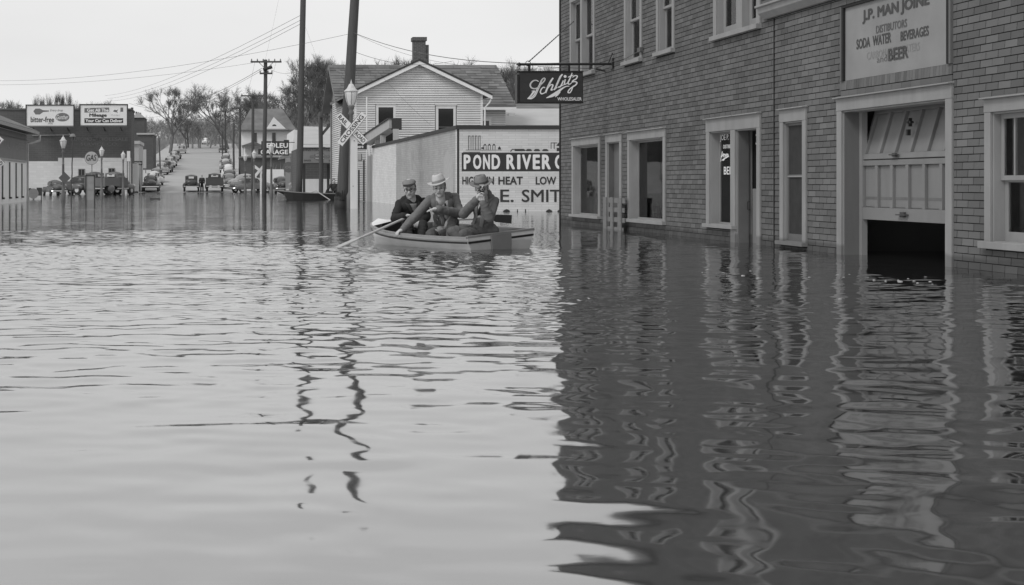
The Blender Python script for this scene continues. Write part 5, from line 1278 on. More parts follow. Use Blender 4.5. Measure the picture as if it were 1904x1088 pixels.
for i, (k, px, t, Y, lb) in enumerate(((2, 545, 98, 250, 'tall bare elm filling the gap left of the tall straight pole'), (0, 598, 96, 255, 'tall bare elm right of the tall straight pole'), (3, 575, 130, 265, 'broad bare tree between the two tall elms'),
        (1, 520, 175, 270, 'lower bare tree at the foot of the left elm'), (2, 630, 120, 270, 'bare tree behind the left end of the house roof'), (1, 560, 190, 240, 'bare tree over the garage gable'),
        (3, 535, 200, 280, 'bare tree behind the garage sign'), (0, 500, 190, 290, 'bare tree behind the pediment house chimney'))):
    place(k, px, t, Y, lb, G2)
G3 = 'tree tops over the house roof'
for k, px, t, Y, lb in ((3, 735, 97, 190, 'thin tree top left of the house chimney'), (1, 815, 100, 195, 'thin tree top right of the house chimney'), (0, 895, 105, 190, 'bare tree above the right end of the house roof'),
        (2, 950, 112, 185, 'bare tree between the house and the hanging sign'), (3, 1000, 118, 190, 'bare tree behind the hanging sign'), (1, 1040, 112, 200, 'bare tree behind the corner of the brick-clad building'), (0, 965, 150, 180, 'lower bare tree beneath the overhead cables')):
    place(k, px, t, Y, lb, G3)
G4 = 'trees behind the billboards'
for k, px, t, Y, lb in ((3, 22, 183, 260, 'bushy bare tree at the far left behind the depot roof'), (1, -15, 190, 265, 'bare tree cut by the left edge of the picture'), (0, 195, 177, 250, 'round bare tree top above the right billboard'), (1, 45, 200, 270, 'low tree top left of the left billboard')):
    place(k, px, t, Y, lb, G4)
for k, (px, t) in enumerate(((69, 172), (92, 170), (111, 165), (123, 171), (133, 165), (142, 184))):
    place(4, px, t, 270, ['leftmost slim poplar above the left billboard', 'second slim poplar from the left', 'third slim poplar, tall, over the left billboard', 'narrow poplar between two taller ones', 'tallest slim poplar near the billboard gap', 'short poplar in the gap between the billboards'][k], 'row of slim poplars', sx=.6)
# far woods, one mass
TT = [tree_mesh(101 + k, 10, .6, 3, 9, tw=.05) for k in range(4)]
tb = []
for T, K in TT:
    v = np.array(T.v + K.v); f = T.f + [tuple(i + len(T.v) for i in q) for q in K.f]; tb.append((v, f))
av, af, n0 = [], [], 0
for k in range(560):
    for _ in range(50):
        Y = rng.uniform(215, 520); px = rng.uniform(-60, 1100); x = P(px, 0, Y).x
        if px < 520 and Y < 330 and abs(x + 2.5) < 14: continue
        if px < 250 and (Y > 420 or rng.random() < .5): continue
        if Y < 255 and 400 < px < 560: continue
        break
    v, f = tb[k % 4]; s = rng.uniform(.6, 1.05); a_ = rng.uniform(0, 6.28); ca, sa = math.cos(a_), math.sin(a_)
    hgt = s * (.90 if 470 < px < 660 else .80)
    q = np.stack([(v[:, 0] * ca - v[:, 1] * sa) * s + x, (v[:, 0] * sa + v[:, 1] * ca) * s + Y, v[:, 2] * hgt + gz1(x, Y)], 1)
    av.append(q); af += [tuple(i + n0 for i in t) for t in f]; n0 += len(v)
me = bpy.data.meshes.new('woods'); me.from_pydata(np.concatenate(av).tolist(), [], af); me.update()
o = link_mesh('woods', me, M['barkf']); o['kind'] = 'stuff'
# brush along the street edge
bmb = MB()
for k in range(2600):
    side = rng.random() < .5; Y = rng.uniform(170, 420); x = (-11.5 - rng.exponential(5)) if side else (6.5 + rng.exponential(7)); z = gz1(x, Y)
    for _ in range(3):
        e = Vector((rng.normal(0, .5), rng.normal(0, .4), 1)).normalized() * rng.uniform(.6, 2.2); s = Vector((.05, 0, 0)); p = Vector((x + rng.normal(0, .4), Y, z - .05)); bmb.poly([p - s, p + s, p + e])
for k in range(4200):
    Y = rng.uniform(392, 520); x = rng.uniform(-70, 45); z = gz1(x, Y)
    for _ in range(3):
        e = Vector((rng.normal(0, .5), rng.normal(0, .4), 1)).normalized() * rng.uniform(1.2, 4.5); s = Vector((.09, 0, 0)); p = Vector((x + rng.normal(0, .4), Y, z - .05)); bmb.poly([p - s, p + s, p + e])
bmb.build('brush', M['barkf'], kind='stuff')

# ---------------------------------------------------------------- cars and trucks of the period
def blob(name, prims, voxel, m, parent, smooth=2, disp=0, dscale=.15, offs=True):
    """union of capsules, ellipsoids and boxes, grown together into one skin"""
    b = MB(); og = ORG[parent.name] if (parent is not None and offs) else Vector()
    for pr in prims:
        k = pr[0]
        if k == 'c':      # capsule p0 p1 r0 r1
            p0, p1, r0, r1 = Vector(pr[1]), Vector(pr[2]), pr[3], pr[4]; d = p1 - p0; n = 6
            d = d.normalized() if d.length > 1e-6 else Vector((0, 0, 1))
            pts, rs = [], []
            for i in range(4): t = math.pi / 2 * (1 - i / 3.0); pts.append(p0 - d * r0 * math.sin(t)); rs.append(max(r0 * math.cos(t), r0 * .05))
            for i in range(4): t = math.pi / 2 * (i / 3.0); pts.append(p1 + d * r1 * math.sin(t)); rs.append(max(r1 * math.cos(t), r1 * .05))
            b.tube(pts, rs, 12)
        elif k == 'e':    # ellipsoid centre radii rotation
            c, rr = Vector(pr[1]), pr[2]; rot = pr[3] if len(pr) > 3 else Matrix.Identity(3); s = len(b.v); nu, nv = 14, 9
            for j in range(nv + 1):
                ph = math.pi * j / nv
                for i in range(nu):
                    th = 2 * math.pi * i / nu; sn = max(math.sin(ph), .02)
                    b.v.append(tuple(c + rot @ Vector((rr[0] * sn * math.cos(th), rr[1] * sn * math.sin(th), -rr[2] * math.cos(ph)))))
            for j in range(nv):
                for i in range(nu):
                    a_ = s + j * nu + i; c_ = s + j * nu + (i + 1) % nu; b.f.append((a_, c_, c_ + nu, a_ + nu))
            b.f.append(tuple(s + i for i in reversed(range(nu)))); b.f.append(tuple(s + nv * nu + i for i in range(nu)))
        elif k == 'b':    # box centre, half axes
            b.obox(*pr[1:])
    me = bpy.data.meshes.new(name); v = np.array(b.v) - np.array(og); me.from_pydata(v.tolist(), [], b.f); me.update()
    o = link_mesh(name, me, m, parent)
    rm = o.modifiers.new('r', 'REMESH'); rm.mode = 'VOXEL'; rm.voxel_size = voxel; rm.use_smooth_shade = True
    if smooth: sm_ = o.modifiers.new('s', 'SMOOTH'); sm_.factor = .5; sm_.iterations = smooth
    if disp:
        tx = bpy.data.textures.new('folds', 'MARBLE'); tx.noise_scale = dscale; tx.turbulence = 7; tx.marble_type = 'SHARP'; tx.noise_basis_2 = 'SIN'; dm = o.modifiers.new('d', 'DISPLACE'); dm.texture = tx; dm.strength = disp; dm.mid_level = .5; dm.texture_coords = 'LOCAL'
    # bake now, so copies share the finished mesh
    dg = bpy.context.evaluated_depsgraph_get(); m2 = bpy.data.meshes.new_from_object(o.evaluated_get(dg)); o.modifiers.clear(); o.data = m2; m2.name = name
    bpy.data.meshes.remove(me); return o
X_, Y_, Z_ = Vector((1, 0, 0)), Vector((0, 1, 0)), Vector((0, 0, 1))
def wheels(o, xs_, ys_, r=.34, w_=.17):
    for y in ys_:
        for x in xs_:
            b = MB(); b.tube([(x - w_ / 2, y, r), (x + w_ / 2, y, r)], r, 16); wo = b.build('wheel', M['tyre'], o)
            b = MB(); b.tube([(x - w_ / 2 - .005, y, r), (x + w_ / 2 + .005, y, r)], r * .5, 12); b.build('hub_cap', M['chrome'], wo)
def sedan(label, group):
    o = thing('parked_car', label, 'car', (0, 0, 0), group)
    pr = [('b', (0, .1, .62), (.70, 0, 0), (0, 2.1, 0), (0, 0, .26)), ('e', (0, -.25, 1.10), (.66, 1.25, .50)), ('b', (0, -.2, 1.20), (.50, 0, 0), (0, .62, 0), (0, 0, .26)),
          ('e', (0, 1.35, .80), (.46, .95, .30)), ('e', (0, -1.55, .80), (.60, .75, .34)),
          ('e', (.70, 1.45, .55), (.20, .62, .30)), ('e', (-.70, 1.45, .55), (.20, .62, .30)), ('e', (.72, -1.35, .55), (.19, .66, .30)), ('e', (-.72, -1.35, .55), (.19, .66, .30))]
    body = blob('body', pr, .05, M['carp'], o, 2)
    b = MB(); b.poly([(-.40, -1.17, 1.12), (.40, -1.17, 1.12), (.34, -.98, 1.42), (-.34, -.98, 1.42)]); b.v = [(x, y - .05, z) for x, y, z in b.v]; b.prism([(-.32, -1.30, 1.14), (.32, -1.30, 1.14), (.27, -1.10, 1.38), (-.27, -1.10, 1.38)], (0, .25, 0)); b.f = b.f[1:]; b.build('rear_window', M['dglass'], o)
    b = MB(); b.prism([(-.46, .88, 1.10), (.46, .88, 1.10), (.40, .55, 1.42), (-.40, .55, 1.42)], (0, -.2, 0)); b.build('windscreen', M['dglass'], o)
    for s in (-1, 1):
        for y0, y1 in ((-.95, -.28), (-.2, .45)):
            b = MB(); b.prism([(s * .64, y0, 1.08), (s * .64, y1, 1.08), (s * .58, y1 - .05, 1.38), (s * .58, y0 + .12, 1.38)], (s * -.1, 0, 0)); b.build('side_window', M['dglass'], o)
    for y in (-2.28, 2.3):
        b = MB(); b.tube([(-.82, y + .1 * (1 if y < 0 else -1), .46), (-.7, y, .46), (.7, y, .46), (.82, y + .1 * (1 if y < 0 else -1), .46)], .06, 6); b.build('bumper', M['chrome'], o)
    for s in (-1, 1):
        b = MB(); b.lathe([(.05, -.04), (.06, 0), (.02, .04)], (s * .66, -2.02, .72), 8); b.build('tail_light', M['chrome'], o)
        b = MB(); b.tube([(s * .68, 1.95, .68), (s * .68, 2.07, .68)], .10, 10); b.build('headlight', M['lampglass'], o)
    wheels(o, (-.72, .72), (-1.35, 1.45)); return o
def truck(label, group, kind='pickup'):
    o = thing('parked_truck', label, 'truck', (0, 0, 0), group)
    pr = [('b', (0, .55, 1.05), (.66, 0, 0), (0, .55, 0), (0, 0, .42)), ('b', (0, .5, 1.5), (.62, 0, 0), (0, .5, 0), (0, 0, .26)), ('e', (0, .5, 1.62), (.64, .64, .26)), ('e', (0, 1.7, .95), (.42, .95, .36)), ('e', (.70, 1.75, .62), (.2, .6, .3)), ('e', (-.70, 1.75, .62), (.2, .6, .3))]
    blob('cab', pr, .05, M['carp'], o, 2)
    b = MB(); b.box(-.88, .88, -2.1, -.10, .72, .80); b.box(-.88, -.82, -2.1, -.10, .80, 1.38); b.box(.82, .88, -2.1, -.10, .80, 1.38); b.box(-.82, .82, -.16, -.10, .80, 1.38); b.build('bed', M['carp'], o)
    b = MB(); b.box(-.87, .87, -2.15, -2.101, .66, 1.38); b.build('tailgate', M['carp'], o)
    b = MB(); b.box(-.36, .36, -.10, -.04, 1.46, 1.64); b.build('rear_window', M['lampglass'], o)
    b = MB(); b.box(-.82, .82, -2.26, -2.18, .48, .58); b.build('bumper', M['chrome'], o)
    for s in (-1, 1):
        q = MB(); q.tube([(s * .68, 2.2, .75), (s * .68, 2.3, .75)], .10, 10); q.build('headlight', M['lampglass'], o)
        blob('rear_fender', [('e', (s * .84, -1.25, .52), (.13, .52, .30))], .05, M['carp'], o)
    b = MB(); b.box(-.3, .3, -2.0, 2.2, .42, .62); b.build('chassis', M['black'], o)
    wheels(o, (-.76, .76), (-1.25, 1.7), .38, .2); return o
def oldcar(label, group):
    o = thing('parked_car', label, 'car', (0, 0, 0), group)
    pr = [('b', (0, -.3, 1.15), (.60, 0, 0), (0, .95, 0), (0, 0, .42)), ('e', (0, -.3, 1.50), (.60, 1.0, .24)), ('b', (0, 1.2, .85), (.34, 0, 0), (0, .75, 0), (0, 0, .28)), ('e', (0, -1.35, .85), (.58, .35, .38)),
          ('e', (.70, 1.4, .60), (.17, .6, .26)), ('e', (-.70, 1.4, .60), (.17, .6, .26)), ('e', (.70, -1.25, .58), (.17, .6, .30)), ('e', (-.70, -1.25, .58), (.17, .6, .30)), ('b', (0, .1, .55), (.72, 0, 0), (0, 1.3, 0), (0, 0, .05))]
    blob('body', pr, .045, M['carp'], o, 2)
    b = MB(); b.box(-.26, .26, -1.36, -1.2, 1.30, 1.50); b.build('rear_window', M['lampglass'], o)
    b = MB(); b.box(-.75, .75, -1.85, -1.79, .48, .56); b.build('bumper', M['chrome'], o)
    wheels(o, (-.70, .70), (-1.25, 1.4), .38, .14); return o
GC = 'cars parked along the hill street'
def setcol(o, g_):
    for ch in o.children:
        if ch.name.split('.')[0] in ('body', 'cab', 'bed', 'tailgate', 'rear_fender'): ch.color = (g_, g_, g_, 1)
def put(o, px, Y, rot=0, g_=.1, label=None, x=None, sc_=1.0, copy=True, group=None, z=None):
    c = copy_tree(o) if copy else o; x = P(px, 0, Y).x if x is None else x; z = max(gz1(x, Y), gz1(-2.5, Y)) + .03 if z is None else z
    if Y < 151: z = -.03
    sl = math.atan(.047) if Y > 155 else 0
    c.location = (x, Y, z); c.rotation_euler = (sl * math.cos(R(rot)), 0, R(rot)); c.scale = (sc_,) * 3
    if label: c['label'] = label
    if group: c['group'] = group
    setcol(c, g_); return c
S0 = sedan('x', GC); T0 = truck('x', 'trucks in view'); O0 = oldcar('x', GC)
put(S0, 280.5, 151, 0, .05, 'dark sedan seen from behind at the water edge, left of the road', copy=False, sc_=1.06)
put(O0, 356, 151, 0, .05, 'old square-backed dark car standing at the water edge in mid road', copy=False)
put(T0, 399, 151, 0, .06, 'dark pickup truck seen from behind at the water edge, right of the walker', copy=False)
put(S0, 425.5, 158, 6, .16, 'grey sedan parked just right of the dark pickup')
for k, (Y, g_, r_) in enumerate(((163, .50, -7), (172, .14, 3), (193, .3, 0), (200, .08, -3), (217, .55, 0), (224, .1, 4), (247, .45, 0), (256, .1, -3), (292, .3, 0))):
    put(S0, 0, Y, 180 + r_, g_, ['pale sedan behind the dark one, first of the left kerb row', 'second car of the left kerb row', 'third car of the left kerb row', 'fourth car of the left kerb row', 'pale fifth car of the left kerb row', 'sixth car of the left kerb row',
        'seventh car of the left kerb row', 'eighth car of the left kerb row', 'last car of the left kerb row'][k], x=-6.7 + rng.uniform(-.25, .25))
for k, (Y, g_) in enumerate(((168, .08), (177, .45), (186, .6), (199, .12), (207, .4), (226, .12), (235, .4), (300, .1))):
    put(S0, 0, Y, 0, g_, ['first car of the right kerb row, behind the grey sedan', 'second car of the right kerb row', 'pale third car of the right kerb row', 'fourth car of the right kerb row', 'fifth car of the right kerb row', 'sixth car of the right kerb row',
        'seventh car of the right kerb row', 'lone car near the crest, right kerb'][k], x=1.6 + rng.uniform(-.25, .25))
put(S0, 382.5, 375, 180, .75, 'white car coming over the crest of the street', x=-2.4, z=gz1(-2.5, 375) + .05)
put(S0, 466, 149, -62, .14, 'grey car parked askew right of the road behind the small lamps', group='cars by the garage')
put(S0, 459, 156, -50, .30, 'paler car behind the grey car parked askew', group='cars by the garage')
put(S0, 522, 138, 8, .06, 'dark car seen from behind under the garage sign', group='cars by the garage')
put(S0, 592, 112, 90, .22, 'car parked side-on inside the cycle shop yard, left', group='cars by the garage', z=.15)
put(S0, 628, 116, 90, .12, 'car parked side-on in the cycle shop yard, right', group='cars by the garage', z=.15)
put(T0, 207, 121, -30, .12, 'truck parked askew beside the third left lamp', group='trucks in view', z=.0)
put(T0, 186, 122, 60, .10, 'dark truck half hidden by the second left lamp', group='trucks in view', z=.0)
put(S0, 151, 123, 62, .06, 'dark car side-on behind the price board', group='cars by the wholesale building', z=.0)
put(S0, 101, 116, 20, .07, 'small dark car low by the white wall, left of the nearest lamp', group='cars by the wholesale building', z=-.05, sc_=.75)
for o in [o for o in C.objects if o.name.startswith('parked') and o.get('category')]:
    if o['label'] == 'x': print('unlabelled', o.name)

# log drifting
b = MB(); b.tube([P(279, 371, 84), P(298, 371, 84)], [.10, .08], 8); setp(b.build('floating_log', M['inkd'], loc=P(288, 371, 84)), 'short dark log floating on the flood in front of the dark sedan', 'log')
# kerb-high strip of wet road showing between the two bright bands
# ---------------------------------------------------------------- overhead wires
def wire(label, p, q, sag, r=.014, name='overhead_wire', n=14):
    r *= .6
    p, q = Vector(p), Vector(q); pts = [p.lerp(q, k / n) - Vector((0, 0, sag * 4 * (k / n) * (1 - k / n))) for k in range(n + 1)]
    b = MB(); b.tube(pts, r, 4, caps=False); setp(b.build(name, M['wire'], loc=p), label, 'wire', 'overhead wires')
pb_ = lambda py: P(659 - 23 * py / 388, py, 54.5)
wire('upper cable from the thick pole over the house toward the brick-clad building', pb_(60), (X0 - .03, 33.5, P(0, 117, 33.5).z), .35, .016)
wire('thin cable close below the upper one over the house roof', pb_(60), (X0 - .03, 33.8, P(0, 126, 33.8).z), .45, .008)
wire('lower cable from the thick pole across the house roof', pb_(94), (X0 + 1.5, 60, P(0, 128, 60).z + .3), .3, .012)
wire('long thin wire from the thick pole down to the left edge', pb_(62), P(-30, 150, 90), .5, .010)
for k, (py, qy) in enumerate(((29, 178), (38, 183), (45, 188))):
    wire(['topmost of three parallel wires falling left from the tall pole', 'middle of three parallel wires falling left from the tall pole', 'lowest of three parallel wires falling left from the tall pole'][k], P(558, py, 84), P(195 + k * 6, qy, 230), .9, .020)
wire('wire from the two-armed pole to the left edge, upper', P(470, 117, 109), P(-20, 158, 120), .4, .014)
wire('cable from the two-armed pole falling left to the trees', P(487, 127, 109), P(240, 192, 210), 1.6, .030)
wire('second cable from the two-armed pole falling left', P(487, 131, 109), P(250, 218, 260), 1.2, .022)
wire('short wire between the two-armed pole and the tall straight pole', P(500, 127, 109), P(558, 132, 84), .25, .014)
wire('wire from the tall straight pole to the house corner', P(560, 131, 84), P(625, 133, 84), .1, .012)
wire('telegraph wire between the first and second telegraph poles, left', P(474, 114, 109), P(455, 178, 143), .5, .012)
wire('telegraph wire between the first and second telegraph poles, right', P(514, 114, 109), P(486, 178, 143), .5, .012)
wire('faint guy wire rising beside the tall straight pole', P(493, 112, 109), P(522, -20, 84), .1, .006)
wire('guy wire slanting right from the tall pole head', P(564, 40, 84), P(590, 110, 90), .0, .006)
wire('service drop crossing the house gable', P(700, 130, 74.5), P(800, 232, 75.5), .1, .008)
wire('low wire along the wholesale wall from the floodlight mast', P(135, 290, 79.9), P(240, 300, 118), .15, .010)
wire('pale cable under the depot eave', (XW + .1, 52, 3.08), (XW + .1, 74.4, 3.02), .02, .02)

# ---------------------------------------------------------------- the dinghy
bo = Vector((3.93, 20.65, 0)); ang = math.atan2(.56, .83)
bt = thing('dinghy', 'small white dinghy with dark stripe carrying three men', 'boat', bo)
ORG[bt.name] = Vector((0, 0, 0))
BL = 2.62
Mb = Matrix.Translation(bo) @ Matrix.Rotation(ang, 4, 'Z') @ Matrix.Rotation(R(-4.2), 4, 'Y') @ Matrix.Rotation(0, 4, 'X')
Mbi = Mb.inverted()
bt.matrix_world = Mb
# local: x across (+ = far/right side), y forward, z up
def half(s): return .625 + .07 * math.sin(math.pi * min(s / .75, 1)) if s < .45 else .69 * math.cos((s - .45) / .55 * math.pi / 2) ** .62
def gun(s): return .205 + .11 * s ** 2
S_ = [0, .1, .2, .3, .4, .5, .6, .7, .78, .85, .91, .96, .985]
def sect(s, off=0.0):
    w_ = max(half(s), .08) - off; g_ = gun(s); fl_ = .80 - .25 * s; y = s * BL
    return [(-w_, y, g_), (-w_ * (1 - (1 - fl_) * .25), y, g_ * .45), (-w_ * (1 - (1 - fl_) * .65), y, -.03), (-w_ * fl_ * .92, y, -.13 + .05 * s + off), (0, y, -.16 + .10 * s + off),
            (w_ * fl_ * .92, y, -.13 + .05 * s + off), (w_ * (1 - (1 - fl_) * .65), y, -.03), (w_ * (1 - (1 - fl_) * .25), y, g_ * .45), (w_, y, g_)]
def loft(secs, flip=False):
    b = MB(); n = len(secs[0])
    for s in secs: b.v += s
    for i in range(len(secs) - 1):
        for k in range(n - 1):
            a = i * n + k; q = (a, a + 1, a + n + 1, a + n); b.f.append(q[::-1] if flip else q)
    return b
b = loft([sect(s) for s in S_]); n = 9; m_ = (len(S_) - 1) * n; b.f.append(tuple(range(m_, m_ + n)))
b.build('hull', M['hull'], bt, smooth=True)
b = loft([sect(s, .022) for s in S_], True); m_ = (len(S_) - 1) * n; b.f.append(tuple(reversed(range(m_, m_ + n)))); b.build('inner_lining', M['hulld'], bt, smooth=True)
b = MB(); b.prism([(x, 0, z) for x, y, z in sect(0)], (0, .03, 0)); b.build('transom', M['hull'], bt)
for sg in (-1, 1):
    pts = [(sg * (max(half(s), .08) + .004), s * BL, gun(s) + .004) for s in S_]; b = MB()
    for p, q in zip(pts, pts[1:]): b.beam(p, q, .045, .026)
    b.build('gunwale', M['trim'], bt)
    b = MB()
    for s0, s1 in zip(S_, S_[1:]):
        w0, w1 = max(half(s0), .08) - .008 + .012, max(half(s1), .08) - .008 + .012; g0, g1 = gun(s0), gun(s1)
        b.poly([(sg * w0, s0 * BL, g0 - .078), (sg * w1, s1 * BL, g1 - .078), (sg * (w1 + .004), s1 * BL, g1 - .052), (sg * (w0 + .004), s0 * BL, g0 - .052)][::sg])
    b.build('side_stripe', M['black'], bt)
b = MB(); b.box(-.63, .63, -.014, .035, .205, .232); b.build('transom_rail', M['trimd'], bt)
b = MB(); b.box(-.615, .615, -.006, -.001, .125, .155); b.build('transom_stripe', M['black'], bt)
b = MB(); b.prism([(-.20, -.028, .206), (.17, -.028, .206), (.17, -.028, .06), (.14, -.028, -.10), (-.17, -.028, -.10), (-.20, -.028, .06)], (0, .02, 0)); b.build('motor_pad', M['metal'], bt, label='dark motor pad bolted to the transom')
for y, z in ((.62, .06), (1.55, .08)):
    b = MB(); w_ = half(y / BL) * .82; b.box(-w_, w_, y - .12, y + .12, z, z + .025); b.build('seat', M['hulld'], bt)
b = MB(); sd = [.85, .88, .91, .96, .985]
for s in sd:
    w_ = max(half(s), .08); b.v += [(-w_, s * BL, gun(s) + .018), (0, s * BL, gun(s) + .06), (w_, s * BL, gun(s) + .018)]
for i in range(4):
    for k in range(2): a = i * 3 + k; b.f.append((a, a + 1, a + 4, a + 3))
b.build('foredeck', M['hull'], bt, smooth=True)
ORG_b = {}
# oars
pL = P(763, 401.5, 21.85); pT = P(676, 440, 21.5)
oar = thing('oar', 'pale wooden oar reaching from the boat down into the water', 'oar', pT)
tip = Vector((P(628, 459, 21.25).x, 21.25, -.01)); dr = (tip - pL).normalized()
b = MB(); b.tube([pL - dr * .02, pL + dr * .15, pL + dr * .9, tip - dr * .38], [.015, .020, .018, .014], 8); b.build('shaft', M['oar'], oar, smooth=True)
side = Vector((0, 0, 1)).cross(dr).normalized(); b = MB(); a0 = tip - dr * .42
b.prism([a0 - side * .02, a0 + dr * .12 - side * .065, tip - side * .07, tip + side * .07, a0 + dr * .12 + side * .065, a0 + side * .02], dr.cross(side) * .014); b.build('blade', M['plank'], oar)
oar2 = thing('oar', 'second oar with a dark blade sticking out behind the man with the camera', 'oar', P(935, 407, 21.9))
b = MB(); q0, q1 = P(922, 407, 21.9), P(951, 407, 21.9)
b.prism([P(916, 409, 21.9), P(921, 413, 21.9), P(951, 416, 21.9), P(952, 400, 21.9), P(924, 399, 21.9), P(917, 403, 21.9)], (0, .02, 0)); b.build('blade', M['black'], oar2)
b = MB(); b.tube([P(917, 406, 21.91), P(842, 408, 22.1)], .019, 8); b.build('shaft', M['oar'], oar2, smooth=True)

# ---------------------------------------------------------------- people
def head_prims(c, rot, s=1.0):
    T = lambda p: Vector(c) + rot @ (Vector(p) * s)
    e = lambda p, r_: ('e', T(p), tuple(x * s for x in r_), rot)
    k = lambda p, q, a, b_: ('c', T(p), T(q), a * s, b_ * s)
    return [e((0, .012, .035), (.076, .096, .10)), e((0, -.018, -.045), (.066, .076, .070)), e((0, -.062, -.092), (.028, .024, .022)), k((0, -.088, .012), (0, -.112, -.028), .009, .015),
            k((-.034, -.082, .026), (.034, -.082, .026), .013, .013), e((.036, -.062, -.025), (.030, .028, .030)), e((-.036, -.062, -.025), (.030, .028, .030)),
            e((.077, .014, -.004), (.009, .016, .026)), e((-.077, .014, -.004), (.009, .016, .026)), k((-.020, -.088, -.062), (.020, -.088, -.062), .009, .009), k((0, .015, -.04), (0, .035, -.17), .056, .060)]
def face(o, c, rot, glasses=False, s=1.0):
    T = lambda p: Vector(c) + rot @ (Vector(p) * s)
    for sg in (-1, 1):
        blob('eye', [('e', T((sg * .031, -.089, .006)), (.013 * s, .008 * s, .006 * s), rot)], .002, M['hair'], o, 0)
        blob('eyebrow', [('c', T((sg * .018, -.097, .026)), T((sg * .046, -.088, .026)), .0035 * s, .003 * s)], .0015, M['hair'], o, 0)
    blob('mouth', [('c', T((-.022, -.094, -.056)), T((.022, -.094, -.056)), .0045 * s, .0045 * s), ('c', T((0, -.098, -.057)), T((0, -.098, -.057)), .005 * s, .005 * s)], .002, M['hair'], o, 0)
    if glasses:
        b = MB()
        for sg in (-1, 1):
            b.tube([T((sg * .034 + .026 * math.cos(t), -.108, .002 + .020 * math.sin(t))) for t in np.linspace(0, 6.283, 13)], .0028, 5, caps=False)
            b.tube([T((sg * .06, -.106, .008)), T((sg * .078, .0, .008))], .003, 4)
        b.tube([T((-.008, -.110, .006)), T((.008, -.110, .006))], .003, 4); b.build('glasses', M['black'], o)
def hand_prims(w, d, n, side, curl=.6, s=1.0, spread=.10):
    """w wrist, d finger direction, n palm normal (side the fingers close to), side +1/-1 puts the thumb"""
    w, d, n = Vector(w), Vector(d).normalized(), Vector(n).normalized(); n = (n - d * n.dot(d)).normalized(); u = d.cross(n).normalized() * side
    pr = [('c', w, w + d * .05 * s, .026 * s, .030 * s), ('c', w + d * .03 * s + u * .022 * s, w + d * .085 * s + u * .026 * s, .017 * s, .014 * s), ('c', w + d * .03 * s - u * .020 * s, w + d * .080 * s - u * .028 * s, .017 * s, .013 * s), ('c', w + d * .03 * s, w + d * .085 * s, .018 * s, .015 * s)]
    for i, (off, L) in enumerate(((.033, .072), (.012, .080), (-.010, .074), (-.031, .058))):
        a = w + d * .085 * s + u * off * s; fd = (d + u * (off * spread * 10)).normalized(); p = a; th = 0
        for j, (f, r0, r1) in enumerate(((.45, .0095, .0085), (.30, .0085, .0075), (.25, .0075, .0065))):
            th += curl * (.7 if j == 0 else 1.0); v = fd * math.cos(th) + n * math.sin(th); q = p + v * L * f * s; pr.append(('c', p, q, r0 * s, r1 * s)); p = q
    t0 = w + d * .03 * s + u * .03 * s; t1 = t0 + (d * .6 + u * .75 + n * .35).normalized() * .040 * s; t2 = t1 + (d * .85 + u * .15 + n * (.4 + curl * .4)).normalized() * .032 * s
    pr += [('c', t0, t1, .014 * s, .011 * s), ('c', t1, t2, .011 * s, .009 * s)]; return pr
def rotm(yaw, pitch=0, roll=0):   # yaw 0 faces the camera (-Y); + turns to the viewer's right; pitch + looks down
    return (Matrix.Rotation(R(yaw), 3, 'Z') @ Matrix.Rotation(R(pitch), 3, 'X') @ Matrix.Rotation(R(roll), 3, 'Y'))
def folds(a, b_, r0, r1, ts, seed, w=.009):
    r = random.Random(seed); a, b_ = Vector(a), Vector(b_); d = (b_ - a).normalized(); u = d.cross(Vector((.3, .2, 1))).normalized(); v = d.cross(u); L = (b_ - a).length; out = []
    for t in ts:
        a0 = r.uniform(0, 6.28); tilt_ = r.uniform(-.05, .05); prev = None; n = 6
        for k in range(n + 1):
            an = a0 + 2.6 * k / n; tt = t + (tilt_ + r.uniform(-.006, .006)) * (k / n - .5) * 2 / max(L, .1) * .6; rr = r0 + (r1 - r0) * tt
            p = a + d * L * tt + (u * math.cos(an) + v * math.sin(an)) * (rr - .001)
            if prev is not None: out.append(('c', prev, p, w * (1 - abs(k / n - .5)), w * (1 - abs(k / n - .5))))
            prev = p
    return out
def cap_(a, b_, r0, r1): return ('c', Vector(a), Vector(b_), r0, r1)
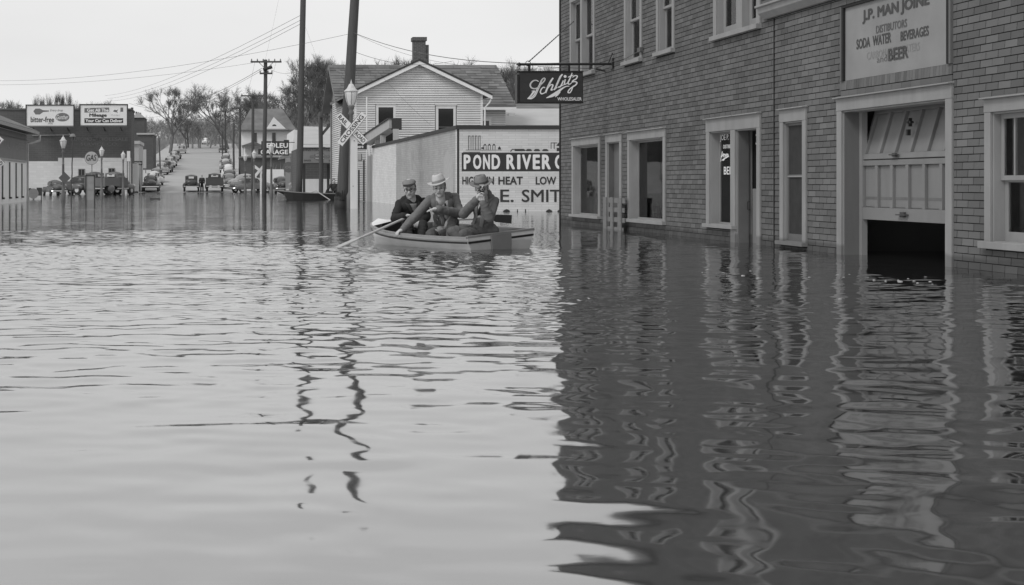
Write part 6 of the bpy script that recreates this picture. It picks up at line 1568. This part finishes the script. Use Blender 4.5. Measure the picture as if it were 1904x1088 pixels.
def person(label, J, coat, trou, coatname, hatfn, glasses=False, group='men in the dinghy', tie=True, shirt=.72, s=1.14):
    o = thing('person', label, 'person', J['pel'], group)
    hd, rot = J['head'], J['rot']; nk = J['neck']
    f = (rot @ Vector((0, -1, 0))); ff = J.get('fwd', f)
    body = head_prims(hd, rot, s) + [cap_(nk, J['chest'], .06, .12), cap_(J['chest'], J['pel'], .12, .13)]
    for a, b_, c in (('shL', 'elL', 'wrL'), ('shR', 'elR', 'wrR')):
        body += [cap_(J['chest'] + Vector((0, 0, .08)), J[a], .07, .045), cap_(J[a], J[b_], .045, .038), cap_(J[b_], J[c], .038, .026)]
    for a, b_ in (('knL', 'anL'), ('knR', 'anR')): body += [cap_(J['pel'], J[a], .09, .055), cap_(J[a], J[b_], .055, .04)]
    body += J['hands']
    blob('body', body, .0065, M['skin'], o, 1)
    face(o, hd, rot, glasses, s)
    T = lambda p: hd + rot @ (Vector(p) * s)
    blob('hair', [('e', T((0, .028, .028)), (.083 * s, .090 * s, .092 * s), rot), ('e', T((0, .055, -.03)), (.066 * s, .055 * s, .06 * s), rot)], .006, M['hair'], o, 1)
    sh = (J['shR'] - J['shL']).normalized(); up = (nk - J['pel']).normalized(); bk = sh.cross(up).normalized()
    if bk.dot(ff) > 0: bk = -bk
    Rt = Matrix((sh, bk, up)).transposed()
    if Rt.determinant() < 0: Rt = Matrix((-sh, bk, up)).transposed()
    ch = J['chest']; sc_mid = (J['shL'] + J['shR']) / 2
    jk = [('e', ch + up * .03, (.185, .125, .19), Rt), ('e', ch.lerp(J['pel'], .5), (.165, .13, .17), Rt), ('e', J['pel'] + up * .05, (.185, .145, .14), Rt), cap_(J['shL'] - up * .005, J['shR'] - up * .005, .068, .068), cap_(J['shL'].lerp(J['shR'], .12) - up * .05, J['shR'].lerp(J['shL'], .12) - up * .05, .09, .09), cap_(J['shL'].lerp(nk, .5), J['shR'].lerp(nk, .5), .068, .068),
          cap_(nk - up * .03 + bk * .02, nk + up * .03 + bk * .03, .072, .064)]
    tor = blob('t', jk, .010, M['cloth'], o, 5, .016, .10); torso = [(v.co.copy()) for v in tor.data.vertices], [tuple(p.vertices) for p in tor.data.polygons]; bpy.data.objects.remove(tor)
    for a, b_, c in (('shL', 'elL', 'wrL'), ('shR', 'elR', 'wrR')):
        jk += [cap_(J[a] - up * .012, J[b_], .064, .062), cap_(J[b_], J[c].lerp(J[b_], .04), .066, .052)]
        jk += folds(J[a] - up * .012, J[b_], .064, .062, (.15, .3, .55, .68, .8, .9, 1.0), (11 if a == 'shL' else 42) + int(abs(hd.x) * 100)) + folds(J[b_], J[c], .066, .052, (.06, .16, .28, .42, .62, .8), 5 + int(abs(hd.x) * 77))
    jk += [cap_(a, b_, c, d) for a, b_, c, d in J.get('coatx', [])]
    j = blob(coatname, jk, .008, M['cloth'], o, 2, .010, .12); j.color = (coat, coat, coat, 1)
    fw = -bk
    # shirt front, lapels and tie: cloth laid on the coat's own surface
    from mathutils.bvhtree import BVHTree
    og = ORG[o.name]; bvh = BVHTree.FromPolygons([v + og for v in torso[0]], torso[1])
    def on(a, b_, lift):
        p = ch + up * b_ + sh * a; h_ = bvh.ray_cast(p, fw)
        return (h_[0] if h_[0] is not None and h_[3] < .24 else p + fw * .14) + fw * lift
    yt = (nk - ch).dot(up) - .035; yb = -.05 if tie else .0
    def patch(name, f0, f1, y0, y1, lift, g_, n=10, m=4, th=.004):
        b = MB(); 
        for i in range(n + 1):
            t = i / n; y_ = y0 + (y1 - y0) * t; a0, a1 = f0(t), f1(t)
            for k_ in range(m + 1): b.v.append(tuple(on(a0 + (a1 - a0) * k_ / m, y_, lift)))
        for i in range(n):
            for k_ in range(m): q = i * (m + 1) + k_; b.f.append((q, q + 1, q + m + 2, q + m + 1))
        q = b.build(name, M['cloth'], o, smooth=True); q.color = (g_,) * 3 + (1,)
        sl_ = q.modifiers.new('thick', 'SOLIDIFY'); sl_.thickness = th; sl_.offset = 0; return q
    if tie: patch('vest', lambda t: -.062 - .02 * t, lambda t: .062 + .02 * t, yt - .06, -.24, .004, coat * .72, n=14)
    patch('shirt', lambda t: -.060 * (1 - t) - .004, lambda t: .060 * (1 - t) + .004, yt, yb, .010, shirt)
    if tie: patch('necktie', lambda t: -.012 - .012 * t, lambda t: .012 + .012 * t, yt - .03, yb + .02, .017, .025, m=2)
    for sg in (-1, 1):
        if tie: patch('lapel', lambda t: sg * (.060 * (1 - t * 1.3 if t < .5 else .35) + .006 + (.05 * max(0, t - .5))), lambda t: sg * (.060 * (1 - t * 1.3 if t < .5 else .35) + .006 + .07 + (.03 if .25 < t < .5 else 0)), yt, -.24, .014, coat * 1.35, n=16, m=3, th=.016)
        else: patch('lapel', lambda t: sg * (.052 * (1 - t) + .002), lambda t: sg * (.052 * (1 - t) + .002 + .06 * (1 - .5 * t)), yt, yb - .05, .012, coat * 1.7, m=3, th=.014)
        if tie: patch('pocket_flap', lambda t: sg * .085, lambda t: sg * .15, -.13, -.165, .008, coat * 1.15, n=2, m=2, th=.006)
    for a, c in (('elL', 'wrL'), ('elR', 'wrR')):      # shirt cuffs
        d_ = (J[c] - J[a]).normalized(); cf = MB(); cf.tube([J[c] - d_ * .03, J[c] + d_ * .012], [.038, .036], 10); q = cf.build('cuff', M['cloth'], o, smooth=True); q.color = (shirt,) * 3 + (1,)
    tr = []
    for hp, kn, an in (('hipL', 'knL', 'anL'), ('hipR', 'knR', 'anR')):
        tr += [cap_(J[hp], J[kn], .098, .074), cap_(J[kn], J[an], .072, .058)] + folds(J[hp], J[kn], .098, .074, (.25, .42, .58, .72, .84, .94), 3 + int(abs(hd.x) * 31), .011) + folds(J[kn], J[an], .072, .058, (.1, .22, .4, .6), 9, .010)
    tr += [('e', J['pel'], (.17, .14, .12), Rt)]
    t_ = blob('trousers', tr, .008, M['cloth'], o, 2, .010, .12); t_.color = (trou, trou, trou, 1)
    for an, kn in (('anL', 'knL'), ('anR', 'knR')):
        blob('shoe', [('e', J[an] + Vector((0, -.06, -.03)), (.045, .12, .04))], .012, M['black'], o, 1)
    hatfn(o, hd, rot, s); return o
def fedora(g_, tilt=0, lift=.0):
    def fn(o, hd, rot, s):
        s_ = s
        r2 = rot @ Matrix.Rotation(R(tilt), 3, 'Y'); c = hd + rot @ Vector((0, .0, .078 + lift)); n = 28
        mm = M['cloth']; b = MB(); prof = [(.094, 0), (.095, .012), (.089, .05), (.079, .085), (.070, .108), (.054, .116), (.02, .108)]
        for r_, z in prof:
            for k in range(n):
                t = 2 * math.pi * k / n; x, y = r_ * math.cos(t) * .92, r_ * math.sin(t) * 1.16; zz_ = z
                if z > .04:
                    fr_ = max(0, -y / .1); x *= 1 - .55 * fr_ * (z - .04) / .07            # front pinch
                    if r_ < .07: zz_ -= .034 * max(0, 1 - abs(x) / .045)                          # crease
                    zz_ += .006 * (-y / .1)
                b.v.append(tuple(c + r2 @ Vector((x, y, zz_)) * 1.08))
        for i in range(len(prof) - 1):
            for k in range(n): a = i * n + k; a2 = i * n + (k + 1) % n; b.f.append((a, a2, a2 + n, a + n))
        b.f.append(tuple((len(prof) - 1) * n + k for k in range(n)))
        h = b.build('hat', mm, o, smooth=True); h.color = (g_, g_, g_, 1)
        b = MB()
        for lay in (0, 1):
            for r_ in (.090, .12, .150, .165):
                for k in range(n):
                    t = 2 * math.pi * k / n; x, y = r_ * math.cos(t) * .97, r_ * math.sin(t) * 1.10; f_ = (r_ - .09) / .075
                    zz_ = .030 * f_ * abs(math.cos(t)) ** 2 - .016 * f_ * max(0, -math.sin(t)) - .005 * lay
                    b.v.append(tuple(c + r2 @ Vector((x, y, zz_ + .004)) * 1.04))
        for lay in (0, 1):
            for i in range(3):
                for k in range(n):
                    a = lay * 4 * n + i * n + k; a2 = lay * 4 * n + i * n + (k + 1) % n; q = (a, a2, a2 + n, a + n); b.f.append(q[::-1] if lay == 0 else q)
        for k in range(n): a = 3 * n + k; a2 = 3 * n + (k + 1) % n; b.f.append((a, a2, a2 + 4 * n, a + 4 * n))
        q = b.build('hat_brim', mm, h, smooth=True); q.color = (g_, g_, g_, 1)
        b = MB()
        for z in (.006, .034):
            for k in range(n): t = 2 * math.pi * k / n; b.v.append(tuple(c + r2 @ Vector((.0985 * math.cos(t) * .92, .0985 * math.sin(t) * 1.16, z)) * 1.08))
        for k in range(n): b.f.append((k, (k + 1) % n, n + (k + 1) % n, n + k))
        q = b.build('hat_band', mm, h, smooth=True); q.color = (g_ * .5,) * 3 + (1,)
    return fn
def flatcap(o, hd, rot, s):
    T = lambda p: hd + rot @ Vector(p)
    h = blob('cap', [('e', T((0, .015, .100)), (.104, .124, .048), rot), ('e', T((0, -.01, .088)), (.100, .112, .035), rot)], .006, M['cloth'], o, 1); h.color = (.20, .20, .20, 1)  # pale cap: skylight falling on its top is put into the colour
    q = blob('peak', [('e', T((0, -.118, .078)), (.080, .062, .010), rot @ Matrix.Rotation(R(14), 3, 'X'))], .005, M['cloth'], h, 1); q.color = (.035, .035, .035, 1)

hd = P(762, 352, 22.1)
J = dict(head=hd, rot=rotm(-14, 8, -7), neck=P(763, 366, 22.17), chest=P(766, 390, 22.25), pel=P(770, 426, 22.5), shL=P(743, 379, 22.2), shR=P(789, 375, 22.3), elL=P(734, 406, 22.0), wrL=P(752, 402, 21.8),
         elR=P(793, 404, 22.25), wrR=P(782, 412, 22.0), hipL=P(762, 428, 22.45), hipR=P(778, 428, 22.45), knL=P(756, 420, 21.95), knR=P(786, 418, 21.95), anL=P(764, 446, 21.8), anR=P(784, 446, 21.8), fwd=Vector((-.2, -1, 0)))
J['hands'] = hand_prims(J['wrL'], (1, -.25, .10), (0, -.3, -1), 1, .75) + hand_prims(J['wrR'], (-.4, -.6, -.3), (0, 0, -1), -1, .8)
person('man in peaked cap and glasses wearing a dark jacket, rowing at the far end', J, .035, .05, 'jacket', flatcap, True, tie=False, shirt=.30)
hd = P(817, 349.5, 21.42)
J = dict(head=hd, rot=rotm(-14, 6, -4), neck=P(820, 363, 21.52), chest=P(823, 385, 21.62), pel=P(828, 426, 21.85), shL=P(799, 371, 21.58), shR=P(846, 366, 21.68), elL=P(773, 402, 21.45), wrL=P(749, 427, 21.35),
         elR=P(856, 397, 21.40), wrR=P(814, 388.5, 21.15), hipL=P(818, 430, 21.85), hipR=P(842, 430, 21.85), knL=P(800, 437, 21.35), knR=P(842, 410, 21.40), anL=P(812, 452, 21.3), anR=P(836, 446, 21.15), fwd=Vector((-.25, -1, 0)))
J['hands'] = hand_prims(J['wrL'], (-.8, -.35, -.35), (.2, 0, -1), -1, .75) + hand_prims(J['wrR'], (-1, -.15, -.10), (0, 0, -1), -1, .25)
person('smiling man in pale fedora, suit and dark tie sitting in the middle', J, .155, .11, 'coat', fedora(.50, -11), False)
hd = P(896, 351.5, 20.78)
J = dict(head=hd, rot=rotm(-12, 12, -5), neck=P(903, 364, 20.92), chest=P(902, 393, 20.98), pel=P(895, 426, 21.08), shL=P(884, 376, 21.10), shR=P(920, 373, 20.84), elL=P(862, 398, 20.85), wrL=P(886, 371, 20.52),
         elR=P(910, 405, 20.50), wrR=P(898, 377, 20.46), hipL=P(884, 431, 21.0), hipR=P(900, 432, 21.05), knL=P(841, 431, 20.95), knR=P(862, 436, 20.80), anL=P(862, 452, 20.85), anR=P(880, 452, 20.8), fwd=Vector((-.6, -.8, 0)),
         coatx=[(P(890, 430, 21.0), P(912, 430, 21.05), .13, .12)])
J['hands'] = hand_prims(J['wrL'], (.45, -.1, .85), (.7, -.2, -.2), 1, .75) + hand_prims(J['wrR'], (-.15, -.1, .95), (-.3, -.3, .3), -1, .85)
person('man in a darker fedora and grey suit holding a camera to his face', J, .145, .12, 'coat', fedora(.20, -4, .0), False)
cm = thing('camera', 'small silver camera held to the face of the man nearest the stern', 'camera', P(895, 352, 20.5))
c = P(895.5, 353.5, 20.56); b = MB(); b.obox(c, (.026, .0, 0), (0, .022, 0), (0, 0, .062)); b.build('camera_body', M['black'], cm, bevel=.004)
b = MB(); b.obox(c + Vector((0, 0, .066)), (.027, 0, 0), (0, .023, 0), (0, 0, .010)); b.obox(c + Vector((0, 0, -.066)), (.027, 0, 0), (0, .023, 0), (0, 0, .006)); b.build('end_plate', M['chrome'], cm)
b = MB(); b.tube([c + Vector((0, -.02, .01)), c + Vector((0, -.055, .01))], [.020, .017], 12); ln = b.build('lens', M['galv'], cm); b = MB(); b.tube([c + Vector((0, -.0555, .01)), c + Vector((0, -.057, .01))], .012, 10); b.build('lens_glass', M['black'], ln)
b = MB(); b.obox(c + Vector((.006, -.023, .045)), (.010, 0, 0), (0, .003, 0), (0, 0, .010)); b.build('viewfinder', M['lampglass'], cm)

# ---------------------------------------------------------------- second boat and its rower
r2 = thing('rowing_boat', 'long dark rowing boat half hidden behind the two thick poles', 'boat', P(575, 370, 83)); ORG[r2.name] = Vector(P(575, 370, 83))
YR = 83.0
b = MB(); n = 9; xa, xb = P(509, 0, YR).x, P(648, 0, YR).x; L = xb - xa; secs = []
for k in range(n):
    t = k / (n - 1); x = xa + L * t; w_ = .62 * math.sin(math.pi * min(.12 + t * .75, .5)) ; zt_ = .34 + .20 * (1 - t) ** 3; zb = -.15 + .42 * max(0, 1 - t * 5) ** 1.5
    x2 = x + (.55 * max(0, 1 - t * 5)); secs.append([(x, YR - w_, zt_), (x2, YR - w_ * .75, zb), (x2, YR + w_ * .75, zb), (x, YR + w_, zt_)])
b = loft(secs); b.f.append((0, 1, 2, 3)); b.f.append(tuple(range((n - 1) * 4, n * 4))); b.build('hull', M['black'], r2)
b = MB()
for s0, s1 in zip(secs, secs[1:]):
    for i in (0, 3): b.beam(s0[i], s1[i], .06, .05)
b.build('gunwale', M['metal'], r2)
b = MB(); b.poly([secs[0][0], secs[2][0], secs[2][3], secs[0][3]]); b.build('foredeck', M['metal'], r2)
b = MB(); b.box(P(622, 0, YR).x - .15, P(622, 0, YR).x + .15, YR - .5, YR + .5, .18, .22); b.build('seat', M['wood'], r2)
o = thing('oar', 'thin pale oar of the dark rowing boat dipping to the water', 'oar', P(600, 362, 82)); b = MB(); b.tube([P(577, 358.5, 82.4), P(588, 355, 82.3)], .025, 5); b.tube([P(588, 355, 82.3), P(614, 372, 81.8)], .03, 5); b.build('shaft', M['oar'], o)
def simple_person(label, J, g1, g2, sit=False, hat=None, cat='person', vox=.02):
    o = thing('person', label, 'person', J['pel']); hd = J['head']
    pr = [('e', hd, (.08, .10, .12)), cap_(J['neck'], J['chest'], .06, .11), cap_(J['chest'], J['pel'], .12, .12), ('e', hd + Vector((0, -.1, -.02)), (.02, .02, .03))]
    for a, b_, c in (('shL', 'elL', 'wrL'), ('shR', 'elR', 'wrR')): pr += [cap_(J['chest'] + Vector((0, 0, .1)), J[a], .07, .05), cap_(J[a], J[b_], .05, .04), cap_(J[b_], J[c], .04, .03), cap_(J[c], J[c] + Vector((0, 0, -.09)), .035, .02)]
    for a, b_ in (('knL', 'anL'), ('knR', 'anR')): pr += [cap_(J['pel'], J[a], .09, .06), cap_(J[a], J[b_], .06, .045)]
    blob('body', pr, vox, M['skin'], o, 1)
    pr = [('e', J['chest'], (.20, .14, .24)), ('e', J['pel'] + Vector((0, 0, .08)), (.18, .14, .16)), cap_(J['shL'], J['shR'], .07, .07)]
    for a, b_, c in (('shL', 'elL', 'wrL'), ('shR', 'elR', 'wrR')): pr += [cap_(J[a], J[b_], .075, .06), cap_(J[b_], J[c], .06, .05)]
    q = blob('jacket', pr, vox, M['cloth'], o, 1); q.color = (g1,) * 3 + (1,)
    pr = [('e', J['pel'], (.17, .14, .13))]
    for a, b_ in (('knL', 'anL'), ('knR', 'anR')): pr += [cap_(J['pel'] + (J[a] - J['pel']) * .15, J[a], .105, .08), cap_(J[a], J[b_], .08, .065)]
    q = blob('trousers', pr, vox, M['cloth'], o, 1); q.color = (g2,) * 3 + (1,)
    q = blob('hair', [('e', hd + Vector((0, .02, .03)), (.09, .10, .11))], vox, M['hair'], o, 1)
    for a in ('anL', 'anR'): blob('shoe', [('e', J[a] + Vector((0, -.03, -.05)), (.05, .13, .05))], vox, M['black'], o, 0)
    return o
c = P(375.5, 0, 150.5); z0 = 0.02; V = lambda x, y, z: Vector((c.x + x, 150.5 + y, z0 + z))
simple_person('person standing with back turned between the old car and the pickup', dict(head=V(0, 0, 1.58), neck=V(0, 0, 1.46), chest=V(0, 0, 1.22), pel=V(0, 0, .92), shL=V(-.19, 0, 1.38), shR=V(.19, 0, 1.38), elL=V(-.27, 0, 1.12), wrL=V(-.22, -.06, .88), elR=V(.27, 0, 1.12), wrR=V(.22, -.06, .88),
              knL=V(-.10, -.02, .50), anL=V(-.11, 0, .10), knR=V(.10, -.02, .50), anR=V(.11, 0, .10)), .06, .05)
c = P(621, 0, 83.0); V = lambda x, y, z: Vector((c.x + x, 83 + y, z))
simple_person('person in dark clothes seated in the dark rowing boat beside the thick pole', dict(head=V(0, 0, 1.02), neck=V(0, 0, .90), chest=V(.02, 0, .68), pel=V(.05, 0, .33), shL=V(-.17, -.05, .82), shR=V(.19, .05, .82), elL=V(-.30, -.1, .62), wrL=V(-.42, -.12, .48), elR=V(.2, -.15, .58), wrR=V(-.05, -.2, .48),
              knL=V(-.40, -.12, .42), anL=V(-.50, -.12, .10), knR=V(-.38, .14, .42), anR=V(-.5, .14, .10)), .05, .05)

# specks of foam drifting past the doorways
b = MB()
for k in range(26):
    t = rng.uniform(0, 1); px = 1262 + t * 500 + rng.normal(0, 14); py = 501 + t * 24 + rng.normal(0, 4)
    if k > 20: px, py = rng.uniform(1420, 1720), rng.uniform(510, 560)
    Y = F * H / (py - VY); x = (px - VX) * Y / F; r_ = rng.uniform(.004, .009)
    b.lathe([(r_ * 1.6, -.004), (r_ * 1.3, .001), (r_ * .5, .0025)], (x, Y, .001), 7, sx=1.5)
b.build('foam', M['plank'], kind='stuff')
